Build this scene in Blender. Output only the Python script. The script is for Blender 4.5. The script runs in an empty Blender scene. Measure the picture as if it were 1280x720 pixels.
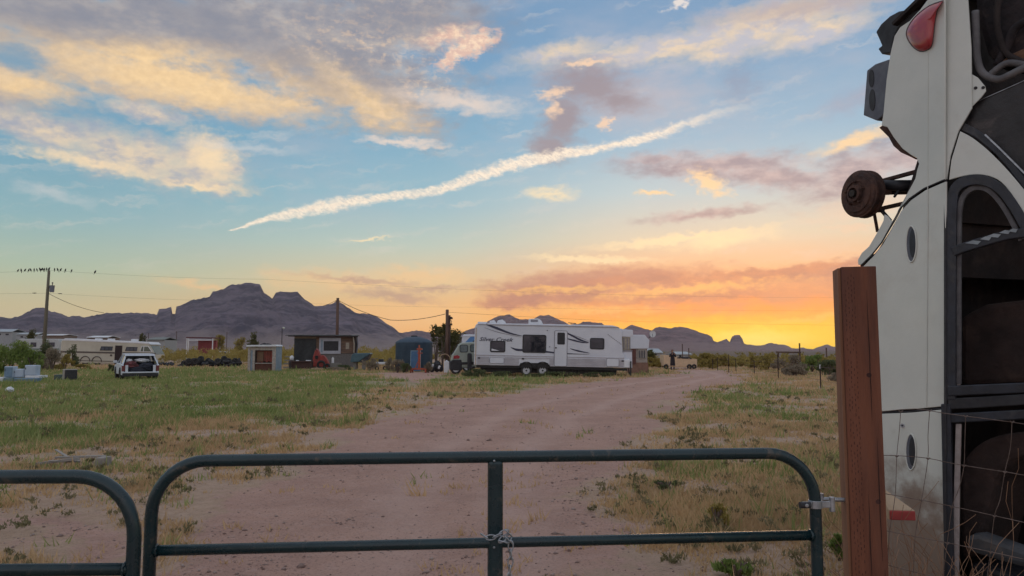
import bpy, bmesh, math, random
import numpy as np
from mathutils import Vector, Matrix, Euler
random.seed(7)
rng = np.random.default_rng(11)
R = math.radians
scene = bpy.context.scene
COL = scene.collection

# ------------------------------------------------------------------ camera
F = 924.0; EYE = 1.6; HZ = 438.0
PITCH = math.atan((HZ - 360.0) / F)
cam_d = bpy.data.cameras.new('camera'); cam = bpy.data.objects.new('camera', cam_d); COL.objects.link(cam)
cam.location = (0, 0, EYE); cam.rotation_euler = (R(90) + PITCH, 0, 0)
cam_d.sensor_width = 36; cam_d.lens = 36 * F / 1280; cam_d.clip_start = 0.05; cam_d.clip_end = 30000
scene.camera = cam
scene.view_settings.view_transform = 'Standard'
scene.view_settings.look = 'None'
scene.view_settings.gamma = 1.0
scene.view_settings.exposure = 0.40
scene.render.resolution_x = 1024; scene.render.resolution_y = 576

def ray(px, py):
    a = (px - 640) / F; b = (360 - py) / F
    return (a, math.cos(PITCH) - math.sin(PITCH) * b, math.sin(PITCH) + math.cos(PITCH) * b)
def W(px, py, Y):
    d = ray(px, py); s = Y / d[1]
    return Vector((d[0] * s, Y, EYE + d[2] * s))
def G(px, py, z=0.0):
    d = ray(px, py); s = (z - EYE) / d[2]
    return Vector((d[0] * s, d[1] * s, z))
def azel(px, py):
    d = ray(px, py); n = math.sqrt(sum(c * c for c in d))
    return math.degrees(math.atan2(d[0], d[1])), math.degrees(math.asin(d[2] / n))
def lin(r, g, b):
    def c(v):
        v /= 255.0
        return v / 12.92 if v <= 0.04045 else ((v + 0.055) / 1.055) ** 2.4
    return (c(r), c(g), c(b), 1.0)

# ------------------------------------------------------------------ world: dusk sky with clouds, laid out in azimuth / elevation
world = bpy.data.worlds.new('World'); scene.world = world; world.use_nodes = True
NT = world.node_tree; NT.nodes.clear()
SUN_AZ, SUN_EL = azel(935, 424)
class NX:
    """tiny helper for node maths"""
    def __init__(s, nt): s.nt = nt; s.n = nt.nodes; s.l = nt.links
    def put(s, sock, v):
        if isinstance(v, bpy.types.NodeSocket): s.l.new(v, sock)
        elif v is not None: sock.default_value = v
    def m(s, op, a, b=None, c=None, clamp=False):
        n = s.n.new('ShaderNodeMath'); n.operation = op; n.use_clamp = clamp
        s.put(n.inputs[0], a); s.put(n.inputs[1], b)
        if c is not None: s.put(n.inputs[2], c)
        return n.outputs[0]
    def vec(s, x, y, z=0.0):
        n = s.n.new('ShaderNodeCombineXYZ'); s.put(n.inputs[0], x); s.put(n.inputs[1], y); s.put(n.inputs[2], z); return n.outputs[0]
    def vm(s, op, a, b=None, scale=None):
        n = s.n.new('ShaderNodeVectorMath'); n.operation = op
        s.put(n.inputs[0], a); s.put(n.inputs[1], b)
        if scale is not None: s.put(n.inputs['Scale'], scale)
        return n.outputs['Value'] if op in ('LENGTH', 'DOT_PRODUCT', 'DISTANCE') else n.outputs[0]
    def noise(s, v, scale, detail=4, rough=0.55, dist=0.0, col=False):
        n = s.n.new('ShaderNodeTexNoise'); s.put(n.inputs['Vector'], v)
        n.inputs['Scale'].default_value = scale; n.inputs['Detail'].default_value = detail
        n.inputs['Roughness'].default_value = rough; n.inputs['Distortion'].default_value = dist
        return n.outputs['Color' if col else 'Fac']
    def mapr(s, v, a, b, c=0.0, d=1.0, mode='SMOOTHSTEP'):
        n = s.n.new('ShaderNodeMapRange'); n.interpolation_type = mode
        s.put(n.inputs[0], v); n.inputs[1].default_value = a; n.inputs[2].default_value = b
        n.inputs[3].default_value = c; n.inputs[4].default_value = d
        return n.outputs[0]
    def mix(s, f, a, b, blend='MIX'):
        n = s.n.new('ShaderNodeMix'); n.data_type = 'RGBA'; n.blend_type = blend
        s.put(n.inputs[0], f); s.put(n.inputs[6], a); s.put(n.inputs[7], b)
        return n.outputs[2]
    def ramp(s, v, stops, interp='LINEAR'):
        n = s.n.new('ShaderNodeValToRGB'); s.put(n.inputs[0], v); r = n.color_ramp; r.interpolation = interp
        r.elements[0].position, r.elements[0].color = stops[0]
        r.elements[1].position, r.elements[1].color = stops[-1]
        for p, c in stops[1:-1]:
            e = r.elements.new(p); e.color = c
        return n.outputs[0]
    def mapping(s, v, loc, rot, scale):
        n = s.n.new('ShaderNodeMapping'); n.vector_type = 'TEXTURE'; s.put(n.inputs[0], v)
        n.inputs[1].default_value = loc; n.inputs[2].default_value = rot; n.inputs[3].default_value = scale
        return n.outputs[0]
    def curve(s, v, pts):
        n = s.n.new('ShaderNodeFloatCurve'); s.put(n.inputs[1], v); c = n.mapping.curves[0]
        c.points[0].location = pts[0]; c.points[1].location = pts[-1]
        for p in pts[1:-1]: c.points.new(*p)
        for p in c.points: p.handle_type = 'AUTO_CLAMPED'
        n.mapping.update(); return n.outputs[0]

def build_sky():
    N = NX(NT)
    tc = NT.nodes.new('ShaderNodeTexCoord'); sp = NT.nodes.new('ShaderNodeSeparateXYZ')
    NT.links.new(tc.outputs['Generated'], sp.inputs[0])
    x, y, z = sp.outputs
    az = N.m('MULTIPLY', N.m('ARCTAN2', x, y), 180 / math.pi)
    el = N.m('MULTIPLY', N.m('ARCSINE', z), 180 / math.pi)
    el = N.m('MAXIMUM', el, 0.0)
    P = N.vec(az, el)
    e60 = N.m('DIVIDE', el, 60.0, clamp=True)
    S = lambda *t: [(min(1, e / 60.0), lin(*c)) for e, c in t]
    sunside = N.ramp(e60, S((0, (255, 214, 60)), (1.0, (255, 212, 52)), (2.4, (255, 186, 66)), (4, (250, 166, 96)), (6, (236, 182, 136)), (8.5, (214, 204, 180)), (12, (178, 200, 206)), (16, (146, 180, 202)), (22, (122, 158, 190)), (32, (106, 140, 178)), (60, (168, 188, 212))))
    mid = N.ramp(e60, S((0, (250, 178, 98)), (3, (248, 192, 118)), (5, (226, 200, 152)), (8, (182, 198, 186)), (11, (146, 184, 196)), (16, (118, 166, 192)), (22, (104, 150, 186)), (32, (96, 136, 176)), (60, (168, 188, 212))))
    left = N.ramp(e60, S((0, (216, 190, 146)), (3, (206, 194, 150)), (5.5, (172, 190, 166)), (9, (134, 174, 182)), (14, (106, 156, 182)), (22, (96, 144, 178)), (32, (92, 130, 170)), (60, (168, 188, 212))))
    back = N.ramp(e60, S((0, (186, 172, 184)), (6, (220, 200, 200)), (12, (210, 206, 212)), (22, (182, 196, 214)), (60, (168, 188, 212))))  # unseen sky behind, and the zenith stops, brightened to light the ground
    da = N.m('ABSOLUTE', N.m('SUBTRACT', az, SUN_AZ))
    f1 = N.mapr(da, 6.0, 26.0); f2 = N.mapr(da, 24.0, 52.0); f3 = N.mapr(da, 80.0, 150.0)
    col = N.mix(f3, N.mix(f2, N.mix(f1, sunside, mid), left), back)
    # shared noises
    big = N.noise(N.vec(N.m('MULTIPLY', az, 0.10), N.m('MULTIPLY', el, 0.24)), 1.0, 4, 0.6, 0.0)
    fin = N.noise(N.vec(N.m('MULTIPLY', az, 0.42), N.m('MULTIPLY', el, 0.85)), 1.0, 6, 0.62, 0.0)
    crisp = N.noise(N.vec(N.m('MULTIPLY', az, 1.5), N.m('MULTIPLY', el, 2.3)), 1.0, 5, 0.62, 0.0)
    wc = N.noise(N.vec(N.m('MULTIPLY', az, 0.16), N.m('MULTIPLY', el, 0.34), 3.3), 1.0, 2, 0.6, 0.0, col=True)
    wc = N.vm('SUBTRACT', wc, (0.5, 0.5, 0.5))
    Pw = N.vm('ADD', P, N.vm('MULTIPLY', wc, (9.0, 4.2, 0.0)))
    wf = N.noise(N.vec(N.m('MULTIPLY', az, 0.9), N.m('MULTIPLY', el, 1.6), 7.7), 1.0, 3, 0.6, 0.0, col=True)
    wf = N.vm('SUBTRACT', wf, (0.5, 0.5, 0.5))
    Pf = N.vm('ADD', P, N.vm('MULTIPLY', wf, (2.6, 1.3, 0.0)))
    Pww = N.vm('ADD', Pw, N.vm('MULTIPLY', wf, (1.6, 0.9, 0.0)))
    # streaky cirrus noise running along a slight diagonal
    st = N.noise(N.mapping(Pf, (0, 0, 0), (0, 0, R(9)), (7.0, 0.75, 1)), 1.0, 4, 0.6, 0.0)
    def blob(cx, cy, rx, ry, rot=0, soft=0.6, k=0.7, src=None, ns=None):
        a0, e0 = azel(cx, cy); a1, _ = azel(cx + 20, cy); _, e1 = azel(cx, cy - 20)
        sx = (a1 - a0) / 20; sy = (e1 - e0) / 20
        q = N.mapping(src if src is not None else Pf, (a0, e0, 0), (0, 0, R(rot)), (rx * sx, ry * sy, 1))
        d = N.vm('LENGTH', q)
        if k: d = N.m('ADD', d, N.m('MULTIPLY', N.m('SUBTRACT', ns if ns is not None else fin, 0.5), 2.0 * k))
        return N.mapr(d, 1 - soft, 1 + soft * 0.6, 1.0, 0.0)
    def union(*ms):
        r = ms[0]
        for q in ms[1:]: r = N.m('MAXIMUM', r, q)
        return r
    def times(a, b): return N.m('MULTIPLY', a, b)
    layers = []
    def lay(col, f, c): layers.append((f, c)); return col      # each cloud layer is mixed as a background shader below
    def bgn(c):
        n = NT.nodes.new('ShaderNodeBackground'); N.put(n.inputs[0], c); n.inputs[1].default_value = 0.81; return n.outputs[0]
    # thin veils everywhere, then brighter clouds outside the frame, added to light the ground
    veil = times(N.mapr(big, 0.45, 0.75), N.mapr(el, 4, 14))
    col = lay(col, times(veil, 0.30), lin(186, 182, 190))
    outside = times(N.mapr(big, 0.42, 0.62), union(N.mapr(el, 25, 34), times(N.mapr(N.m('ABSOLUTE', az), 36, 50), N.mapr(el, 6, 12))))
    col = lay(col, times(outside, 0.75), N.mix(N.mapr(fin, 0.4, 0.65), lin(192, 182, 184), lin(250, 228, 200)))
    cir = times(N.mapr(st, 0.52, 0.78), N.mapr(el, 3, 8))
    col = lay(col, times(cir, 0.35), lin(225, 212, 200))
    # --- upper left: big mauve and golden cloud
    body = union(blob(150, 30, 250, 75, 0, .5, .85, Pww), blob(390, 62, 190, 74, -12, .5, .85, Pww), blob(200, 105, 260, 30, -5, .5, .6), blob(470, 120, 90, 42, -25, .6, .8), blob(-60, 90, 170, 55, 0, .6, .5), blob(480, 30, 130, 50, 10, .6, .8, Pw))
    notch = blob(22, 72, 42, 20, 0, .8, .5)
    body = times(body, N.m('SUBTRACT', 1.0, times(notch, 0.8)))
    col = lay(col, times(body, 0.92), N.mix(N.mapr(fin, 0.35, 0.7), lin(142, 142, 152), lin(192, 178, 166)))
    gold = union(blob(230, 105, 230, 34, -4, .9, .55), blob(430, 118, 100, 34, -18, .8, .8), blob(180, 75, 160, 28, 6, 1.0, .5), blob(60, 110, 120, 22, 0, .9, .4))
    col = lay(col, times(times(gold, body), 0.95), N.mix(N.mapr(crisp, 0.2, 0.8), lin(232, 196, 146), lin(250, 214, 160)))
    fl = times(union(blob(440, 60, 120, 60, 20, 1., .6), blob(510, 120, 60, 30, 20, 1., .6)), N.mapr(crisp, 0.48, 0.66))
    col = lay(col, times(fl, 0.6), lin(242, 206, 168))
    dk = union(blob(250, 22, 190, 38, -14, 1., .4), blob(360, 70, 110, 26, -30, 1., .5), blob(500, 24, 130, 30, 0, 1, .6), blob(450, 85, 80, 26, -30, 1, .6), blob(90, 20, 160, 30, 4, 1, .5))
    col = lay(col, times(dk, 0.72), lin(132, 134, 146))
    # second cloud under it
    swirl = N.m('ADD', N.m('MULTIPLY', fin, .75), N.m('MULTIPLY', crisp, .25))
    c2 = union(blob(175, 195, 135, 30, -8, .8, .9), blob(255, 205, 52, 34, -20, .7, .9), blob(60, 165, 100, 20, -10, .8, .9), blob(180, 140, 60, 12, -10, .9, 1.0), blob(250, 228, 70, 9, -4, .8, .6))
    col = lay(col, times(c2, 0.85), N.mix(N.mapr(swirl, 0.36, 0.62), lin(168, 168, 178), lin(240, 212, 174)))
    edge = union(blob(265, 195, 34, 26, -30, 1, .9, None, crisp), blob(120, 205, 90, 8, -6, 1, .9, None, crisp), blob(250, 233, 55, 5, -3, 1, .6))
    col = lay(col, times(edge, 0.8), lin(250, 220, 176))
    col = lay(col, times(union(blob(70, 243, 45, 9, -10, 1, .9), blob(310, 185, 70, 5, 0, 1, .6)), 0.5), lin(206, 206, 204))
    # small bright cumulus and streak
    col = lay(col, times(union(blob(592, 55, 34, 15, 18, .5, .9, None, crisp), blob(566, 72, 24, 11, 30, .5, .9, None, crisp), blob(560, 45, 40, 12, 10, 1, .9)), 0.9), N.mix(N.mapr(crisp, .4, .65), lin(226, 186, 166), lin(255, 222, 188)))
    col = lay(col, times(union(blob(500, 178, 55, 6, -2, .7, .7), blob(580, 128, 80, 12, -6, 1, .7)), 0.8), lin(232, 212, 196))
    # upper right cirrus
    c4 = union(blob(850, 58, 200, 17, 4, .9, .9), blob(960, 30, 150, 34, 8, .8, .9), blob(900, 65, 50, 16, 0, .8, .8), blob(1020, 40, 80, 18, 8, .8, .8), blob(700, 66, 60, 14, 8, 1, .8))
    col = lay(col, times(c4, 0.75), N.mix(N.mapr(fin, .38, .6), lin(198, 192, 196), lin(248, 216, 172)))
    col = lay(col, times(blob(1010, 8, 130, 14, 0, 1, .6), .7), lin(176, 160, 160))
    col = lay(col, times(blob(850, 5, 18, 5, 20, .6, .9, None, crisp), 0.8), lin(240, 226, 214))
    # brown smudge left of centre
    col = lay(col, times(blob(785, 122, 95, 38, -4, 1, .6), 0.6), lin(196, 182, 184))
    sm = union(blob(738, 106, 56, 30, -8, .8, .7), blob(706, 150, 28, 36, -28, .8, .6), blob(686, 184, 26, 20, -20, .9, .6), blob(775, 125, 40, 16, -12, 1, .6))
    col = lay(col, times(sm, 0.92), lin(148, 138, 146))
    hl = union(blob(692, 117, 18, 7, 10, .8, .9, None, crisp), blob(735, 78, 26, 4, 6, .8, .9, None, crisp), blob(690, 136, 9, 10, -20, 1, .9, None, crisp), blob(758, 153, 12, 6, 30, .7, 1, None, crisp))
    col = lay(col, times(hl, 0.85), lin(244, 206, 172))
    col = lay(col, times(blob(925, 105, 24, 26, -50, 1, .6), .45), lin(140, 140, 160))
    # mauve bank right of centre
    c7 = union(blob(900, 207, 130, 17, -2, .8, .7), blob(960, 218, 110, 20, -12, .8, .7), blob(1070, 215, 90, 34, 16, .8, .7), blob(1150, 190, 120, 30, 16, .9, .6), blob(820, 200, 60, 10, 0, 1, .7), blob(880, 268, 80, 7, 4, 1, .6))
    col = lay(col, times(c7, 0.85), N.mix(N.mapr(fin, .35, .65), lin(150, 134, 144), lin(196, 172, 170)))
    col = lay(col, times(union(blob(885, 228, 26, 12, -30, .8, .9, None, crisp), blob(815, 241, 22, 4, 0, .8, .8), blob(1070, 175, 60, 8, 14, 1, .8)), 0.9), lin(250, 212, 160))
    col = lay(col, times(union(blob(1085, 258, 80, 14, 8, 1, .7), blob(1070, 284, 45, 5, 0, 1, .6)), .6), lin(232, 200, 172))
    col = lay(col, times(blob(1085, 118, 70, 14, 14, 1, .6), .5), lin(158, 152, 170))
    # lower centre: cream streaks and the burning bank
    cs = union(blob(850, 298, 115, 6, 5, .8, .9), blob(740, 324, 85, 4, -2, .8, .7), blob(900, 300, 60, 10, 6, 1, .7), blob(460, 300, 26, 2.2, 6, .8, .5), blob(690, 242, 30, 8, 0, 1, 1))
    col = lay(col, times(cs, 0.8), lin(250, 226, 180))
    bank = union(blob(760, 352, 150, 19, 3, .55, .6), blob(680, 366, 78, 13, -3, .5, .6), blob(960, 350, 150, 14, 6, .7, .6), blob(880, 382, 230, 30, 2, .8, .5), blob(640, 378, 40, 10, 0, .6, .6), blob(1100, 345, 120, 16, 6, .8, .5))
    bcol = N.mix(N.mapr(N.m('ADD', el, N.m('MULTIPLY', N.m('SUBTRACT', fin, .5), 5.0)), 2.2, 4.8), lin(252, 152, 74), lin(178, 126, 116))
    col = lay(col, times(bank, 0.88), bcol)
    stk = union(blob(688, 370, 84, 13, 4, .5, .55), blob(640, 380, 40, 8, 0, .6, .5), blob(790, 352, 105, 9, 2, .5, .6), blob(900, 347, 95, 7, 4, .6, .6), blob(1000, 338, 90, 7, 7, .6, .5), blob(860, 370, 120, 6, 2, .9, .7))
    col = lay(col, times(stk, 0.8), N.mix(N.mapr(fin, .35, .65), lin(160, 112, 108), lin(200, 134, 108)))
    ys = times(union(blob(700, 362, 90, 4, 2, 1, .8, None, crisp), blob(860, 362, 120, 6, 4, 1, 1, None, crisp), blob(740, 388, 90, 6, 0, 1, .8, None, crisp), blob(1000, 400, 80, 5, 6, 1, .8)), 0.7)
    col = lay(col, ys, lin(255, 196, 110))
    # left lower: gold wisps above the butte
    lw = union(blob(430, 352, 100, 12, -3, .9, .8), blob(520, 346, 60, 12, 0, .9, .8), blob(520, 395, 90, 22, 0, 1, .5), blob(250, 358, 50, 5, -10, 1, .7))
    col = lay(col, times(lw, 0.6), lin(250, 200, 140))
    ld = union(blob(490, 370, 58, 7, -6, .8, .6), blob(540, 362, 46, 4, 4, 1, .7), blob(450, 350, 70, 4, -4, 1, .8))
    col = lay(col, times(ld, 0.65), lin(176, 140, 132))
    # glow where the sun went down
    g1 = blob(925, 426, 200, 27, 0, 1, .12)
    col = lay(col, times(g1, 0.95), lin(255, 216, 40))
    g2 = blob(945, 424, 62, 12, 0, 1, .1)
    col = lay(col, times(g2, 0.8), lin(255, 240, 120))
    # contrail: centre line and half width as curves of the azimuth
    cl = [(300, 285, 2.5), (345, 270, 7), (400, 260, 10), (470, 247, 8), (545, 238, 7), (600, 219, 11), (665, 200, 11), (740, 186, 8), (800, 174, 8), (860, 155, 8), (915, 136, 7), (965, 124, 4)]
    aa = [azel(p[0], p[1]) for p in cl]; a0 = aa[0][0] - 1; a1 = aa[-1][0] + 1
    t = N.mapr(az, a0, a1, 0, 1, 'LINEAR')
    fp = N.m('SUBTRACT', fin, .5)
    cpts = [((a[0] - a0) / (a1 - a0), a[1] / 30) for a in aa]; cpts = [(0, cpts[0][1] - .012)] + cpts + [(1, cpts[-1][1] + .01)]
    wpts = [((a[0] - a0) / (a1 - a0), p[2] / 14 ) for a, p in zip(aa, cl)]; wpts = [(0, 0.0)] + wpts + [(1, 0)]
    cy = N.m('MULTIPLY', N.curve(t, cpts), 30.0); hw = N.m('MULTIPLY', N.curve(t, wpts), 14 * 0.058)
    dd = N.m('DIVIDE', N.m('ABSOLUTE', N.m('SUBTRACT', N.m('SUBTRACT', el, cy), N.m('MULTIPLY', fp, 0.9))), N.m('MAXIMUM', hw, 0.01))
    dd = N.m('ADD', dd, N.m('ADD', N.m('MULTIPLY', N.m('SUBTRACT', crisp, .5), 1.6), N.m('MULTIPLY', N.m('SUBTRACT', st, .5), 1.6)))
    fade = N.mapr(az, azel(780, 180)[0], a1, 1.0, 0.0)
    ct = times(N.mapr(dd, 0.15, 1.1, 1.0, 0.0), fade)
    inr = N.mapr(N.m('ABSOLUTE', N.m('SUBTRACT', t, .5)), .49, .5, 1, 0, 'LINEAR')
    tex = N.noise(N.mapping(P, (0, 0, 0), (0, 0, R(-28)), (1.0, 0.45, 1)), 2.3, 5, .75)
    ct = times(ct, N.mapr(N.m('ADD', N.m('MULTIPLY', tex, .5), N.m('MULTIPLY', st, .5)),    .34, .54, .58, 1.0))
    col = lay(col, times(times(ct, inr), 0.95), N.mix(N.mapr(tex, .35, .62), lin(238, 218, 198), lin(255, 238, 214)))
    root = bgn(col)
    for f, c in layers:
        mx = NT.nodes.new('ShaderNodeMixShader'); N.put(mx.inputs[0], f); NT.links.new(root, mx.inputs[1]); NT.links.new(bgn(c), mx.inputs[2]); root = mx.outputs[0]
    sky = NT.nodes.new('ShaderNodeTexSky'); sky.sky_type = 'NISHITA'; sky.sun_disc = False
    sky.sun_elevation = R(1.2); sky.sun_rotation = R(SUN_AZ); sky.dust_density = 2.0
    bg2 = NT.nodes.new('ShaderNodeBackground'); NT.links.new(sky.outputs[0], bg2.inputs[0]); bg2.inputs[1].default_value = 0.02
    add = NT.nodes.new('ShaderNodeAddShader'); out = NT.nodes.new('ShaderNodeOutputWorld')
    NT.links.new(root, add.inputs[0]); NT.links.new(bg2.outputs[0], add.inputs[1]); NT.links.new(add.outputs[0], out.inputs[0])
build_sky()
world.cycles.sampling_method = 'MANUAL'; world.cycles.sample_map_resolution = 1024

sun_d = bpy.data.lights.new('sun', 'SUN'); sun_d.energy = 0.2; sun_d.angle = R(8); sun_d.color = (1.0, 0.62, 0.36)
sun = bpy.data.objects.new('sun', sun_d); COL.objects.link(sun)
_sd = Vector((math.sin(R(SUN_AZ)) * math.cos(R(1.2)), math.cos(R(SUN_AZ)) * math.cos(R(1.2)), math.sin(R(1.2))))
sun.rotation_euler = (-_sd).to_track_quat('-Z', 'Y').to_euler()

# ------------------------------------------------------------------ materials
MATS = {}
def mat(name, c, rough=0.7, metal=0.0, c2=None, scale=8.0, detail=6, bump=0.0, bscale=None, stretch=(1, 1, 1), lo=0.35, hi=0.65, spec=0.5, coat=0.0, dirt=None, trans=0.0):
    if name in MATS: return MATS[name]
    m = bpy.data.materials.new(name); m.use_nodes = True; nt = m.node_tree; N = NX(nt)
    b = nt.nodes['Principled BSDF']; b.inputs['Roughness'].default_value = rough; b.inputs['Metallic'].default_value = metal
    b.inputs['Specular IOR Level'].default_value = spec; b.inputs['Coat Weight'].default_value = coat
    if trans: b.inputs['Transmission Weight'].default_value = trans
    c = tuple(c[:3]) + (1.0,)
    tc = nt.nodes.new('ShaderNodeTexCoord'); v = N.mapping(tc.outputs['Object'], (0, 0, 0), (0, 0, 0), tuple(float(q) for q in stretch))
    if c2 is None: c2 = tuple(q * 0.78 for q in c[:3])
    c2 = tuple(c2[:3]) + (1.0,)
    f = N.mapr(N.noise(v, scale, detail, 0.6), lo, hi)
    col = N.mix(f, c, c2)
    if dirt is not None:
        dc, dscale, dlo, dhi, amt = dirt
        g = N.mapr(N.noise(tc.outputs['Object'], dscale, 7, 0.68, 0.4), dlo, dhi)
        col = N.mix(N.m('MULTIPLY', g, amt), col, tuple(dc[:3]) + (1.0,))
    nt.links.new(col, b.inputs['Base Color'])
    rr = N.mapr(N.noise(v, scale * 2.3, 4, .6), .3, .7, max(0, rough - .08), min(1, rough + .08)); nt.links.new(rr, b.inputs['Roughness'])
    if bump:
        bn = nt.nodes.new('ShaderNodeBump'); bn.inputs['Strength'].default_value = bump; bn.inputs['Distance'].default_value = 0.02
        nt.links.new(N.noise(v, bscale or scale * 3, 7, 0.65), bn.inputs['Height']); nt.links.new(bn.outputs[0], b.inputs['Normal'])
    MATS[name] = m; return m

def foliage_mat(name, ca, cb, scale=1.2):
    if name in MATS: return MATS[name]
    m = bpy.data.materials.new(name); m.use_nodes = True; nt = m.node_tree; N = NX(nt)
    b = nt.nodes['Principled BSDF']; b.inputs['Roughness'].default_value = 0.75; b.inputs['Specular IOR Level'].default_value = 0.2
    tc = nt.nodes.new('ShaderNodeTexCoord')
    at = nt.nodes.new('ShaderNodeAttribute'); at.attribute_name = 'tone'
    f = N.m('ADD', N.m('MULTIPLY', N.mapr(N.noise(tc.outputs['Object'], scale, 4, .6), .35, .65), .5), N.m('MULTIPLY', at.outputs['Fac'], .5))
    nt.links.new(N.mix(f, tuple(ca) + (1,), tuple(cb) + (1,)), b.inputs['Base Color'])
    tr = nt.nodes.new('ShaderNodeBsdfTranslucent'); nt.links.new(N.mix(f, tuple(ca) + (1,), tuple(cb) + (1,)), tr.inputs[0])
    mx = nt.nodes.new('ShaderNodeMixShader'); mx.inputs[0].default_value = 0.3
    nt.links.new(b.outputs[0], mx.inputs[1]); nt.links.new(tr.outputs[0], mx.inputs[2]); nt.links.new(mx.outputs[0], nt.nodes['Material Output'].inputs[0])
    MATS[name] = m; return m

# ------------------------------------------------------------------ mesh helpers
class MB:
    def __init__(s): s.v = []; s.f = []
    def add(s, vs, fs):
        o = len(s.v); s.v += [tuple(p) for p in vs]; s.f += [tuple(i + o for i in q) for q in fs]; return s
    def box(s, c, d, rot=None):
        hx, hy, hz = d[0] / 2, d[1] / 2, d[2] / 2; c = Vector(c)
        vs = [Vector((x, y, z)) for x in (-hx, hx) for y in (-hy, hy) for z in (-hz, hz)]
        if rot is not None:
            M = Euler(rot).to_matrix(); vs = [M @ p for p in vs]
        return s.add([p + c for p in vs], [(0, 1, 3, 2), (4, 6, 7, 5), (0, 4, 5, 1), (2, 3, 7, 6), (0, 2, 6, 4), (1, 5, 7, 3)])
    def span(s, a, b):
        return s.box([(a[i] + b[i]) / 2 for i in range(3)], [abs(b[i] - a[i]) for i in range(3)])
    def cyl(s, p0, p1, r0, r1=None, n=12, caps=True):
        r1 = r0 if r1 is None else r1; p0 = Vector(p0); p1 = Vector(p1); d = (p1 - p0).normalized()
        u = d.orthogonal().normalized(); w = d.cross(u); vs = []
        for p, r in ((p0, r0), (p1, r1)):
            for i in range(n):
                a = 2 * math.pi * i / n; vs.append(p + (u * math.cos(a) + w * math.sin(a)) * r)
        fs = [(i, (i + 1) % n, n + (i + 1) % n, n + i) for i in range(n)]
        if caps: fs += [tuple(range(n - 1, -1, -1)), tuple(range(n, 2 * n))]
        return s.add(vs, fs)
    def tube(s, pts, r, n=8, closed=False, caps=True):
        pts = [Vector(p) for p in pts]; k = len(pts); rs = r if isinstance(r, (list, tuple)) else [r] * k
        vs = []; u = None
        for i, p in enumerate(pts):
            a = pts[(i - 1) % k] if (closed or i) else p; b = pts[(i + 1) % k] if (closed or i < k - 1) else p
            d = (b - a).normalized()
            u = d.orthogonal().normalized() if u is None else (u - d * u.dot(d)).normalized()
            w = d.cross(u)
            for j in range(n):
                q = 2 * math.pi * j / n; vs.append(p + (u * math.cos(q) + w * math.sin(q)) * rs[i])
        fs = []
        for i in range(k if closed else k - 1):
            for j in range(n):
                a = i * n + j; b = i * n + (j + 1) % n; c = ((i + 1) % k) * n + (j + 1) % n; d = ((i + 1) % k) * n + j
                fs.append((a, b, c, d))
        if caps and not closed: fs += [tuple(range(n - 1, -1, -1)), tuple(range((k - 1) * n, k * n))]
        return s.add(vs, fs)
    def prism(s, poly, off):
        poly = [Vector(p) for p in poly]; off = Vector(off); n = len(poly)
        return s.add(poly + [p + off for p in poly], [tuple(range(n)), tuple(range(2 * n - 1, n - 1, -1))] + [(i, i + n, (i + 1) % n + n, (i + 1) % n) for i in range(n)])
    def ell(s, c, r, seg=12, rings=8, rot=None):
        c = Vector(c); M = Euler(rot).to_matrix() if rot is not None else None; vs = []
        for i in range(1, rings):
            t = math.pi * i / rings
            for j in range(seg):
                a = 2 * math.pi * j / seg; p = Vector((r[0] * math.sin(t) * math.cos(a), r[1] * math.sin(t) * math.sin(a), r[2] * math.cos(t)))
                vs.append(p)
        vs += [Vector((0, 0, r[2])), Vector((0, 0, -r[2]))]
        if M: vs = [M @ p for p in vs]
        fs = []
        for i in range(rings - 2):
            for j in range(seg): fs.append((i * seg + j, (i + 1) * seg + j, (i + 1) * seg + (j + 1) % seg, i * seg + (j + 1) % seg))
        T = len(vs) - 2; B = T + 1
        for j in range(seg):
            fs.append((T, j, (j + 1) % seg)); o = (rings - 2) * seg; fs.append((B, o + (j + 1) % seg, o + j))
        return s.add([p + c for p in vs], fs)
    def torus(s, c, R_, r, axis='y', n=20, m=8, sq=1.0):
        pts = []
        for i in range(n):
            a = 2 * math.pi * i / n; x, z = R_ * math.cos(a), R_ * math.sin(a)
            pts.append({'y': (x, 0, z), 'x': (0, x, z), 'z': (x, z, 0)}[axis])
        c = Vector(c); return s.tube([c + Vector(p) for p in pts], r, m, closed=True)
    def jitter(s, a):
        s.v = [(x + random.uniform(-a, a), y + random.uniform(-a, a), z + random.uniform(-a, a)) for x, y, z in s.v]; return s

def part(mb, name, m, parent=None, label=None, smooth=False, bevel=0.0, kind=None, loc=None):
    me = bpy.data.meshes.new(name); me.from_pydata(mb.v, [], mb.f); me.validate(); 
    me.materials.append(m)
    if smooth: me.shade_smooth()
    o = bpy.data.objects.new(name, me); COL.objects.link(o)
    bm = bmesh.new(); bm.from_mesh(me); bmesh.ops.recalc_face_normals(bm, faces=bm.faces); bm.to_mesh(me); bm.free()
    if parent: o.parent = parent
    if loc is not None: o.location = loc
    if label: o['label'] = label
    if kind: o['kind'] = kind
    if bevel:
        b = o.modifiers.new('bevel', 'BEVEL'); b.width = bevel; b.segments = 2; b.limit_method = 'ANGLE'; b.angle_limit = R(35)
    if smooth and bevel: pass
    return o
def thing(name, label, cat, loc=(0, 0, 0), rz=0.0, group=None, rot=None):
    o = bpy.data.objects.new(name, None); COL.objects.link(o); o.location = loc; o.rotation_euler = rot or (0, 0, rz)
    o.empty_display_size = 0.3
    o['label'] = label; o['category'] = cat
    if group: o['group'] = group
    return o
def tag(o, label, cat, group=None, kind=None):
    if label: o['label'] = label
    if cat: o['category'] = cat
    if group: o['group'] = group
    if kind: o['kind'] = kind
    return o
def smooth_angle(o, deg=40):
    me = o.data; me.shade_smooth()
    try: me.set_sharp_from_angle(angle=R(deg))
    except Exception: pass
    return o
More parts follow.
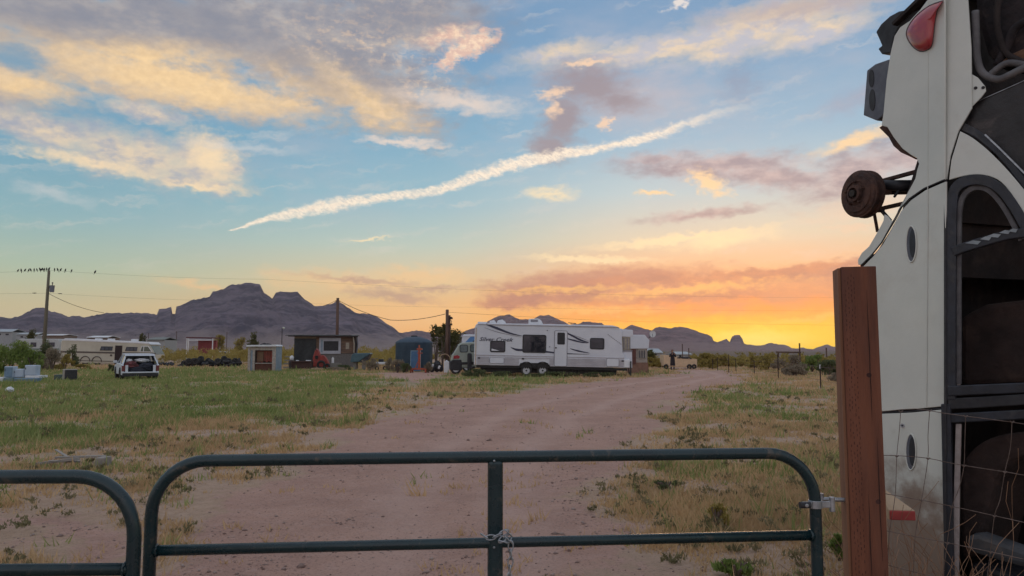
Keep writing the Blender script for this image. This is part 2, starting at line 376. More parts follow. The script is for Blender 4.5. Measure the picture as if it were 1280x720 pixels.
def npmesh(name, verts, faces_n, idx, m, tone=None):
    """verts (n,3); idx flat index array; faces_n = corners per face"""
    me = bpy.data.meshes.new(name); nf = len(idx) // faces_n
    me.vertices.add(len(verts)); me.vertices.foreach_set('co', np.asarray(verts, np.float32).ravel())
    me.loops.add(len(idx)); me.loops.foreach_set('vertex_index', np.asarray(idx, np.int32))
    me.polygons.add(nf); me.polygons.foreach_set('loop_start', np.arange(0, nf * faces_n, faces_n, dtype=np.int32))
    me.update(calc_edges=True)
    if tone is not None:
        a = me.attributes.new('tone', 'FLOAT', 'POINT'); a.data.foreach_set('value', np.asarray(tone, np.float32))
    me.materials.append(m)
    o = bpy.data.objects.new(name, me); COL.objects.link(o); return o

# numpy noise
def _h(ix, iy, s):
    n = (ix * 374761393 + iy * 668265263 + s * 974634777) & 0xffffffff
    n = ((n ^ (n >> 13)) * 1274126177) & 0xffffffff
    return ((n ^ (n >> 16)) & 0xffff) / 65535.0
def vn(x, y, s=0):
    x = np.asarray(x, float); y = np.asarray(y, float); ix = np.floor(x).astype(np.int64); iy = np.floor(y).astype(np.int64)
    fx = x - ix; fy = y - iy; fx = fx * fx * (3 - 2 * fx); fy = fy * fy * (3 - 2 * fy)
    return (_h(ix, iy, s) * (1 - fx) + _h(ix + 1, iy, s) * fx) * (1 - fy) + (_h(ix, iy + 1, s) * (1 - fx) + _h(ix + 1, iy + 1, s) * fx) * fy
def fbm(x, y, o=4, s=0):
    r = 0; a = 0.5; t = 0
    for i in range(o):
        r = r + a * vn(x * 2 ** i, y * 2 ** i, s + i); t += a; a *= 0.5
    return r / t
def poly_sd(X, Y, poly):
    """signed distance (negative inside) to a polygon"""
    d = np.full(X.shape, 1e9); ins = np.zeros(X.shape, bool); n = len(poly)
    for i in range(n):
        ax, ay = poly[i]; bx, by = poly[(i + 1) % n]
        ex, ey = bx - ax, by - ay; t = np.clip(((X - ax) * ex + (Y - ay) * ey) / (ex * ex + ey * ey), 0, 1)
        d = np.minimum(d, np.hypot(X - ax - t * ex, Y - ay - t * ey))
        c = ((ay > Y) != (by > Y)); xx = (bx - ax) * (Y - ay) / (by - ay + 1e-12) + ax
        ins ^= c & (X < xx)
    return np.where(ins, -d, d)

# ------------------------------------------------------------------ ground, road
def gp(pts): return [tuple(G(*p)[:2]) for p in pts]
ROADP = gp([(70, 900), (150, 760), (215, 690), (292, 610), (388, 560), (470, 528), (545, 504), (628, 490), (708, 480), (770, 474), (812, 471), (842, 467), (862, 464), (846, 461.8), (815, 460), (815, 458.5), (868, 459.5), (905, 463.5), (926, 470), (915, 478), (870, 492), (828, 512), (800, 540), (770, 580), (745, 640), (735, 720), (760, 900)])
PATCHP = gp([(466, 466), (520, 464.5), (566, 465), (558, 471), (530, 476), (500, 482), (478, 476), (462, 470)])
TRACKP = gp([(-60, 640), (60, 628), (150, 640), (180, 690), (120, 760), (20, 720), (-60, 700)])
def road_mask(X, Y):
    r = np.hypot(X, Y); k = 0.35 + r * 0.02
    wx = (fbm(X * .8, Y * .8, 4, 3) - .5) * 4.2 * k; wy = (fbm(X * .8, Y * .8, 4, 9) - .5) * 3.0 * k
    d1 = poly_sd(X + wx, Y + wy, ROADP); d2 = poly_sd(X + wx, Y + wy, PATCHP) + .4; d3 = poly_sd(X + wx, Y + wy, TRACKP) + .15
    e = 0.45 + r * 0.012
    m1 = np.clip(.5 - d1 / (2 * e), 0, 1); m2 = np.clip(.5 - d2 / (2 * e), 0, 1) * .8; m3 = np.clip(.5 - d3 / (2 * e), 0, 1) * .75
    return np.maximum(m1, np.maximum(m2, m3))
GREENP = [gp([(-200, 462), (420, 462), (560, 476), (430, 488), (440, 500), (330, 520), (200, 520), (60, 545), (-200, 560)]), gp([(560, 471), (800, 470), (830, 466), (700, 478), (600, 486), (560, 482)]), gp([(850, 488), (930, 480), (1000, 492), (1045, 520), (960, 520), (850, 510)])]
def green_mask(X, Y):
    m = np.zeros(X.shape); r = np.hypot(X, Y)
    n = fbm(X * .45, Y * .30, 5, 21)
    for i, p in enumerate(GREENP):
        d = poly_sd(X, Y, p) + (n - .5) * (3 + .35 * r)
        m = np.maximum(m, np.clip(.5 - d / (1.5 + .1 * r), 0, 1) * (1.0, .75, .55)[i])
    return m
RUTS = [gp([(470, 760), (500, 640), (560, 560), (640, 510), (745, 484), (830, 474), (880, 468), (868, 463.5)]), gp([(640, 760), (640, 640), (664, 560), (712, 520), (800, 490), (866, 477), (902, 468.5), (878, 462.4)])]
def rut_mask(X, Y):
    d = np.full(X.shape, 1e9)
    for L in RUTS:
        for i in range(len(L) - 1):
            ax, ay = L[i]; ex, ey = L[i + 1][0] - ax, L[i + 1][1] - ay; t = np.clip(((X - ax) * ex + (Y - ay) * ey) / (ex * ex + ey * ey), 0, 1)
            d = np.minimum(d, np.hypot(X - ax - t * ex + (fbm(X * .6, Y * .6, 3, 55) - .5) * .5, Y - ay - t * ey))
    return np.exp(-(d / .34) ** 2) * (.55 + .45 * fbm(X * 1.3, Y * 1.3, 3, 66))
def height(X, Y):
    r = np.hypot(X, Y)
    h = (fbm(X * .5, Y * .5, 3, 40) - .5) * .10 + (fbm(X * 2.2, Y * 2.2, 3, 44) - .5) * .045
    h = h * np.clip((90 - r) / 60, 0, 1)
    h = h - .035 * rut_mask(X, Y)
    return h - .02
def make_ground():
    rad = np.concatenate([[0.0, .6, 1.2, 1.8], np.geomspace(2.3, 120, 400), np.geomspace(130, 6000, 40)])
    azs = np.concatenate([np.linspace(-180, -50, 30)[:-1], np.linspace(-50, 50, 620), np.linspace(50, 180, 30)[1:]])
    na = len(azs); A = np.radians(azs); RR, AA = np.meshgrid(rad[1:], A, indexing='ij')
    X = RR * np.sin(AA); Y = RR * np.cos(AA); Z = height(X, Y)
    rm = road_mask(X, Y); gm = green_mask(X, Y); ru = rut_mask(X, Y)
    verts = np.stack([X, Y, Z], -1).reshape(-1, 3); nr = len(rad) - 1
    i = np.arange(nr - 1)[:, None] * na; j = np.arange(na - 1)[None, :]
    q = np.stack([i + j, i + na + j, i + na + j + 1, i + j + 1], -1).reshape(-1, 4)
    fm = rm.ravel()[q].mean(1) > .5
    far = np.hypot(verts[q[:, 0], 0], verts[q[:, 0], 1]) > 100
    fm &= ~far
    for nm, sel, lab in (('ground', ~fm, None), ('dirt_road', fm, None)):
        qq = q[sel]; used, inv = np.unique(qq.ravel(), return_inverse=True)
        v = verts[used]
        if nm == 'ground':   # centre fan
            c = len(v); v = np.vstack([v, [[0, 0, -.02]]]); pos = {int(u): k for k, u in enumerate(used[:na * 2])}
            tri = [(c, pos[k], pos[k + 1], pos[k + 1]) for k in range(na - 1) if k in pos and k + 1 in pos]
        me = bpy.data.meshes.new(nm); fs = inv.reshape(-1, 4)
        o = npmesh(nm, v, 4, fs.ravel(), GROUND_M)
        for an, arr in (('road', rm.ravel()), ('green', gm.ravel()), ('rut', ru.ravel())):
            a = o.data.attributes.new(an, 'FLOAT', 'POINT'); vals = arr[used]
            if nm == 'ground': vals = np.append(vals, .5)
            a.data.foreach_set('value', vals.astype(np.float32))
        o.data.shade_smooth(); o['kind'] = 'structure'
        bpy.data.meshes.remove(me)
def ground_material():
    m = bpy.data.materials.new('desert_ground'); m.use_nodes = True; nt = m.node_tree; N = NX(nt)
    b = nt.nodes['Principled BSDF']; b.inputs['Roughness'].default_value = .95; b.inputs['Specular IOR Level'].default_value = .15
    tc = nt.nodes.new('ShaderNodeTexCoord'); v = tc.outputs['Object']
    def at(n):
        a = nt.nodes.new('ShaderNodeAttribute'); a.attribute_name = n; return a.outputs['Fac']
    n1 = N.noise(v, 1.1, 6, .6); n2 = N.noise(v, 7, 8, .7); n3 = N.noise(v, 40, 5, .7); n4 = N.noise(v, .25, 5, .6)
    road = N.mix(N.mapr(n1, .3, .7), (.52, .32, .25, 1), (.43, .26, .205, 1))
    road = N.mix(N.m('MULTIPLY', N.mapr(n2, .45, .7), .45), road, (.56, .375, .32, 1))
    road = N.mix(N.m('MULTIPLY', N.mapr(n3, .52, .68), .75), road, (.17, .105, .088, 1))
    road = N.mix(N.m('MULTIPLY', at('rut'), .55), road, (.60, .41, .345, 1))
    soil = N.mix(N.mapr(n2, .35, .65), (.44, .30, .21, 1), (.53, .37, .27, 1))
    soil = N.mix(N.m('MULTIPLY', N.mapr(n3, .5, .7), .5), soil, (.22, .16, .11, 1))
    soil = N.mix(N.m('MULTIPLY', N.mapr(n4, .45, .65), .35), soil, (.46, .33, .26, 1))
    grn = N.mix(N.mapr(n2, .35, .65), (.20, .22, .09, 1), (.33, .29, .16, 1))
    gf = N.m('MULTIPLY', at('green'), N.mapr(N.m('ADD', N.m('MULTIPLY', n1, .5), N.m('MULTIPLY', n2, .5)), .38, .58, .25, .95))
    soil = N.mix(gf, soil, grn)
    rf = N.mapr(N.m('ADD', at('road'), N.m('MULTIPLY', N.m('SUBTRACT', n2, .5), .9)), .35, .65)
    col = N.mix(rf, soil, road)
    sp = nt.nodes.new('ShaderNodeSeparateXYZ'); nt.links.new(v, sp.inputs[0])
    scr = N.mix(N.mapr(N.noise(v, .03, 6, .7), .4, .6), (.13, .105, .085, 1), (.20, .15, .12, 1))   # scrub covered plain far off
    col = N.mix(N.mapr(N.vm('LENGTH', v), 95, 190), col, scr)
    # litter of small light and dark stones
    vo = nt.nodes.new('ShaderNodeTexVoronoi'); vo.inputs['Scale'].default_value = 26; nt.links.new(v, vo.inputs['Vector'])
    spk = N.m('MULTIPLY', N.mapr(vo.outputs['Distance'], .10, .16, 1, 0), N.mapr(N.noise(v, 9, 3, .6), .52, .62))
    col = N.mix(N.m('MULTIPLY', spk, .8), col, N.mix(N.mapr(N.noise(v, 33, 1, .5), .45, .55), (.12, .09, .08, 1), (.5, .42, .38, 1)))
    nt.links.new(col, b.inputs['Base Color'])
    bp = nt.nodes.new('ShaderNodeBump'); bp.inputs['Strength'].default_value = .9; bp.inputs['Distance'].default_value = .09
    hh = N.m('ADD', N.m('MULTIPLY', n2, .7), N.m('ADD', N.m('MULTIPLY', n3, .25), N.m('MULTIPLY', spk, .15)))
    nt.links.new(hh, bp.inputs['Height']); nt.links.new(bp.outputs[0], b.inputs['Normal'])
    return m
GROUND_M = ground_material()
make_ground()

# ------------------------------------------------------------------ mountains
PROF = [(-900, 425), (-600, 415), (-400, 400), (-250, 408), (-120, 392), (-50, 402), (0, 396), (6, 396), (15, 398), (25, 395), (35, 389), (45, 384.5), (55, 385), (65, 389), (75, 391), (85, 396), (92, 394), (105, 397), (120, 394), (130, 392), (150, 391), (170, 392), (185, 391.5), (196, 393), (199, 386), (214, 384), (215.5, 393), (219, 393), (220.5, 383.5), (232, 379), (242, 374), (262, 371), (266, 365), (280, 361), (290, 356), (310, 353), (325, 355), (330, 366), (336, 370), (340, 373), (345, 366), (350, 365), (372, 365), (380, 373), (392, 382), (400, 383), (412, 380), (422, 377), (430, 380), (446, 392), (462, 392), (470, 395), (485, 405), (500, 416), (515, 421), (560, 431), (640, 437)]
PROF2 = [(380, 425), (440, 418), (505, 416), (515, 414), (520, 413), (530, 414), (545, 418), (560, 420), (575, 417), (590, 411), (605, 404), (617, 398), (625, 395), (637, 393), (650, 399), (665, 399.5), (675, 395), (686, 394), (700, 400), (712, 406), (722, 405), (730, 402), (752, 404), (757, 408), (770, 409), (775, 412), (790, 406), (800, 409), (815, 413), (820, 409), (828, 409), (835, 411), (855, 408), (865, 411), (880, 417), (890, 421), (892, 426), (897, 427), (908, 423), (912, 426.5), (915, 420), (918, 418), (925, 419), (928, 423), (930, 429.5), (935, 431), (950, 432), (965, 429), (975, 430), (985, 433), (990, 436), (1000, 434), (1016, 436), (1033, 431), (1042, 433), (1080, 428), (1150, 430), (1300, 422), (1500, 426), (1900, 420), (2600, 425)]
def mountain(name, prof, Dr, Df, m, label, seed, nx=900, nt=70, edge=8):
    P = np.array(prof); px = np.linspace(P[0, 0], P[-1, 0], nx)
    extra = P[:, 0]; px = np.unique(np.concatenate([px, extra])); nx = len(px)
    py = np.interp(px, P[:, 0], P[:, 1]); py += (vn(px / 3.1, px * 0, seed) - .5) * 1.3 + (vn(px / 9.0, px * 0, seed + 3) - .5) * 1.4
    d = (px - 640) / F; b = (360 - py) / F
    # tangent of elevation along the ray at forward distance 1
    tx = d / (math.cos(PITCH) - math.sin(PITCH) * b); tz = (math.sin(PITCH) + math.cos(PITCH) * b) / (math.cos(PITCH) - math.sin(PITCH) * b)
    H = np.maximum(tz * Dr + EYE, 4)
    T = np.concatenate([np.linspace(0, 1, nt), np.linspace(1, 1.5, 14)[1:]])
    V = np.zeros((len(T), nx, 3))
    # smoothed height for lower slopes, the crags only near the top
    k = np.ones(31) / 31; idx = np.interp(np.linspace(P[0, 0], P[-1, 0], 1500), px, H); sm = np.convolve(np.pad(idx, 30, 'edge'), np.ones(61) / 61, 'valid')
    Hs = np.interp(px, np.linspace(P[0, 0], P[-1, 0], 1500), sm)
    for i, t in enumerate(T):
        D = Df + (Dr - Df) * t; X = tx * Dr * (D / Dr) if t <= 1 else tx * D; Yv = np.full(nx, D)
        if t <= 1:
            s = 0.30 * t ** 1.6 + 0.70 * np.clip((t - .45) / .55, 0, 1) ** 1.5
            w = t ** 3
            base = (Hs * (1 - w) + H * w) * s
            n = fbm(X / 160 + 5, Yv / 210, 6, seed) - .5; rg = 1 - np.abs(fbm(X / 110, Yv / 260 + 3, 5, seed + 9) - .5) * 4
            z = base + (n * .62 + rg * .26) * Hs * np.sin(math.pi * min(t, 1)) ** .8 * (.25 + .75 * t)
            z = np.minimum(z, H * (D / Dr) * .985 + (t >= .999) * 1e3)
            z = z if t < .999 else H
        else:
            z = H * (1 - (t - 1) / .5) ** 1.3 + (fbm(X / 200, Yv / 200, 4, seed + 2) - .5) * 10
        V[i, :, 0] = X; V[i, :, 1] = Yv; V[i, :, 2] = np.maximum(z, -3 if t > 1.45 or t < .01 else .3)
    V[0, :, 2] = -3
    n = len(T); i = np.arange(n - 1)[:, None] * nx; j = np.arange(nx - 1)[None, :]
    q = np.stack([i + j, i + j + 1, i + nx + j + 1, i + nx + j], -1).reshape(-1)
    o = npmesh(name, V.reshape(-1, 3), 4, q, m); o.data.shade_smooth(); tag(o, label, None, None, 'structure'); return o
def rock_material(name, top, mid, foot, zh):
    m = bpy.data.materials.new(name); m.use_nodes = True; nt = m.node_tree; N = NX(nt)
    b = nt.nodes['Principled BSDF']; b.inputs['Roughness'].default_value = .95; b.inputs['Specular IOR Level'].default_value = .1
    g = nt.nodes.new('ShaderNodeNewGeometry'); sp = nt.nodes.new('ShaderNodeSeparateXYZ'); nt.links.new(g.outputs['Position'], sp.inputs[0])
    sn = nt.nodes.new('ShaderNodeSeparateXYZ'); nt.links.new(g.outputs['Normal'], sn.inputs[0])
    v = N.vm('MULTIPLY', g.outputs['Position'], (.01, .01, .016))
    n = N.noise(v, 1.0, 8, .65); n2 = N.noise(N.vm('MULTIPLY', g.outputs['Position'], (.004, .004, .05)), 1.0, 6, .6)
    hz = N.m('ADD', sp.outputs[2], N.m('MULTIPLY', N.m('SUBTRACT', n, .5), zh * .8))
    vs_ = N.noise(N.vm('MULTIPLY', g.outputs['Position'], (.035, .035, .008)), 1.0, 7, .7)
    col = N.mix(N.mapr(N.m('ADD', N.m('MULTIPLY', n, .6), N.m('MULTIPLY', vs_, .4)), .42, .58), tuple(mid) + (1,), tuple(top) + (1,))  # relief contrast painted into the colour: dark crags and paler rock by noise
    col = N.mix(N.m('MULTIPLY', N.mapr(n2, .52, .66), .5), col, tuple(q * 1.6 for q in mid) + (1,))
    col = N.mix(N.mapr(hz, zh * .10, zh * .70, 1, 0), col, tuple(foot) + (1,))  # tan foot slopes, made paler to paint in haze at the base
    nt.links.new(col, b.inputs['Base Color'])
    bp = nt.nodes.new('ShaderNodeBump'); bp.inputs['Strength'].default_value = 1; bp.inputs['Distance'].default_value = 30
    nt.links.new(N.noise(N.vm('MULTIPLY', g.outputs['Position'], (.03, .03, .03)), 1.0, 8, .7), bp.inputs['Height']); nt.links.new(bp.outputs[0], b.inputs['Normal'])
    return m
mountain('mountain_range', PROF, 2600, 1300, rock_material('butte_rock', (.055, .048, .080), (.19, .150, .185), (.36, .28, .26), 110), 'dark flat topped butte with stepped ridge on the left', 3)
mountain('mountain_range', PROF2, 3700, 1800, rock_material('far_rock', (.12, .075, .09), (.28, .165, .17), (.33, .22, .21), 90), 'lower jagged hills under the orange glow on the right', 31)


# ------------------------------------------------------------------ shared materials
M_GATE = mat('green_gate_paint', (.007, .028, .034), .28, 0, (.006, .021, .027), 6, bump=.08, bscale=60, dirt=((.16, .12, .09), 14, .57, .70, .45))
M_GALV = mat('galvanised_steel', (.42, .44, .47), .42, .85, (.28, .30, .33), 30, bump=.1)
M_POST = mat('stained_redwood', (.185, .066, .035), .85, 0, (.095, .034, .022), 9, 8, .5, 30, (1, 1, 9), dirt=((.07, .03, .025), 2.2, .55, .75, .6))
M_POSTEDGE = mat('pale_redwood_edge', (.25, .12, .065), .85, 0, (.18, .08, .045), 5, 8, .3, 30, (1, 1, 9))  # paler brown for the narrow left strip of the post
M_TAN = mat('raw_lumber', (.46, .34, .23), .85, 0, (.36, .25, .16), 5, 7, .3, 25, (1, 1, 8))
M_REDP = mat('red_paint', (.36, .045, .04), .6, 0, (.26, .03, .03), 8, bump=.1)
M_BODY = mat('off_white_car_paint', (.65, .66, .61), .38, 0, (.57, .59, .55), 1.2, 6, .35, 2.2, dirt=((.34, .26, .19), 1.6, .50, .80, .38), coat=.25)
M_BLACKP = mat('black_weatherstrip', (.022, .026, .038), .5, 0, (.014, .016, .022), 12, bump=.15, dirt=((.10, .085, .075), 6, .52, .75, .6))
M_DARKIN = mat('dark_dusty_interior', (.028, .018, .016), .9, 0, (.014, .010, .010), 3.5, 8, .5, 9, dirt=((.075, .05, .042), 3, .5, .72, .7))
M_RUST = mat('rusty_steel', (.11, .055, .04), .8, .25, (.05, .028, .025), 14, 8, .5, 40, dirt=((.20, .12, .085), 7, .55, .75, .5))
M_GREYP = mat('grey_plastic', (.13, .14, .165), .55, 0, (.09, .095, .12), 8, bump=.1)
M_LENS = mat('red_tail_lens', (.38, .02, .03), .18, 0, (.28, .012, .022), 5, spec=.6, coat=.6)
M_BLACK = mat('matte_black', (.016, .016, .02), .6, 0, (.03, .03, .035), 10, bump=.1)
M_HOSE = mat('grey_rubber_seal', (.13, .125, .13), .7, 0, (.08, .075, .08), 12, bump=.2)
M_WHITE = mat('white_enamel', (.72, .74, .77), .45, 0, (.64, .66, .69), 3, dirt=((.36, .32, .28), 3, .6, .8, .35))
M_GLASS = mat('dark_tinted_glass', (.02, .022, .028), .08, 0, (.03, .032, .04), 1.5, spec=.7)
M_RUBBER = mat('tyre_rubber', (.022, .022, .024), .85, 0, (.04, .036, .034), 12, bump=.3)

# ------------------------------------------------------------------ pipe gates
def arc_path(a, corner, b, rad, n=9):
    """straight a->corner->b with the corner rounded"""
    a, c, b = Vector(a), Vector(corner), Vector(b); u = (a - c).normalized(); w = (b - c).normalized()
    p0 = c + u * rad; p1 = c + w * rad; o = c + (u + w) * rad; pts = [a]
    for i in range(n + 1):
        t = math.pi / 2 * i / n; pts.append(o - w * rad * math.cos(t) - u * rad * math.sin(t))
    return pts + [b]
def gate(label, L, R_, ztop, zs, brace=None, left_round=True):
    """L, R_: ground-plane ends; built in the gate's own frame (x along the gate)"""
    L = Vector(L); R_ = Vector(R_); d = (R_ - L); ln = d.length; rz = math.atan2(d.y, d.x)
    g = thing('metal_gate', label, 'gate', (L.x, L.y, 0), rz)
    r = .0235; rad = .20
    pts = []
    if left_round: pts += [(0, 0, .12)] + arc_path((0, 0, .3), (0, 0, ztop), (ln * .5, 0, ztop), rad)[1:-1]
    else: pts += [(0, 0, ztop)]
    pts += arc_path((ln * .5, 0, ztop), (ln, 0, ztop), (ln, 0, .3), rad)[1:] + [(ln, 0, .12)]
    fr = MB().tube(pts, r, 16); o = part(fr, 'frame', M_GATE, g, smooth=True)
    for z in zs:
        part(MB().tube([(0.012, 0, z), (ln - .012, 0, z)], .0205, 14), 'rail', M_GATE, g, smooth=True)
    wb = MB()
    for z in zs:
        for x_, sg in ((.022, 1), (ln - .022, -1)): wb.torus((x_ + .004 * sg, 0, z), .021, .0045, 'x', 16, 6).jitter(.0006)
    part(wb, 'weld_bead', M_GATE, g, kind='stuff')
    if brace is not None:
        part(MB().span((brace - .030, -.0225, .14), (brace + .030, .0225, ztop - .012)), 'brace', M_GATE, g, bevel=.014)
        rv = MB()
        for z in [ztop] + zs:
            rv.ell((brace - .006, -.026, z - .012), (.005, .004, .005), 8, 6)
        part(rv, 'rivet', M_GALV, g, kind='stuff')
    return g, L, d.normalized()
gL = W(192, 577, 2.88); gR = W(1017, 568, 3.12)
GZ = W(620, 571.5, 2.99).z
zr = [W(620, 679, 2.99).z]
for k in range(3): zr.append(zr[-1] - .25 + .03 * k)
bx = W(619, 600, 2.99).x
g2, g2L, g2d = gate('long dark green pipe gate with a middle brace and chain, hinged on the wooden post', (gL.x, gL.y), (gR.x, gR.y), GZ, zr, (bx - gL.x) / ((gR - gL).normalized().x))
pL = W(-420, 596, 2.52); pR = W(171, 596, 2.56)
gz1 = W(50, 596, 2.55).z; z1 = [W(50, 712.5, 2.55).z]
for k in range(3): z1.append(z1[-1] - .25)
g1, _, _ = gate('shorter dark green pipe gate leaf cut off by the left edge of the photo', (pL.x, pL.y), (pR.x, pR.y), gz1, z1)
# hinge: clamp round the gate pipe and the screw hook in the post
hz_ = W(1020, 630, 3.12).z; hl = (gR - gL).length if False else math.hypot(gR.x - gL.x, gR.y - gL.y)
cl = MB().cyl((hl, 0, hz_ - .016), (hl, 0, hz_ + .016), .0285, n=16).span((hl - .065, -.018, hz_ - .013), (hl - .02, -.010, hz_ + .013)).span((hl + .02, -.018, hz_ - .013), (hl + .062, -.010, hz_ + .013)).cyl((hl - .05, -.03, hz_), (hl - .05, .0, hz_), .008, n=8)
cl = part(cl, 'hinge_clamp', M_GALV, g2, bevel=.002)
part(MB().cyl((hl + .066, -.012, hz_ - .03), (hl + .066, -.012, hz_ + .03), .012, n=12), 'hinge_eye', M_GALV, g2, bevel=.002)
part(MB().cyl((hl - .075, -.016, hz_), (hl - .03, -.016, hz_), .013, n=10), 'clamp_bolt', M_BLACK, g2)

# chain round the brace
def chain():
    c = W(622, 672, 2.94); t = thing('chain', 'galvanised steel chain wrapped round the middle brace and hanging down', 'chain', c)
    pts = [(-.062, .0, .012), (-.040, -.020, .004), (-.012, -.026, .008), (.014, -.026, .020), (.036, -.020, .028), (.050, -.010, .012), (.036, -.030, -.010), (.012, -.034, -.004), (.030, -.026, .010), (.052, -.022, -.012), (.050, -.024, -.042), (.052, -.022, -.072), (.048, -.024, -.102), (.046, -.022, -.132), (.045, -.024, -.162), (.045, -.022, -.192), (.046, -.024, -.222), (.045, -.022, -.252)]
    for k in range(len(pts) - 1):
        a = Vector(pts[k]); b = Vector(pts[k + 1]); m = (a + b) / 2; d = (b - a).normalized(); L = .021; wd = .0095
        side = d.cross(Vector((0, 1, 0)) if k % 2 else Vector((.7, .2, .7))).normalized()
        ring = [m + d * (L * math.cos(q)) * 1.0 + side * (wd * math.sin(q)) for q in [2 * math.pi * i / 14 for i in range(14)]]
        part(MB().tube(ring, .0027, 6, closed=True), 'link', M_GALV, t, smooth=True)
chain()

# ------------------------------------------------------------------ wooden post
PY = 3.13
pc = W(1073, 500, PY); pw = .150; pd = .14
topz = W(1070, 333, PY).z
post = thing('wooden_post', 'square reddish brown stained wooden gate post with incised faces', 'post', (pc.x + .034, pc.y + .07, 0), R(-14))
part(MB().span((-pw / 2 + .012, -pd / 2, -.3), (pw / 2, pd / 2, topz)), 'timber', M_POST, post, bevel=.004)
part(MB().span((-pw / 2, -pd / 2 + .012, -.3), (-pw / 2 + .0118, pd / 2 - .004, topz - .004)), 'pale_edge', M_POSTEDGE, post, label='paler edge of the post', bevel=.002)
inc = MB()
for i in range(74):
    for j in range(4):
        z = topz - .04 - i * .021 - (j % 2) * .010; x = -pw / 2 + .026 + j * .0115
        if random.random() < .8: inc.box((x + random.uniform(-.0015, .0015), -pd / 2 - .0004, z + random.uniform(-.002, .002)), (random.uniform(.0015, .003), .0012, random.uniform(.007, .0125)))
part(inc, 'incision', mat('incision_dark', (.075, .028, .02), .9), post, kind='stuff')
ck = MB()
for x0_, z0_, L_ in ((.035, .10, .55), (.052, .72, .5), (.010, .95, .35), (-.005, 1.35, .4), (.060, 1.25, .3)):
    zz = topz - z0_; ps = []
    for i in range(9): ps.append((x0_ + random.uniform(-.0012, .0012), -pd / 2 - .0002, zz - L_ * i / 8))
    ck.tube(ps, [.0001 + .0021 * math.sin(math.pi * (i + .3) / 9) for i in range(9)], 4)
part(ck, 'drying_crack', mat('crack_dark', (.03, .014, .011), .95), post, kind='stuff')
kt = MB()
for x_, z_ in ((.030, .46), (.046, .98)): kt.cyl((x_, -pd / 2 - .0010, topz - z_), (x_, -pd / 2 + .01, topz - z_), .010, n=12)
part(kt, 'knot_mark', mat('knot_dark', (.06, .022, .018), .9), post, kind='stuff')
part(MB().prism([(.028, -pd / 2 - .0008, .0), (.040, -pd / 2 - .0008, .0), (.038, -pd / 2 - .0008, .52), (.044, -pd / 2 - .0008, .60), (.034, -pd / 2 - .0008, .66), (.029, -pd / 2 - .0008, .55)], (0, .001, 0)), 'resin_streak', mat('pale_resin', (.30, .21, .13), .7, 0, (.16, .07, .05), 30, lo=.4, hi=.6), post)
hk = MB().cyl((-pw / 2 - .092, -.018, hz_), (-pw / 2 + .03, -.018, hz_ + .001), .0085, n=10)
for i in range(9): hk.torus((-pw / 2 - .06 + i * .007, -.018, hz_), .0088, .0013, 'x', 10, 4)
hk.cyl((-pw / 2 - .092, -.018, hz_ - .012), (-pw / 2 - .092, -.018, hz_ + .024), .0115, n=10)
part(hk, 'hinge_hook', M_GALV, post)
brd = thing('lumber_board', 'pale raw board standing upright behind the wooden post', 'board', (W(1107, 700, 3.30).x, 3.33, 0), R(-6))
part(MB().span((-.022, -.016, -.1), (.022, .016, W(1107, 612, 3.3).z)), 'plank', M_TAN, brd, bevel=.003)
# beam with a red painted end beside the post
rb = thing('lumber_beam', 'short tan beam with a red painted end sticking out beside the post', 'beam', W(1127, 644, 3.45), R(-8))
poly = [(-.075, 0, .033), (.055, 0, .033), (-.075, 0, .13)]
part(MB().add([(-.055, 0, .022), (.058, 0, .022), (.0, .55, .022), (-.10, .55, .022), (-.055, 0, -.022), (.058, 0, -.022), (.0, .55, -.022), (-.10, .55, -.022), (-.06, .16, .12), (-.10, .55, .12)], [(0, 1, 2, 3), (4, 7, 6, 5), (0, 4, 5, 1), (1, 5, 6, 2), (2, 6, 7, 3), (3, 7, 4, 0), (0, 1, 8), (1, 2, 9, 8), (0, 8, 9, 3), (2, 3, 9)]), 'timber', M_TAN, rb, bevel=.003)
part(MB().box((.0015, -.006, 0), (.110, .010, .042)), 'red_end', M_REDP, rb, bevel=.004)

# ------------------------------------------------------------------ wrecked car standing on its nose
TH = R(-71); U = Vector((math.cos(TH), math.sin(TH), 0)); S = Vector((math.sin(TH), -math.cos(TH), 0))   # roof direction, side normal
INW = -S
P0 = W(1181, 400, 4.1); P0.z = 0
def hit(px, py, P, nrm):
    d = Vector(ray(px, py)); o = Vector((0, 0, EYE)); return o + d * ((P - o).dot(nrm) / d.dot(nrm))
def A(px, py, off=0.0): return hit(px, py, P0 + S * off, S)            # lower body side
TU = R(24); UB = (U * math.cos(TU) + INW * math.sin(TU)); NB = (S * math.cos(TU) + U * math.sin(TU))
def B(px, py, off=0.0): return hit(px, py, P0 + NB * off, NB)           # greenhouse side, leaning inwards
def AB(px, py, off=0.0): return A(px, py, off) if px <= 1181 else B(px, py, off)
car = thing('wrecked_car', 'stripped off white car standing upright on its nose, rear end in the air', 'car', (P0.x, P0.y, 0))
cmw = Matrix.Translation(-Vector((P0.x, P0.y, 0)))
def cpart(mb, name, m, **k):
    mb.v = [tuple(cmw @ Vector(p)) for p in mb.v]; return part(mb, name, m, k.pop('parent', car), **k)
def sheet(ptsA, off=0.0, th=.012, f=None):
    f = f or A; P = [f(x, y, off) for x, y in ptsA]; n = S if f is A else NB
    return MB().prism(P, -n * th)
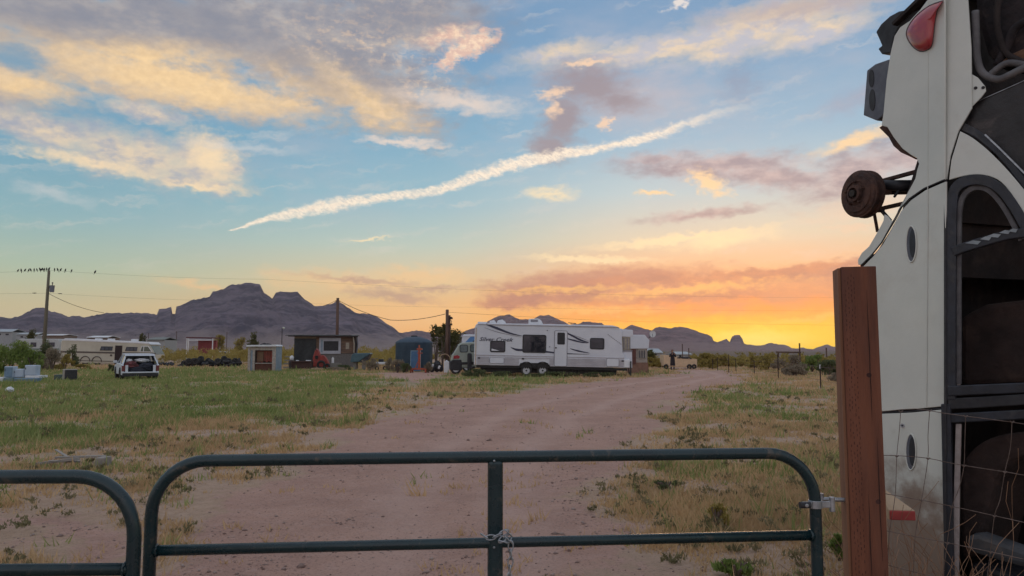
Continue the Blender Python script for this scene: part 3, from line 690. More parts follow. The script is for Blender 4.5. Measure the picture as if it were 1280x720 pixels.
def smooth_pts(pts, k=3):
    out = []; n = len(pts)
    for i in range(n - 1):
        p0 = pts[max(i - 1, 0)]; p1 = pts[i]; p2 = pts[i + 1]; p3 = pts[min(i + 2, n - 1)]
        for j in range(k):
            t = j / k
            out.append(tuple(.5 * (2 * p1[a] + (p2[a] - p0[a]) * t + (2 * p0[a] - 5 * p1[a] + 4 * p2[a] - p3[a]) * t * t + (3 * p1[a] - p0[a] - 3 * p2[a] + p3[a]) * t ** 3) for a in (0, 1)))
    return out + [pts[-1]]
LO = [(1181, -30), (1168, -12), (1150, 12), (1137, 26), (1125, 34), (1118, 45), (1113, 66), (1108, 99), (1104, 142), (1101.5, 157), (1109, 159), (1117, 172), (1128, 186), (1139, 194), (1146, 198), (1148.5, 205), (1146, 213), (1144, 223), (1137, 236), (1128, 252), (1122, 263), (1119, 272), (1114, 277), (1109, 270), (1105, 268), (1104, 276), (1096, 291), (1086, 308)]
SEAM = [(1181, 224.5), (1177, 226), (1155, 235.5), (1137, 248), (1125, 261), (1115, 280), (1102, 303), (1090, 318), (1077, 331)]
quarter = LO + [(1077, 316), (1072, 325), (1072.5, 331)] + SEAM[::-1]
cpart(sheet(quarter), 'rear_quarter_panel', M_BODY, bevel=.004)
# upper part of the quarter beyond the crease, up to the boot opening and the C pillar
upq = [(1181, -30), (1206, -34), (1210, 0), (1214, 60), (1215, 135), (1198, 164), (1188, 195), (1183.5, 224), (1181, 224.5)]
cpart(sheet(upq, f=B), 'rear_quarter_panel', M_BODY, bevel=.003)
cp = smooth_pts([(1200, 164), (1215, 172), (1235, 188), (1255, 208), (1275, 231), (1310, 275)]) + smooth_pts([(1310, 318), (1285, 275), (1268, 248), (1252, 228), (1236, 220), (1218, 218), (1200, 221), (1186, 225)]) + [(1189, 200)]
cpart(sheet(cp, f=B), 'c_pillar', M_BODY, bevel=.003)
def mud_paint():
    m = mat('mud_splashed_paint', (.64, .65, .60), .42, 0, (.57, .59, .55), 1.2); nt = m.node_tree; N = NX(nt); b = nt.nodes['Principled BSDF']; old = b.inputs['Base Color'].links[0].from_socket
    tc = nt.nodes.new('ShaderNodeTexCoord'); sp = nt.nodes.new('ShaderNodeSeparateXYZ'); nt.links.new(tc.outputs['Object'], sp.inputs[0])
    f = N.m('ADD', N.m('SUBTRACT', .98, sp.outputs[2]), N.m('MULTIPLY', N.m('SUBTRACT', N.noise(tc.outputs['Object'], 4.5, 7, .65), .5), 1.1))
    nt.links.new(N.mix(N.m('MULTIPLY', N.mapr(f, .0, .42), .85), old, (.17, .095, .06, 1)), b.inputs['Base Color']); return m
# doors
d1 = SEAM + [(1074, 420), (1078, 500), (1079.5, 515)] + [(1100, 515.5), (1140, 513), (1181, 509)]
d1 = [(x + (1.5 if i < 9 else 0), y + (2.2 if i < 9 else -1.2)) for i, (x, y) in enumerate(d1)]
rdoor = cpart(sheet(d1, -.002), 'rear_door', M_BODY, bevel=.004)
d2 = [(1080, 518), (1140, 515.6), (1181, 511.5), (1181, 790), (1181, 860), (1096, 860), (1090, 740)]
fdoor = cpart(sheet(d2, -.002), 'front_door', mud_paint(), bevel=.004, label='front door stained brown towards the ground')
sm = MB().tube([A(x, y, -.002) for x, y in SEAM], .004, 6).tube([A(x, y, -.004) for x, y in [(1080, 517), (1140, 514.3), (1181, 510)]], .004, 6)
cpart(sm, 'door_seam', M_BLACK, kind='stuff')
# the raised feature line along the flank
fe = MB().tube([A(1160.5, -20, .001), A(1160, 100, .001), A(1159.5, 300, .001), A(1158, 508, .001)], .0022, 6)
cpart(fe, 'crease_line', M_BODY)
# oval handles: rim and recess
for (hx, hy, hw, hh, par) in ((1139, 305, 6.2, 22.5, rdoor), (1138.5, 565, 6.2, 22.5, fdoor)):
    ring = [A(hx + hw * math.cos(t), hy + hh * math.sin(t), .002) for t in [2 * math.pi * i / 28 for i in range(28)]]
    o = cpart(MB().prism(ring, S * -.006), 'door_handle', M_GREYP, parent=par)
    o2 = cpart(MB().tube(ring, .0042, 6, closed=True), 'handle_rim', M_BODY, parent=par, smooth=True)
    fl_ = [A(hx + 1.3 + hw * .62 * math.cos(t), hy - 1 + hh * .80 * math.sin(t), .008) for t in [2 * math.pi * i / 20 for i in range(20)]]
    cpart(MB().prism(fl_, S * -.005), 'handle_flap', M_BLACKP, parent=par, bevel=.002)
cpart(MB().cyl(A(1128, 532, .006), A(1128, 532, -.004), .0125, n=16), 'door_lock', M_GALV, parent=fdoor)
cpart(MB().cyl(A(1128, 532, .009), A(1128, 532, .003), .006, n=12), 'keyhole', M_BLACK, parent=fdoor)
# tail light, bulged
tl = [(1179, 1), (1162, 7), (1146, 19), (1136, 32), (1133, 44), (1140, 57), (1150, 64), (1160, 62), (1165.5, 54), (1168.5, 28), (1172, 12)]
tlc = (1154, 36); mb = MB(); rings = []
for q, off in ((1.0, .001), (.94, .018), (.72, .030), (.4, .036)):
    rings.append([A(tlc[0] + (x - tlc[0]) * q, tlc[1] + (y - tlc[1]) * q, off) for x, y in smooth_pts(tl + [tl[0]], 3)[:-1]])
n = len(rings[0]); vs = [p for r in rings for p in r]; fs = [(i * n + j, i * n + (j + 1) % n, (i + 1) * n + (j + 1) % n, (i + 1) * n + j) for i in range(3) for j in range(n)] + [tuple(range(3 * n, 4 * n))]
mb.add(vs, fs); cpart(mb, 'tail_light', M_LENS, smooth=True)
cpart(MB().tube(rings[0], .0035, 6, closed=True), 'light_gasket', M_BLACK)
# torn black bumper bracket and the grey crush box beside it
bp_ = [(1148, 12), (1153, 15), (1144, 22), (1134, 28), (1122, 36), (1116, 50), (1114, 66), (1102, 68), (1097, 61), (1102, 57), (1099, 50), (1094.5, 40), (1101, 30), (1112, 20), (1123, 14), (1131, 12.5), (1141, 14)]
cpart(MB().prism([A(x, y, -.06) for x, y in bp_], INW * .30), 'bumper_fragment', M_BLACK, bevel=.008)
bb = [(1079, 144), (1083.5, 88), (1094, 80), (1111, 74), (1112, 90), (1106, 142), (1096, 151)]
cb = cpart(MB().prism([A(x, y, -.04) for x, y in bb], INW * .22), 'crush_box', M_GREYP, bevel=.006)
for (cx_, cy_, rx_, ry_) in ((1089, 98, 3.2, 11), (1090, 125, 3.6, 13.5)):
    cpart(MB().prism([A(cx_ + rx_ * math.cos(t), cy_ + ry_ * math.sin(t), -.036) for t in [2 * math.pi * i / 20 for i in range(20)]], S * -.008), 'slot', M_BLACK, parent=cb)
# inner wheel arch lining and rust behind the notch
la = [(1100, 158), (1112, 170), (1118, 181), (1127, 189), (1138, 194), (1146, 198), (1152, 190), (1140, 165), (1112, 150)]
cpart(MB().prism([A(x - 1.5, y + 1.5, -.05) for x, y in la], INW * .25), 'arch_liner', M_RUST, bevel=.004)
# underbody wall following the sill outline, and the far flank
def wall(pts, d0, d1, name, m):
    mb = MB(); a = [A(x, y, -d0) for x, y in pts]; b = [p + INW * (d1 - d0) for p in a]; n = len(a)
    mb.add(a + b, [(i, i + 1, n + i + 1, n + i) for i in range(n - 1)]); o = cpart(mb, name, m)
    sd = o.modifiers.new('solid', 'SOLIDIFY'); sd.thickness = .02; sd.offset = 0; return o
wall([(x + 3, y) for x, y in LO[4:10]], .02, 1.7, 'underbody', M_RUST)
wall([(1083, 318), (1077, 331), (1080, 500), (1088, 600), (1096, 720), (1100, 860)], .02, 1.7, 'underbody', M_RUST)
wall([(1115, 30), (1150, -4), (1181, -30)], .02, 1.7, 'rear_bulkhead', M_DARKIN)
far = [A(x, y) + INW * 1.72 for x, y in [(1110, 66), (1150, 0), (1181, -30), (1181, 860), (1100, 860), (1080, 500), (1084, 318), (1125, 262), (1150, 205), (1108, 150)]]
cpart(MB().prism(far, INW * .02), 'far_flank', M_BODY)
# cabin: dark floor, far side trim and roof beyond the frame
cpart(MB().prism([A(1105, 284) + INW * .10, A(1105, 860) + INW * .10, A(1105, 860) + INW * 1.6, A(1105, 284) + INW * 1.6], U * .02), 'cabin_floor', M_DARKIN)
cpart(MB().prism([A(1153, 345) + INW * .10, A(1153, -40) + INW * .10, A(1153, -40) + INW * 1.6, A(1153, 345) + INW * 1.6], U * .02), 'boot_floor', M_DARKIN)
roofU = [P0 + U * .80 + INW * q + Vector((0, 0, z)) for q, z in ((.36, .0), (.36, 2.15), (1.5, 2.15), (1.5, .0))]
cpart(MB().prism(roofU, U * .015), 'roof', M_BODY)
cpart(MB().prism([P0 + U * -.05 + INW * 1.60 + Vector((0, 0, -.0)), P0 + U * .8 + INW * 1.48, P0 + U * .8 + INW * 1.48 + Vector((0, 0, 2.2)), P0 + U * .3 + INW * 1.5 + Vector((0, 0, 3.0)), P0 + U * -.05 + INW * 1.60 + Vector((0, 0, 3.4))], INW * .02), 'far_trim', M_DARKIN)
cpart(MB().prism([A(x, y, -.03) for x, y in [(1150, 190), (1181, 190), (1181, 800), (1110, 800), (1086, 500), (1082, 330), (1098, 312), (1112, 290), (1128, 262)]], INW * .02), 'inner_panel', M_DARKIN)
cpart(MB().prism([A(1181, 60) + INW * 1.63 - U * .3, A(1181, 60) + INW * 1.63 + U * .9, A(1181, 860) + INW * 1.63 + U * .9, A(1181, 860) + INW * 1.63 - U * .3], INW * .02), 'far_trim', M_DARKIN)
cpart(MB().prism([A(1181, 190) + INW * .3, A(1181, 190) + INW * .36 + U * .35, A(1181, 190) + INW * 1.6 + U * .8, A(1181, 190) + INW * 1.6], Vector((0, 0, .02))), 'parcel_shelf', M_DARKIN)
# window frames: outer black frame following the glass, rear door
def strip(pts, w, f, off=0.0, th=.018, wpx=None):
    """flat band w px wide along pts"""
    Lq = []; Rq = []; n = len(pts)
    for i, (x, y) in enumerate(pts):
        a = pts[max(i - 1, 0)]; b = pts[min(i + 1, n - 1)]; dx, dy = b[0] - a[0], b[1] - a[1]; L = math.hypot(dx, dy) or 1; ww = (w[i] if isinstance(w, (list, tuple)) else w) / 2
        Lq.append(f(x - dy / L * ww, y + dx / L * ww, off)); Rq.append(f(x + dy / L * ww, y - dx / L * ww, off))
    n_ = NB if f is B else S
    mb = MB(); vs = Lq + Rq + [p - n_ * th for p in Lq + Rq]; k = n; fs = []
    for i in range(k - 1):
        fs += [(i, i + 1, k + i + 1, k + i), (2 * k + i, 3 * k + i, 3 * k + i + 1, 2 * k + i + 1), (i, 2 * k + i, 2 * k + i + 1, i + 1), (k + i, k + i + 1, 3 * k + i + 1, 3 * k + i)]
    fs += [(0, k, 3 * k, 2 * k), (k - 1, 3 * k - 1, 4 * k - 1, 2 * k - 1)]
    return mb.add(vs, fs)
arc = smooth_pts([(1188, 500), (1188, 400), (1188.5, 300), (1190, 250), (1196, 233), (1212, 225), (1232, 226), (1250, 236), (1266, 256), (1282, 284), (1312, 340)], 4)
wf_ = cpart(strip(arc, 13, B, .006, .03), 'window_frame', M_BLACKP, bevel=.003)
arc2 = smooth_pts([(1198, 480), (1198, 300), (1200, 256), (1208, 240), (1222, 234), (1238, 240), (1256, 262), (1276, 300)], 4)
cpart(strip(arc2, 6, B, -.012, .02), 'window_seal', M_HOSE, parent=wf_)
cpart(strip([(1182, 505), (1188, 800)], 12, B, .006, .03), 'window_frame', M_BLACKP, bevel=.003)
cpart(strip([(1181.5, 224), (1181.5, 505), (1181.5, 800)], 3.2, B, .010, .01), 'belt_moulding', M_BLACK)
b1 = smooth_pts([(1190, 315), (1205, 309), (1235, 300), (1262, 293), (1300, 289)], 3)
bar = cpart(strip(b1, 12, B, .010, .03), 'window_divider', M_BLACKP, bevel=.006)
fl = MB()
for x, y, w in ((1216, 301, 10), (1232, 296, 7), (1242, 292.5, 9), (1256, 288, 7), (1266, 286, 6)):
    fl.prism([B(x - w, y + 3, .014), B(x, y - .5, .016), B(x + w, y + .5, .014), B(x + w * .6, y + 4.5, .012)], NB * -.004)
cpart(fl, 'torn_seal_flake', mat('pale_seal', (.33, .38, .42), .8), parent=bar, kind='stuff')
cpart(strip([(1184, 489), (1225, 487), (1300, 484)], 13, B, .012, .04), 'b_pillar', M_BLACKP, bevel=.006)
cpart(strip([(1184, 505), (1225, 503), (1300, 498)], 14, B, .004, .04), 'b_pillar', M_BLACK, bevel=.006)
cpart(strip([(1184, 523), (1225, 521), (1300, 517)], 12, B, .0, .04), 'b_pillar', M_BLACKP, bevel=.006)
M_PALE = mat('sun_bleached_trim', (.36, .31, .30), .8, 0, (.27, .23, .22), 20)
cpart(strip([(1198.5, 254), (1198, 340), (1197.5, 482)], [4.5, 5, 5.5], B, -.016, .015), 'trim_strip', M_PALE, bevel=.003)
cpart(strip([(1198, 530), (1196, 600), (1194, 740), (1193, 820)], [7, 7, 8, 8], B, -.010, .015), 'trim_strip', M_PALE, bevel=.003)
# seats and cabin clutter
def lump(pts, w, off, th, name, m, f=B, bev=.03):
    return cpart(MB().prism([f(x, y, off) for x, y in pts], INW * th), name, m, bevel=bev)
lump([(1200, 395), (1230, 380), (1300, 372), (1300, 478), (1200, 482)], 0, -.35, .6, 'rear_seat', mat('brown_upholstery', (.040, .024, .021), .95, 0, (.020, .013, .012), 4, 7, .8, 14, dirt=((.09, .055, .042), 6, .52, .75, .5)))
sc_ = smooth_pts([(1196, 600), (1204, 572), (1225, 552), (1255, 542), (1300, 538)], 3)
lump(sc_ + [(1330, 560), (1290, 566), (1262, 576), (1244, 600), (1236, 640), (1225, 690), (1200, 700)], 0, -.16, .3, 'front_seat', mat('brown_upholstery', (0, 0, 0)))
lump([(1206, 668), (1222, 666), (1268, 682), (1300, 694), (1300, 716), (1262, 706), (1208, 690)], 0, -.02, .10, 'door_trim', mat('dusty_dark_trim', (.06, .066, .076), .7, 0, (.035, .036, .04), 5, dirt=((.14, .11, .09), 6, .5, .72, .5)))
lump([(1210, 700), (1300, 730), (1300, 860), (1200, 860)], 0, -.3, .5, 'dashboard', M_BLACKP)
# boot opening: lip, dark cavity, seal, bracket, hoses
cav = MB(); c0 = B(1211, -40); c1 = B(1214, 165)
a_ = B(1213, -60) - U * .22 + INW * .02; b_ = B(1216, 200) - U * .22 + INW * .02
cav.prism([a_, a_ + INW * 1.5, b_ + INW * 1.5 - Vector((0, 0, .3)), b_ - Vector((0, 0, .3))], -U * .02)
cpart(cav, 'boot_cavity', M_DARKIN)
lump([(1212, -40), (1330, -40), (1330, 70), (1290, 82), (1252, 92), (1230, 70), (1216, 20)], 0, -.14, .25, 'boot_lining', mat('dusty_black_cloth', (.030, .022, .024), .95, 0, (.010, .008, .010), 6, 8, .9, 9, dirt=((.12, .085, .07), 5, .55, .75, .5)), bev=.05)
def hose(pts, r, m, name='hose', off=-.03): 
    return cpart(MB().tube([B(x, y, off + (o if o else 0)) for x, y, o in pts], r, 10), name, m, smooth=True)
def hs(pts, r, m, name, off): return cpart(MB().tube([B(x, y, off) for x, y in smooth_pts(pts, 4)], r, 10), name, m, smooth=True)
hs([(1219, 14), (1220, 45), (1221, 70), (1226, 88), (1237, 97), (1250, 99), (1266, 92), (1290, 80)], .020, M_HOSE, 'boot_seal', -.035)
hs([(1252, -20), (1246, 20), (1250, 48), (1262, 70), (1300, 84)], .016, M_DARKIN, 'hose', -.07)
hs([(1300, 20), (1270, 34), (1258, 60), (1246, 82)], .022, mat('dusty_black_cloth', (0, 0, 0)), 'hose', -.09)
hs([(1236, 95), (1256, 80), (1275, 80), (1300, 88)], .018, M_HOSE, 'hose', -.05)
lump([(1250, 78), (1262, 68), (1280, 60), (1300, 58), (1300, 80), (1275, 82)], 0, -.08, .03, 'torn_insulation', mat('tan_felt', (.16, .08, .045), .95, 0, (.08, .045, .03), 12, bump=.6), bev=.008)
br = cpart(MB().prism([B(x, y, -.012) for x, y in [(1213, 92), (1222, 97), (1231, 108), (1232, 114), (1226, 122), (1214, 134)]], INW * .006), 'hinge_bracket', M_BODY, bevel=.002)
for bx_, by_ in ((1219.5, 110), (1229, 109.5)): cpart(MB().cyl(B(bx_, by_, -.008), B(bx_, by_, -.02), .009, n=10), 'bolt_hole', M_BLACK, parent=br)
# rear window remains: dark pane, bright edge, blue black seal
cpart(MB().prism([B(x, y, -.05) for x, y in [(1219, 128), (1300, 92), (1300, 262), (1262, 205), (1232, 172), (1205, 158)]], INW * .006), 'rear_window', mat('dirty_glass', (.014, .011, .013), .45, 0, (.008, .007, .008), 5, dirt=((.075, .055, .05), 3.2, .50, .68, .8), bump=.3))
cpart(MB().tube([B(1219, 128, -.046), B(1300, 92, -.046)], .0022, 6), 'glass_edge', M_GALV)
cpart(strip(smooth_pts([(1203, 158), (1222, 168), (1244, 186), (1264, 208), (1300, 255)], 3), [10] * 13, B, -.02, .03), 'window_seal', M_BLACKP, bevel=.004)
cpart(strip([(1231, 168), (1250, 186), (1272, 208), (1300, 236)], 2.2, B, -.012, .01), 'chrome_trim', M_GALV)
# hub, drum and the dangling rear axle
dc = A(1069, 242, .06); 
def ax(p, q): return p + INW * q
dr = MB(); prof = [(.0, .000), (.035, .000), (.036, -.022), (.052, -.020), (.056, .006), (.078, .008), (.080, .000), (.116, .002), (.119, .012), (.136, .016), (.141, .026), (.149, .028), (.149, .038), (.139, .042), (.139, .078), (.151, .080), (.151, .092), (.0, .096)]
e1 = U.copy(); e2 = Vector((0, 0, 1)); N_ = 36; vs = []; fs = []
for i, (r_, q_) in enumerate(prof):
    for j in range(N_):
        a = 2 * math.pi * j / N_; vs.append(dc + (e1 * math.cos(a) + e2 * math.sin(a)) * max(r_, .0005) + INW * q_)
for i in range(len(prof) - 1):
    for j in range(N_): fs.append((i * N_ + j, i * N_ + (j + 1) % N_, (i + 1) * N_ + (j + 1) % N_, (i + 1) * N_ + j))
dr.add(vs, fs); drum = cpart(dr, 'brake_drum', M_RUST); smooth_angle(drum, 30)
for k in range(5):
    a = 2 * math.pi * k / 5 + .3; p = dc + (e1 * math.cos(a) + e2 * math.sin(a)) * .072
    cpart(MB().cyl(p - INW * .022, p + INW * .01, .0065, n=8), 'wheel_stud', M_RUST, parent=drum)
cpart(MB().cyl(dc - INW * .03, dc + INW * .0, .022, n=12), 'hub_cap', mat('hub_dark', (.05, .04, .035), .6, .5), parent=drum)
bx0 = dc + INW * .09
axm = MB(); upz = Vector((0, 0, 1))
def P(px, py, q=.06): return A(px, py, -q)
axm.tube([bx0 + upz * .03, bx0 + upz * .035 + INW * .35 + U * .1, P(1150, 228, .45)], [.034, .03, .026], 10)
cpart(axm, 'axle_tube', M_RUST, smooth=True)
cpart(MB().box((P(1118, 222, .16)) , (.42, .03, .022), (0, 0, math.atan2(U.y, U.x))).box(P(1118, 257, .16), (.34, .03, .022), (0, 0, math.atan2(U.y, U.x))), 'control_arm', M_RUST, bevel=.003)
cpart(MB().tube([P(1102, 231, .1), P(1142, 233, .2)], [.03, .04], 12).tube([P(1118, 246, .1), P(1130, 228, .2)], .008, 6).tube([P(1095, 250, .08), P(1101, 262, .1), P(1113, 276, .12)], .012, 6), 'strut', M_BLACK, smooth=True)
cpart(MB().tube([P(1092, 262, .08), P(1097, 290, .1)], .010, 6).tube([P(1094, 225, .08), P(1091, 262, .08)], .012, 6).box(P(1108, 240, .12), (.05, .04, .03)).box(P(1100, 262, .1), (.04, .04, .03)), 'brake_cable', M_RUST)

# ------------------------------------------------------------------ wire fence right of the post
wfn = thing('wire_fence', 'woven wire stock fence running right from the wooden post in front of the wreck', 'fence', (W(1105, 560, 3.1).x, 3.1, 0))
wo = Vector(wfn.location)
M_WIRE = mat('rusty_fence_wire', (.20, .155, .14), .6, .6, (.12, .085, .07), 30)
def fy(px): return 3.14 - (px - 1105) / 175 * .25
def wire(pts, r=.0016):
    part(MB().tube([W(x, y, fy(x)) - wo for x, y in smooth_pts(pts, 3)], r, 5), 'wire', M_WIRE, wfn)
for p in ([(1100, 515), (1143, 511), (1177, 516), (1206, 520), (1245, 525), (1280, 530), (1340, 540)], [(1100, 569), (1130, 570), (1161, 573), (1189, 579), (1225, 585), (1258, 590), (1280, 594), (1340, 604)], [(1100, 616), (1151, 625), (1195, 634), (1240, 644), (1280, 653), (1340, 667)], [(1100, 662), (1177, 677), (1230, 688), (1280, 699), (1340, 712)], [(1105, 705), (1180, 724), (1280, 746), (1340, 760)]): wire(p)
for p in ([(1126, 514), (1124, 540), (1121, 570), (1119, 620), (1112, 664), (1110, 708)], [(1162, 514), (1160, 545), (1160, 573), (1152, 625), (1144, 670), (1142, 716)], [(1207, 520), (1206, 552), (1205, 582), (1199, 610), (1190, 634), (1184, 679), (1178, 724)], [(1265, 527), (1263, 560), (1256, 590), (1250, 625), (1243, 645), (1238, 690), (1232, 736)], [(1322, 537), (1318, 600), (1310, 660), (1300, 750)]): wire(p, .0013)
kn = MB()
for x, y in ((1126, 514), (1162, 513), (1207, 520), (1265, 527), (1121, 570), (1160, 573), (1205, 582), (1256, 590), (1152, 625), (1190, 634), (1243, 645), (1184, 679), (1238, 690)):
    kn.tube([W(x - 2.5, y - 1, fy(x)) - wo, W(x, y + 1.6, fy(x) - .003) - wo, W(x + 2.5, y - .6, fy(x)) - wo], .0024, 5)
part(kn, 'knot', M_WIRE, wfn, kind='stuff')

# dead weeds against the fence and the wreck
M_WEED = mat('dead_weed', (.30, .17, .10), .9, 0, (.20, .11, .065), 12)
def dead_weed(loc, h, n, label, seed, spread=.25, r=.0022):
    rr = random.Random(seed); t = thing('dead_weed', label, 'weed', loc, 0)
    st = MB()
    for k in range(n):
        a = rr.uniform(0, 6.28); p = Vector((rr.uniform(-.05, .05), rr.uniform(-.05, .05), -.03)); d = Vector((math.cos(a) * spread, math.sin(a) * spread, 1)).normalized(); pts = [p.copy()]; L = h * rr.uniform(.5, 1)
        for j in range(6):
            d = (d + Vector((rr.uniform(-.25, .25), rr.uniform(-.25, .25), rr.uniform(-.12, .08)))).normalized(); p = p + d * L / 6; pts.append(p.copy())
            if j > 1 and rr.random() < .75:
                q = p.copy(); e = (d + Vector((rr.uniform(-1, 1), rr.uniform(-1, 1), rr.uniform(-.1, .6)))).normalized(); bb_ = [q.copy()]
                for _ in range(3): e = (e + Vector((rr.uniform(-.4, .4), rr.uniform(-.4, .4), rr.uniform(-.3, .3)))).normalized(); q = q + e * L * .09; bb_.append(q.copy())
                st.tube(bb_, r * .5, 3, caps=False)
        st.tube(pts, [r * (1 - .12 * i) for i in range(7)], 4, caps=False)
    part(st, 'stem', M_WEED, t); return t
dead_weed((W(1140, 700, 3.75).x, 3.75, 0), .80, 130, 'rusty brown dry weed piled between post and car door', 1, .7, .0032)
dead_weed((W(1166, 700, 3.55).x, 3.55, 0), .60, 90, 'low tangled dry weed at the foot of the front door', 12, .9)
dead_weed((W(1212, 700, 3.2).x, 3.2, 0), 1.05, 9, 'tall thin dry stalks standing in front of the car window', 2, .12)
dead_weed((W(1240, 700, 3.25).x, 3.25, 0), 1.10, 8, 'dry stalks leaning right against the wire fence', 3, .2)
dead_weed((W(1225, 700, 3.3).x, 3.3, 0), .62, 80, 'dense dry weed clump at the lower right corner', 4, .7)
dead_weed((W(1275, 700, 3.2).x, 3.2, 0), .66, 60, 'dry weed clump cut off by the right edge', 5, .6)
#SECTION3
# ------------------------------------------------------------------ mid distance: helper frame facing the camera
class Fr:
    def __init__(s, px0, Y): s.Y = Y; s.X0 = W(px0, 438, Y).x
    def x(s, px): return W(px, 438, s.Y).x - s.X0
    def z(s, py): return W(640, py, s.Y).z
    def loc(s): return (s.X0, s.Y, 0)
def rrect(x0, x1, z0, z1, y, r, n=4):
    pts = []
    for cx, cz, a0 in ((x1 - r, z1 - r, 0), (x0 + r, z1 - r, 90), (x0 + r, z0 + r, 180), (x1 - r, z0 + r, 270)):
        for i in range(n + 1):
            a = R(a0 + 90 * i / n); pts.append((cx + r * math.cos(a), y, cz + r * math.sin(a)))
    return pts
def wheel(parent, x, y, z, r, w, rimmat, spokes=8, name='wheel'):
    """wheel whose axle runs along local y, outer side towards -y"""
    t = MB(); n = 28; prof = [(r * .60, 0), (r * .90, -.0), (r, .035), (r, w - .035), (r * .9, w), (r * .6, w)]
    vs = []; fs = []
    for rr, yy in prof:
        for j in range(n): a = 2 * math.pi * j / n; vs.append((x + rr * math.cos(a), y + yy, z + rr * math.sin(a)))
    for i in range(len(prof) - 1):
        for j in range(n): fs.append((i * n + j, i * n + (j + 1) % n, (i + 1) * n + (j + 1) % n, (i + 1) * n + j))
    t.add(vs, fs); o = part(t, 'tyre', M_RUBBER, parent, smooth=True)
    rm = MB().cyl((x, y + .05, z), (x, y + .09, z), r * .60, n=24).torus((x, y + .02, z), r * .58, .018, 'y', 24, 6)
    for k in range(spokes):
        a = 2 * math.pi * k / spokes; rm.cyl((x + math.cos(a) * r * .12, y + .035, z + math.sin(a) * r * .12), (x + math.cos(a) * r * .56, y + .035, z + math.sin(a) * r * .56), .035, .028, 6)
    part(rm, 'rim', rimmat, parent)
    part(MB().cyl((x, y + .0, z), (x, y + .06, z), r * .17, n=12), 'hub', M_BLACK, parent)

M_RIM = mat('white_rim', (.62, .63, .66), .4)
M_SIDING = mat('white_trailer_siding', (.66, .68, .73), .5, 0, (.60, .62, .68), .9, 5, dirt=((.42, .40, .40), 1.2, .58, .8, .4))
M_BAND = mat('grey_corrugated_skirt', (.46, .44, .47), .55, 0, (.38, .36, .39), 2, dirt=((.28, .22, .19), 2, .55, .8, .4))
M_DECAL = mat('dark_blue_decal', (.03, .035, .075), .4)
M_DECALG = mat('grey_decal', (.25, .24, .27), .4)
M_FRAME = mat('black_chassis', (.02, .018, .018), .7)
M_CURT = mat('beige_curtain', (.42, .37, .30), .9, 0, (.30, .27, .22), 14)

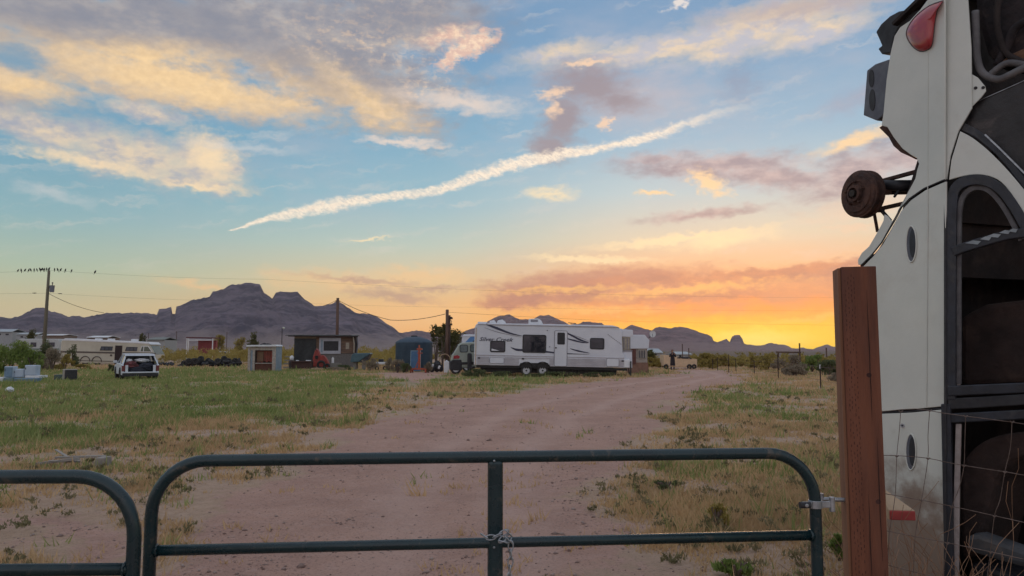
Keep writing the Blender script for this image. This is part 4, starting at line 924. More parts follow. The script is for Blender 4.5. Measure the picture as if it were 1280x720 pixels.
# ------------------------------------------------------------------ white travel trailer
def text_mesh(body, size, shear=0.0, extrude=.002, xs=1.0, bold=0.0):
    cu = bpy.data.curves.new('lettering', 'FONT'); cu.body = body; cu.size = size; cu.shear = shear; cu.extrude = extrude; cu.offset = bold; cu.resolution_u = 3
    o = bpy.data.objects.new('tmp', cu); COL.objects.link(o); dg = bpy.context.evaluated_depsgraph_get(); me = bpy.data.meshes.new_from_object(o.evaluated_get(dg))
    bpy.data.objects.remove(o); bpy.data.curves.remove(cu)
    for v in me.vertices: v.co = Vector((v.co.x * xs, -v.co.z, v.co.y))
    return me
def trailer():
    Y = 46.0; f = Fr(592, Y); k = Y / F
    t = thing('travel_trailer', 'long white travel trailer with dark swoosh stripes and two white wheels', 'trailer', (f.X0, Y, 0), rot=(0, R(1.25), 0))
    X = lambda px: (px - 592) * k
    Z = lambda px, py: ((470 - py) + (px - 592) * .0218) * k - .02
    D = 2.45
    # shell as a side profile with rounded front corner at the left and the raked nose on the right
    prof = [(X(592), Z(592, 455.5)), (X(592), Z(592, 409)), (X(593.5), Z(593, 405)), (X(597), Z(597, 403)), (X(604), Z(604, 403.4)), (X(640), Z(640, 404)), (X(764), Z(764, 406.2)), (X(772), Z(772, 408.5)), (X(775.5), Z(775, 414)), (X(777), Z(777, 440)), (X(780), Z(780, 446)), (X(783), Z(783, 459)), (X(700), Z(700, 457.8))]
    part(MB().prism([(x, 0, z) for x, z in prof], (0, D, 0)), 'body', M_SIDING, t, bevel=.05)
    # fine horizontal siding ribs
    rb = MB()
    for i in range(17):
        z = Z(592, 440) + i * .105
        for a, b in ((593.5, 691), (708, 774)):
            if True: rb.span((X(a), -.006, z), (X(b), .002, z + .012))
    part(rb, 'siding_rib', M_SIDING, t, kind='stuff')
    # corrugated lower band
    bd = MB()
    for i in range(6):
        z = Z(592, 455) + i * .088
        for a, b in ((596, 611), (630, 648), (686, 691), (708.5, 756), (772.5, 779)): bd.span((X(a), -.030, z), (X(b), .002, z + .055))
    for a, b in ((648.2, 686),): bd.span((X(a), -.030, Z(592, 446)), (X(b), .002, Z(592, 445)))
    part(bd, 'corrugated_skirt', M_BAND, t, kind='stuff')
    part(MB().span((X(592.2), -.028, Z(592, 443.6)), (X(779), .0, Z(592, 442.6))), 'belt_trim', M_BAND, t)
    part(MB().span((X(593.2), -.035, Z(592, 455.5)), (X(594.6), .0, Z(592, 409))), 'corner_trim', mat('warm_beige_trim', (.55, .45, .38), .5), t)  # warm beige strip down the left corner
    part(MB().span((X(596), -.035, Z(592, 405.4)), (X(772), .01, Z(592, 404.4))), 'roof_rail', mat('roof_rail', (.40, .38, .40), .5), t)
    # windows
    for a, b, c, d in ((611.7, 630.8, 425.4, 439.8), (652, 681.6, 417.9, 440.5), (736, 754, 420.6, 434.8)):
        px = (a + b) / 2; z0 = Z(px, d + (1.4 if a > 700 else 0)); z1 = Z(px, c + (1.4 if a > 700 else 0))
        w = part(MB().prism(rrect(X(a), X(b), z0, z1, -.030, .11), (0, .04, 0)), 'window', M_BLACK, t, bevel=.01)
        part(MB().prism(rrect(X(a) + .07, X(b) - .07, z0 + .07, z1 - .07, -.036, .08), (0, .01, 0)), 'pane', M_GLASS, w)
        if b - a > 25: part(MB().span((X((a + b) / 2) - .012, -.040, z0 + .05), (X((a + b) / 2) + .012, -.030, z1 - .05)), 'mullion', M_BLACK, w)
        if 610 < a < 620: part(MB().prism([(X(a) + .1, -.040, z0 + .22), (X(b) - .35, -.040, z0 + .1), (X(a) + .1, -.040, z0 + .09)], (0, .006, 0)), 'blind', M_SIDING, w)
    # door
    dz0, dz1 = Z(700, 457), Z(700, 413)
    dr = part(MB().prism(rrect(X(691.9), X(707.6), dz0, dz1, -.034, .08), (0, .04, 0)), 'door', M_SIDING, t, bevel=.008)
    fr = MB(); fr.tube(rrect(X(691.9), X(707.6), dz0, dz1, -.034, .08), .017, 6, closed=True); part(fr, 'frame', M_DECALG, dr)
    part(MB().prism(rrect(X(695.3), X(704.8), Z(700, 430.2), Z(700, 415.3), -.046, .07), (0, .02, 0)), 'window', M_BLACK, dr, bevel=.01)
    part(MB().cyl((X(693.7), -.08, Z(694, 434.2)), (X(693.7), -.03, Z(694, 434.2)), .05, n=12), 'handle', M_BLACK, dr)
    # hatches
    for a, b, c, d in ((611.7, 629.4, 446.3, 453.5), (757, 772.3, 447.6, 457.2)):
        px = (a + b) / 2; o = part(MB().prism(rrect(X(a), X(b), Z(px, d), Z(px, c), -.040, .07), (0, .05, 0)), 'hatch', M_SIDING, t, bevel=.012)
        part(MB().tube(rrect(X(a), X(b), Z(px, d), Z(px, c), -.036, .07), .012, 6, closed=True), 'seal', M_DECALG, o)
    for px, py in ((598.3, 446.8), (653, 447.8), (777, 450.6), (599.5, 421)):
        if py > 440: part(MB().span((X(px) - .07, -.05, Z(px, py) - .04), (X(px) + .07, -.02, Z(px, py) + .04)), 'marker_lamp', M_BLACK, t)
    for px, py in ((682.6, 412.6), (686, 433)): part(MB().cyl((X(px), -.05, Z(px, py)), (X(px), .0, Z(px, py)), .03, n=8), 'fitting', M_BLACK, t)
    # swooshes: tapering crescents lying on the siding
    def swoosh(pts, ws, m=M_DECAL, name='swoosh_stripe'):
        pts = smooth_pts([(X(x), Z(x, y)) for x, y in pts], 4); n = len(pts); wv = np.interp(np.linspace(0, 1, n), np.linspace(0, 1, len(ws)), ws); up = []; dn = []
        for i, (x, z) in enumerate(pts):
            a = pts[max(0, i - 1)]; b = pts[min(n - 1, i + 1)]; dx, dz = b[0] - a[0], b[1] - a[1]; L = math.hypot(dx, dz); w = max(wv[i], .1) * k / 2
            up.append((x - dz / L * w, -.016, z + dx / L * w)); dn.append((x + dz / L * w, -.016, z - dx / L * w))
        mb = MB(); mb.add(up + dn, [(i, i + 1, n + i + 1, n + i) for i in range(n - 1)]); mb.add([(x, y + .006, z) for x, y, z in up + dn], [(i, n + i, n + i + 1, i + 1) for i in range(n - 1)]); part(mb, name, m, t)
    swoosh([(606, 404.8), (620, 410), (636, 416), (651.5, 419.6)], [1.8, 3.0, 2.0, .4])
    swoosh([(637.3, 433.6), (645, 436.6), (653, 437.0)], [.4, 2.8, 2.4])
    swoosh([(681, 439), (695, 440.6), (712, 441.6), (735, 442.4)], [2.2, 1.6, 1.0, .2])
    swoosh([(700, 412.6), (712, 418.2), (724, 424.4), (735, 427.6)], [.5, 2.0, 2.2, .4])
    swoosh([(705, 422.2), (716, 425), (726, 427.4), (734, 428.2)], [.8, 2.0, 1.6, .4])
    swoosh([(711.5, 435.2), (722, 438.2), (735.5, 440.7)], [.6, 2.0, .4])
    swoosh([(604, 409), (622, 415), (650, 421)], [.3, .7, .3], M_DECALG); swoosh([(735, 426), (724, 421.6), (714, 418)], [.2, .7, .2], M_DECALG)
    for i in range(9):
        px = 758 + i * 2.0; py = 417.5 + i * 1.45; swoosh([(px, py), (px + .7, py + .5), (px + 1.3, py + 1)], [.8, .8, .8], M_DECALG)
    me = text_mesh('Silver Creek', .42, .35, .002, 1.0, .004); xs = [v.co.x for v in me.vertices]; w0 = max(xs) - min(xs); sc = (X(640) - X(597.8)) / w0
    zs = [v.co.z for v in me.vertices]
    for v in me.vertices: v.co.x = v.co.x * sc; v.co.z = v.co.z * .80
    me.materials.append(M_DECAL); o = bpy.data.objects.new('lettering', me); COL.objects.link(o); o.parent = t; o.location = (X(597.8), -.018, Z(600, 425.6)); 
    # roof gear
    zt = lambda px: Z(px, 403 if px < 640 else 404.5)
    part(MB().prism([(X(659.5), .6, zt(659) - .02), (X(659.5), .6, Z(660, 397.6)), (X(671), .6, Z(671, 397.2)), (X(675), .6, Z(675, 399)), (X(678), .6, zt(678) - .02)], (0, .75, 0)), 'air_conditioner', M_WHITE, t, bevel=.05)
    part(MB().span((X(662), .585, Z(662, 401.5)), (X(671), .61, Z(671, 398.8))), 'vent_grille', M_DECALG, t)
    part(MB().prism([(X(619), .8, zt(619) - .02), (X(620), .8, Z(620, 399.6)), (X(626), .8, Z(626, 398.2)), (X(629.5), .8, Z(629, 400.8)), (X(631), .8, zt(631) - .02)], (0, .6, 0)), 'roof_vent', M_WHITE, t, bevel=.04)
    part(MB().prism([(X(609.5), .8, zt(609) - .02), (X(610), .8, Z(610, 399.9)), (X(616), .8, Z(616, 399.2)), (X(619), .8, zt(619) - .02)], (0, .5, 0)), 'roof_vent', M_WHITE, t, bevel=.03)
    part(MB().span((X(595), .3, zt(595) - .02), (X(607), .9, Z(601, 401.6))), 'roof_vent', M_WHITE, t, bevel=.05)
    an = MB().tube([(X(713.5), .9, zt(713)), (X(713.8), .9, Z(714, 402.6))], .02, 6).tube([(X(710), .9, Z(710, 402.4)), (X(720), .9, Z(720, 403.3))], .022, 6); part(an, 'antenna', M_BLACK, t)
    # wheels, arches, chassis
    for px in (657.5, 677.7):
        wheel(t, X(px), .02, Z(px, 462.4), .355, .22, M_RIM)
    ar = MB()
    for px in (657.5, 677.7):
        pts = [(X(px) + .50 * math.cos(a), -.035, Z(px, 462.4) + .52 * math.sin(a)) for a in [math.pi * (.08 + .84 * i / 14) for i in range(15)]]
        ar.tube(pts, .032, 6)
    part(ar, 'wheel_arch', M_FRAME, t, kind='stuff')
    wl = MB().prism([(X(647.5), -.008, Z(650, 459)), (X(650), -.008, Z(650, 453)), (X(684), -.008, Z(684, 453)), (X(688), -.008, Z(688, 459))], (0, .03, 0)); part(wl, 'wheel_well', M_FRAME, t)
    part(MB().span((X(595), .06, Z(592, 458.6)), (X(783), .16, Z(592, 455.5))), 'chassis_beam', M_FRAME, t)
    part(MB().span((X(600), .3, Z(592, 464)), (X(770), 2.2, Z(592, 456))), 'underbelly', M_FRAME, t)
    for px in (604, 716, 722, 762, 785): part(MB().tube([(X(px), .2, Z(px, 458)), (X(px) + .05, .2, Z(px, 467.5))], .035, 6), 'stabiliser_jack', M_FRAME, t)
    for px in (742, 750, 768): part(MB().box((X(px), .5, Z(px, 464)), (.25, .3, .3), (0, .2, 0)), 'support_block', mat('concrete_block', (.3, .27, .24), .9), t)
    # nose beyond the side wall: overhang, recessed window, lower box, gas cover
    part(MB().prism([(X(775), .25, Z(778, 420.4)), (X(774), .25, Z(774, 409.6)), (X(779), .25, Z(779, 411.2)), (X(790.3), .25, Z(789, 411.8)), (X(791), .25, Z(791, 418.6)), (X(786), .25, Z(786, 420.8))], (0, 1.9, 0)), 'overhang', M_SIDING, t, bevel=.04)
    part(MB().span((X(777), .30, Z(778, 437.6)), (X(787.5), 2.0, Z(778, 420.6))), 'nose_panel', M_CURT, t)
    nw = part(MB().span((X(779.2), .27, Z(779, 435.6)), (X(787), .31, Z(779, 421.8))), 'nose_window', M_CURT, t)
    for px in (779.2, 783.4, 786.6): part(MB().span((X(px) - .02, .25, Z(779, 435.6)), (X(px) + .03, .30, Z(779, 421.8))), 'mullion', M_DECALG, nw)
    part(MB().span((X(777), .22, Z(778, 438.6)), (X(790), 2.1, Z(778, 437.2))), 'ledge', M_DECALG, t)
    part(MB().prism([(X(778), .26, Z(778, 459.5)), (X(778), .26, Z(778, 438.5)), (X(789.5), .26, Z(789, 438.5)), (X(790), .26, Z(790, 459.5))], (0, 1.9, 0)), 'nose_box', M_SIDING, t, bevel=.03)
    part(MB().span((X(777.5), -.02, Z(779, 459)), (X(786), .5, Z(779, 448.5))), 'gas_bottle_cover', M_WHITE, t, bevel=.05)
    part(MB().tube([(X(787), -.05, Z(787, 451)), (X(787), -.05, Z(787, 469.5))], .045, 8), 'hitch_jack', M_BLACK, t)
    part(MB().tube([(X(593), .3, Z(593, 458)), (X(588), .3, Z(588, 459.5))], .08, 8), 'bumper', M_FRAME, t)
trailer()

# ------------------------------------------------------------------ old camper behind the trailer's right end, with dish
def camper():
    f = Fr(800, 51.5); t = thing('truck_camper', 'white camper with brown door and beige lower wall behind the trailer nose', 'camper', f.loc())
    x, z = f.x, f.z
    part(MB().prism([(x(784), 0, z(436)), (x(784), 0, z(418.5)), (x(806.5), 0, z(418.5)), (x(809), 0, z(422)), (x(812), 0, z(425)), (x(811), 0, z(436))], (0, 2.1, 0)), 'cab_over', M_SIDING, t, bevel=.04)
    part(MB().span((x(788), .12, z(453.5)), (x(809.5), 2.1, z(435.5))), 'wall', mat('beige_siding', (.40, .345, .31), .7), t, bevel=.02)
    part(MB().span((x(790), .05, z(455)), (x(795), .12, z(436))), 'door', mat('brown_door', (.13, .045, .035), .6), t)
    w = part(MB().span((x(797.5), .06, z(448)), (x(807.5), .13, z(437))), 'window', mat('beige_frame', (.48, .43, .37), .6), t)
    for a, b in ((798.3, 800.7), (801.5, 803.7), (804.5, 806.7)): part(MB().span((x(a), .04, z(447.4)), (x(b), .065, z(438))), 'pane', mat('grey_glass', (.12, .115, .12), .15), w)
    part(MB().prism([(x(788), .1, 0), (x(788), .1, z(453.2)), (x(810), .1, z(453.2)), (x(811), .1, 0)], (0, 1.9, 0)), 'skirt', mat('rusty_tan_skirt', (.27, .15, .11), .9, 0, (.19, .11, .08), 3), t)
    d = thing('satellite_dish', 'small round white satellite dish mounted at the camper\'s upper right corner', 'satellite dish', (f.X0 + x(815.8), 51.4, z(417.5)), rot=(R(8), 0, R(-14)))
    mb = MB(); n = 20; vs = []; fs = []
    for r_, y_ in ((.01, .06), (.10, .052), (.19, .02), (.22, 0), (.215, .012), (.18, .035), (.02, .08)):
        for j in range(n): a = 2 * math.pi * j / n; vs.append((r_ * math.cos(a), y_, r_ * 1.1 * math.sin(a)))
    for i in range(6):
        for j in range(n): fs.append((i * n + j, i * n + (j + 1) % n, (i + 1) * n + (j + 1) % n, (i + 1) * n + j))
    mb.add(vs, fs); part(mb, 'reflector', M_WHITE, d, smooth=True)
    part(MB().tube([(0, .07, 0), (-.12, .1, -.12), (-.28, .12, -.30)], .022, 6), 'mounting_arm', M_BLACK, d)
    part(MB().tube([(0, .05, -.2), (0, -.22, -.06)], .012, 5).box((0, -.24, -.04), (.05, .08, .05)), 'receiver', M_GREYP, d)
camper()

# ------------------------------------------------------------------ road vehicles seen from the side: profile prism helper
M_SUV = mat('pale_green_car_paint', (.34, .38, .33), .35, 0, (.28, .32, .28), 2, coat=.4)
def suv():
    f = Fr(563, 50.0); t = thing('parked_suv', 'pale green SUV with black rear bumper, half hidden behind the trailer', 'car', f.loc(), R(7)); x, z = f.x, f.z
    prof = [(x(564), z(452)), (x(564.6), z(444)), (x(567), z(441)), (x(573), z(431)), (x(577.5), z(428)), (x(600), z(427)), (x(625), z(430)), (x(636), z(440)), (x(655), z(444)), (x(658), z(455)), (x(655), z(460)), (x(566), z(460))]
    part(MB().prism([(a, 0, b) for a, b in prof], (0, 1.85, 0)), 'body', M_SUV, t, bevel=.09)
    part(MB().prism([(x(563), -.05, z(463)), (x(562.6), -.05, z(452)), (x(566), -.05, z(449.5)), (x(577), -.05, z(449.5)), (x(578), -.05, z(463))], (0, 1.95, 0)), 'rear_bumper', M_BLACK, t, bevel=.06)
    for a in (rrect(x(574.5), x(585), z(440.5), z(430.8), -.02, .12), rrect(x(587.5), x(597), z(440), z(430.5), -.02, .12)):
        w = part(MB().prism(a, (0, .03, 0)), 'side_window', M_BLACK, t); c = sum((Vector(p) for p in a), Vector()) / len(a)
        part(MB().prism([tuple(c + (Vector(p) - c) * .82 + Vector((0, -.012, 0))) for p in a], (0, .01, 0)), 'pane', mat('sky_glass', (.16, .20, .20), .06, 0, (.10, .13, .13), 3), w)
    part(MB().prism([(x(564.2), .15, z(444)), (x(567), .15, z(441)), (x(573), .15, z(431.5)), (x(573), 1.6, z(431.5)), (x(567), 1.6, z(441)), (x(564.2), 1.6, z(444))], (-.03, 0, .02)), 'rear_window', M_GLASS, t)
    part(MB().prism([(x(566.5), -.03, z(448.6)), (x(567.2), -.03, z(444.6)), (x(572), -.03, z(443.8)), (x(575), -.03, z(445.6)), (x(574), -.03, z(448.2))], (0, .12, 0)), 'tail_light', M_LENS, t, bevel=.02)
    for px in (570, 640): wheel(t, x(px), -.03, .36, .36, .22, M_RIM, 5)
    part(MB().prism([(x(575), -.04, z(456)), (x(575), -.04, z(453)), (x(597), -.04, z(452)), (x(597), -.04, z(455))], (0, .05, 0)), 'side_moulding', M_BLACK, t)
    part(MB().span((x(584), -.35, .25), (x(589.5), -.15, z(441.5))), 'spare_wheel_cover', M_BLACK, t, bevel=.08)
suv()
def box_mh():
    f = Fr(578, 55.0); t = thing('motorhome', 'white motorhome with blue slanting panel showing above the pale green SUV', 'motorhome', f.loc()); x, z = f.x, f.z
    part(MB().prism([(x(577), 0, z(455)), (x(577), 0, z(430)), (x(577.6), 0, z(420)), (x(579.5), 0, z(418)), (x(625), 0, z(418)), (x(625), 0, z(455))], (0, 2.4, 0)), 'body', M_SIDING, t, bevel=.06)
    part(MB().prism([(x(579), -.02, z(430.5)), (x(588), -.02, z(421)), (x(598), -.02, z(419.2)), (x(598), -.02, z(426)), (x(590), -.02, z(430.5))], (0, .03, 0)), 'blue_panel', mat('sky_blue_paint', (.09, .24, .52), .4), t)
    part(MB().prism([(x(587), -.025, z(430.5)), (x(594), -.025, z(424)), (x(598), -.025, z(424)), (x(598), -.025, z(430.5))], (0, .01, 0)), 'window', M_GLASS, t)
    part(MB().span((x(576.5), -.05, z(420.6)), (x(625), 0, z(419.6))), 'gutter', M_WHITE, t)
    for px in (584, 618): wheel(t, x(px), .1, .38, .38, .22, M_RIM, 5)
box_mh()

def old_motorhome():
    f = Fr(75, 84.0); t = thing('motorhome', 'long cream motorhome with brown stripe and dark open door', 'motorhome', f.loc(), rot=(0, R(1.2), 0)); x, z = f.x, f.z
    M_CR = mat('cream_motorhome_paint', (.52, .49, .40), .5, 0, (.45, .42, .34), .8, dirt=((.30, .26, .20), 1, .55, .8, .4)); M_ST = mat('brown_stripe', (.10, .08, .07), .5)
    s = lambda px, py: (x(px), z(py - (px - 75) * .021))
    pr = [s(75, 455), s(75, 427), s(80, 424.6), s(180, 427.8 + 2.0), s(184, 433), s(193.5, 444), s(194.5, 449), s(193, 456), s(120, 456)]
    pr = [(x(75), z(454)), (x(75), z(426)), (x(79), z(424)), (x(184), z(426.5)), (x(186), z(428.5)), (x(194), z(441)), (x(195), z(447)), (x(193), z(452.5))]
    part(MB().prism([(a, 0, b) for a, b in pr], (0, 2.4, 0)), 'body', M_CR, t, bevel=.12)
    part(MB().prism([(x(76), -.05, z(425.6)), (x(80), -.05, z(422.8)), (x(185), -.05, z(425.4)), (x(188), -.05, z(428.4)), (x(180), -.05, z(427.6))], (0, 2.5, 0)), 'roof', M_WHITE, t, bevel=.05)
    for a, b, c in ((76, 143, 0), (153, 194.6, 0)): part(MB().span((x(a), -.03, z(440.6)), (x(b), .0, z(438.6))), 'stripe', M_ST, t)
    for a, b in ((124.5, 140.5), (156, 171.5)):
        w = part(MB().prism([(x(a), -.04, z(437)), (x(a + 1.5), -.04, z(431.8)), (x(b), -.04, z(431.8)), (x(b - 1), -.04, z(437))], (0, .05, 0)), 'window', M_BLACK, t)
        for q in (.06, .37, .68): part(MB().span((x(a + (b - a) * q) + .08, -.05, z(436.5)), (x(a + (b - a) * (q + .26)) + .05, -.03, z(432.4))), 'pane', mat('blue_grey_glass', (.09, .10, .12), .1), w)
    fw = part(MB().prism([(x(174.5), -.04, z(437.6)), (x(176.5), -.04, z(430.4)), (x(185), -.04, z(430.4)), (x(190.5), -.04, z(437.6))], (0, .05, 0)), 'cab_window', M_WHITE, t)
    for q in ([(175.4, 437), (177, 431), (179, 431), (178.6, 437)], [(179.6, 437), (180, 431), (184.6, 431), (189, 437)]): part(MB().prism([(x(a), -.055, z(b)) for a, b in q], (0, .02, 0)), 'pane', mat('green_glass', (.14, .16, .12), .12), fw)
    part(MB().prism([(x(186.6), .15, z(430)), (x(193.6), .15, z(440.4)), (x(193.6), 2.2, z(440.4)), (x(186.6), 2.2, z(430))], (.03, 0, .02)), 'windscreen', mat('green_glass', (0, 0, 0)), t)
    part(MB().span((x(143.6), -.05, z(454)), (x(152.2), .0, z(430.4))), 'open_doorway', mat('dark_doorway', (.03, .016, .016), .8), t)
    part(MB().cyl((x(139), -.05, z(442.8)), (x(139), .0, z(442.8)), .12, n=10), 'fuel_flap', M_ST, t)
    part(MB().span((x(76), -.03, z(450.6)), (x(143), 0, z(449.8))), 'lower_trim', M_ST, t)
    for px in (107, 121.5, 181):
        wheel(t, x(px), .02, .42, .42, .25, M_FRAME, 0)
        part(MB().tube([(x(px) + .55 * math.cos(a), -.03, .42 + .58 * math.sin(a)) for a in [math.pi * i / 12 for i in range(13)]], .05, 6), 'wheel_arch', M_ST, t)
    for a, b in ((112, 118), (128, 134), (158, 164)): part(MB().span((x(a), .8, z(425)), (x(b), 1.5, z(422))), 'roof_vent', M_WHITE, t, bevel=.05)
old_motorhome()
def grey_camper():
    f = Fr(24, 96.0); t = thing('camper_trailer', 'pale camper trailer mostly hidden behind bushes left of the cream motorhome', 'trailer', f.loc()); x, z = f.x, f.z
    part(MB().prism([(x(20), 0, z(447)), (x(20), 0, z(428)), (x(24), 0, z(423.5)), (x(72), 0, z(423.5)), (x(74), 0, z(428)), (x(74), 0, z(447))], (0, 2.3, 0)), 'body', mat('pale_grey_siding', (.48, .50, .50), .6), t, bevel=.08)
    for a, b in ((27, 33), (38, 45), (60, 68)): part(MB().span((x(a), -.04, z(433.5)), (x(b), 0, z(428))), 'window', M_GLASS, t)
    part(MB().span((x(20), -.03, z(437)), (x(74), 0, z(435.5))), 'stripe', mat('green_stripe', (.16, .22, .18), .6), t)
    for px in (44, 52): wheel(t, x(px), .05, .36, .36, .22, M_RIM, 0)
grey_camper()

# ------------------------------------------------------------------ white wagon without its tailgate, full of junk
def wagon():
    c = W(181, 438, 39.6); t = thing('wrecked_hatchback', 'white hatchback without tailgate, boot heaped with junk, in green grass', 'car', (c.x - .18, c.y, 0), R(33))
    Wd = .90
    M_WC = mat('faded_white_car_paint', (.62, .66, .72), .4, 0, (.55, .59, .66), 1.5, dirt=((.35, .3, .26), 2, .55, .8, .3))
    # x right, y forward, rear face at y=0
    prof = [(0.03, .32), (.0, .45), (.02, .62), (.08, .78), (.0, .80)]
    side = [(0.02, .30), (0, .45), (.03, .80), (.10, .86), (1.7, .90), (2.9, .90), (3.9, .78), (4.05, .55), (4.0, .32)]
    for sx in (-1, 1):
        part(MB().prism([(sx * Wd, y, z) for y, z in side], (-sx * .10, 0, 0)), 'side_panel', M_WC, t, bevel=.03)
        # C and B pillars with the roof edge
        gp_ = MB().prism([(sx * (Wd - .03), .08, .86), (sx * (Wd - .20), .52, 1.36), (sx * (Wd - .20), .66, 1.36), (sx * (Wd - .03), .36, .87)], (-sx * .06, 0, 0))
        part(gp_, 'rear_pillar', M_WC, t, bevel=.015)
        part(MB().prism([(sx * (Wd - .03), 1.55, .88), (sx * (Wd - .19), 1.60, 1.36), (sx * (Wd - .19), 1.72, 1.36), (sx * (Wd - .03), 1.70, .88)], (-sx * .06, 0, 0)), 'door_pillar', M_WC, t)
        part(MB().prism([(sx * (Wd - .03), 2.95, .88), (sx * (Wd - .20), 2.25, 1.36), (sx * (Wd - .20), 2.15, 1.36), (sx * (Wd - .03), 2.80, .88)], (-sx * .06, 0, 0)), 'front_pillar', M_WC, t)
        part(MB().prism([(sx * (Wd - .06), .40, .87), (sx * (Wd - .215), .66, 1.33), (sx * (Wd - .215), 1.6, 1.33), (sx * (Wd - .06), 1.56, .87)], (-sx * .01, 0, 0)), 'side_window', M_GLASS, t)
        part(MB().prism([(sx * (Wd - .16), -.035, .50), (sx * Wd, -.02, .50), (sx * (Wd - .0), -.0, .80), (sx * (Wd - .16), -.03, .80)], (0, .06, 0)), 'tail_light', mat('dull_red_lens', (.14, .02, .022), .3), t, bevel=.012)
        part(MB().span((sx * (Wd - .30), -.03, .45), (sx * (Wd - .17), .05, .82)), 'lamp_surround', M_WC, t, bevel=.01)
        for y in (.75, 3.2):
            wh = MB().cyl((sx * (Wd - .20), y, .30), (sx * (Wd + .01), y, .30), .30, n=20); part(wh, 'wheel', M_RUBBER, t, bevel=.03)
            part(MB().tube([(sx * (Wd + .004), y + .36 * math.cos(a), .32 + .36 * math.sin(a)) for a in [math.pi * i / 12 for i in range(13)]], .03, 6), 'wheel_arch', M_FRAME, t)
        part(MB().box((sx * (Wd + .12), 2.2, .98), (.20, .10, .14)), 'wing_mirror', M_WC, t, bevel=.03)
    part(MB().prism([(-.72, .48, 1.36), (.72, .48, 1.36), (.70, 2.3, 1.38), (-.70, 2.3, 1.38)], (0, 0, .05)), 'roof', M_WC, t, bevel=.03)
    part(MB().prism([(-.74, .40, 1.31), (.74, .40, 1.31), (.72, .54, 1.41), (-.72, .54, 1.41)], (0, .08, 0)), 'roof_edge', M_WC, t, bevel=.015)
    part(MB().prism([(-.84, 3.0, .86), (.84, 3.0, .86), (.80, 4.0, .74), (-.80, 4.0, .74)], (0, 0, .03)), 'bonnet', M_WC, t, bevel=.02)
    part(MB().prism([(-.70, 2.25, 1.34), (.70, 2.25, 1.34), (.82, 2.95, .9), (-.82, 2.95, .9)], (0, .01, .01)), 'windscreen', mat('hazy_glass', (.25, .27, .30), .2), t)
    part(MB().span((-.88, -.10, .40), (.88, .06, .47)), 'rear_bumper', M_WC, t, bevel=.025)
    part(MB().span((-.86, -.08, .22), (.86, .08, .395)), 'lower_bumper', M_BLACK, t, bevel=.02)
    part(MB().span((-.80, .1, .30), (.80, 3.7, .40)), 'floor', M_FRAME, t)
    part(MB().span((-.78, .95, .40), (.78, 1.05, 1.0)), 'seat_back', M_BLACK, t, bevel=.04)
    rr = random.Random(5)
    mr = mat('maroon_cloth', (.16, .045, .05), .9, 0, (.09, .03, .035), 6); mw = mat('white_plastic_bag', (.6, .6, .62), .5); md = mat('navy_cloth', (.022, .024, .038), .9)
    for (nm, lab, x, y, z, s, m_) in (('cloth_bundle', 'maroon cloth bundle in the left of the open boot', -.42, .35, .80, (.34, .26, .22), mr), ('dark_bag', 'dark bag at the right of the open boot', .32, .30, .70, (.40, .26, .24), md), ('plastic_bag', 'white plastic bag topmost in the open boot', .10, .55, 1.06, (.38, .22, .11), mw), ('box', 'dark box low in the middle of the open boot', -.15, .22, .58, (.5, .2, .16), md), ('plastic_bag', 'small pale bag above the maroon bundle in the boot', -.50, .50, 1.02, (.18, .2, .13), mw)):
        o = MB().ell((0, 0, 0), s, 14, 10); M_ = Matrix.Rotation(R(33), 3, 'Z')
        o.v = [tuple(Vector(p) * (1 + .35 * (rr.random() - .5))) for p in o.v]
        p = M_ @ Vector((x, y, z)); q = part(o, nm, m_, None, smooth=False, loc=(t.location.x + p.x, t.location.y + p.y, p.z)); q.rotation_euler = (0, 0, R(33)); tag(q, lab, 'junk')
wagon()

# ------------------------------------------------------------------ appliances and box in the grass on the left
M_APP = mat('pale_blue_enamel', (.42, .50, .60), .4, 0, (.36, .44, .54), 2, dirt=((.25, .24, .24), 2, .58, .8, .4)); M_APPD = mat('faded_green_enamel', (.16, .23, .25), .5, 0, (.12, .18, .2), 3); M_APPB = mat('blue_grey_enamel', (.16, .26, .36), .5)
def appliance(nm, lab, a, b, c, d, Y, dep, m_, extra=None, rz=0):
    f = Fr((a + b) / 2, Y); t = thing(nm, lab, 'appliance', (f.X0, Y, 0), rz); x, z = f.x, f.z
    z0 = max(0, z(d)) if d < 479 else 0
    part(MB().span((x(a), 0, z0), (x(b), dep * .55, z(c))), 'cabinet', m_, t, bevel=.03)
    part(MB().span((x(a) + .03, -.025, z0 + .03), (x(b) - .03, .0, z(c) - .035)), 'door', extra or m_, t, bevel=.012)
    part(MB().span((x(a) + .06, -.05, z(c) - .12), (x(a) + .09, -.02, z(c) - .06 - (z(c) - z0) * .3)), 'handle', M_GREYP, t)
    return t
appliance('chest_freezer', 'faded green freezer lying low under the pale blue appliance', 6, 18, 472, 484, 37.5, .7, M_APPD)
appliance('chest_freezer', 'dusty blue chest freezer under the two white appliances', 18.5, 49.5, 472.5, 484, 37.6, .8, M_APPB, M_APPD)
appliance('washing_machine', 'tall pale blue appliance with darker side, leftmost on the freezers', 6.5, 18, 458, 471.8, 37.7, .65, M_APP, M_APPB)
appliance('stove', 'low pale blue appliance in the middle on the blue freezer', 18.4, 31.5, 461.2, 471.8, 37.8, .6, M_APP)
appliance('washing_machine', 'pale blue appliance standing highest at the right end of the freezers', 32, 47, 456.4, 469.2, 37.8, .6, M_APP)
appliance('stove', 'white appliance cut off by the left edge beside the green freezer', -12, 5, 471.5, 484, 37.4, .6, M_WHITE)
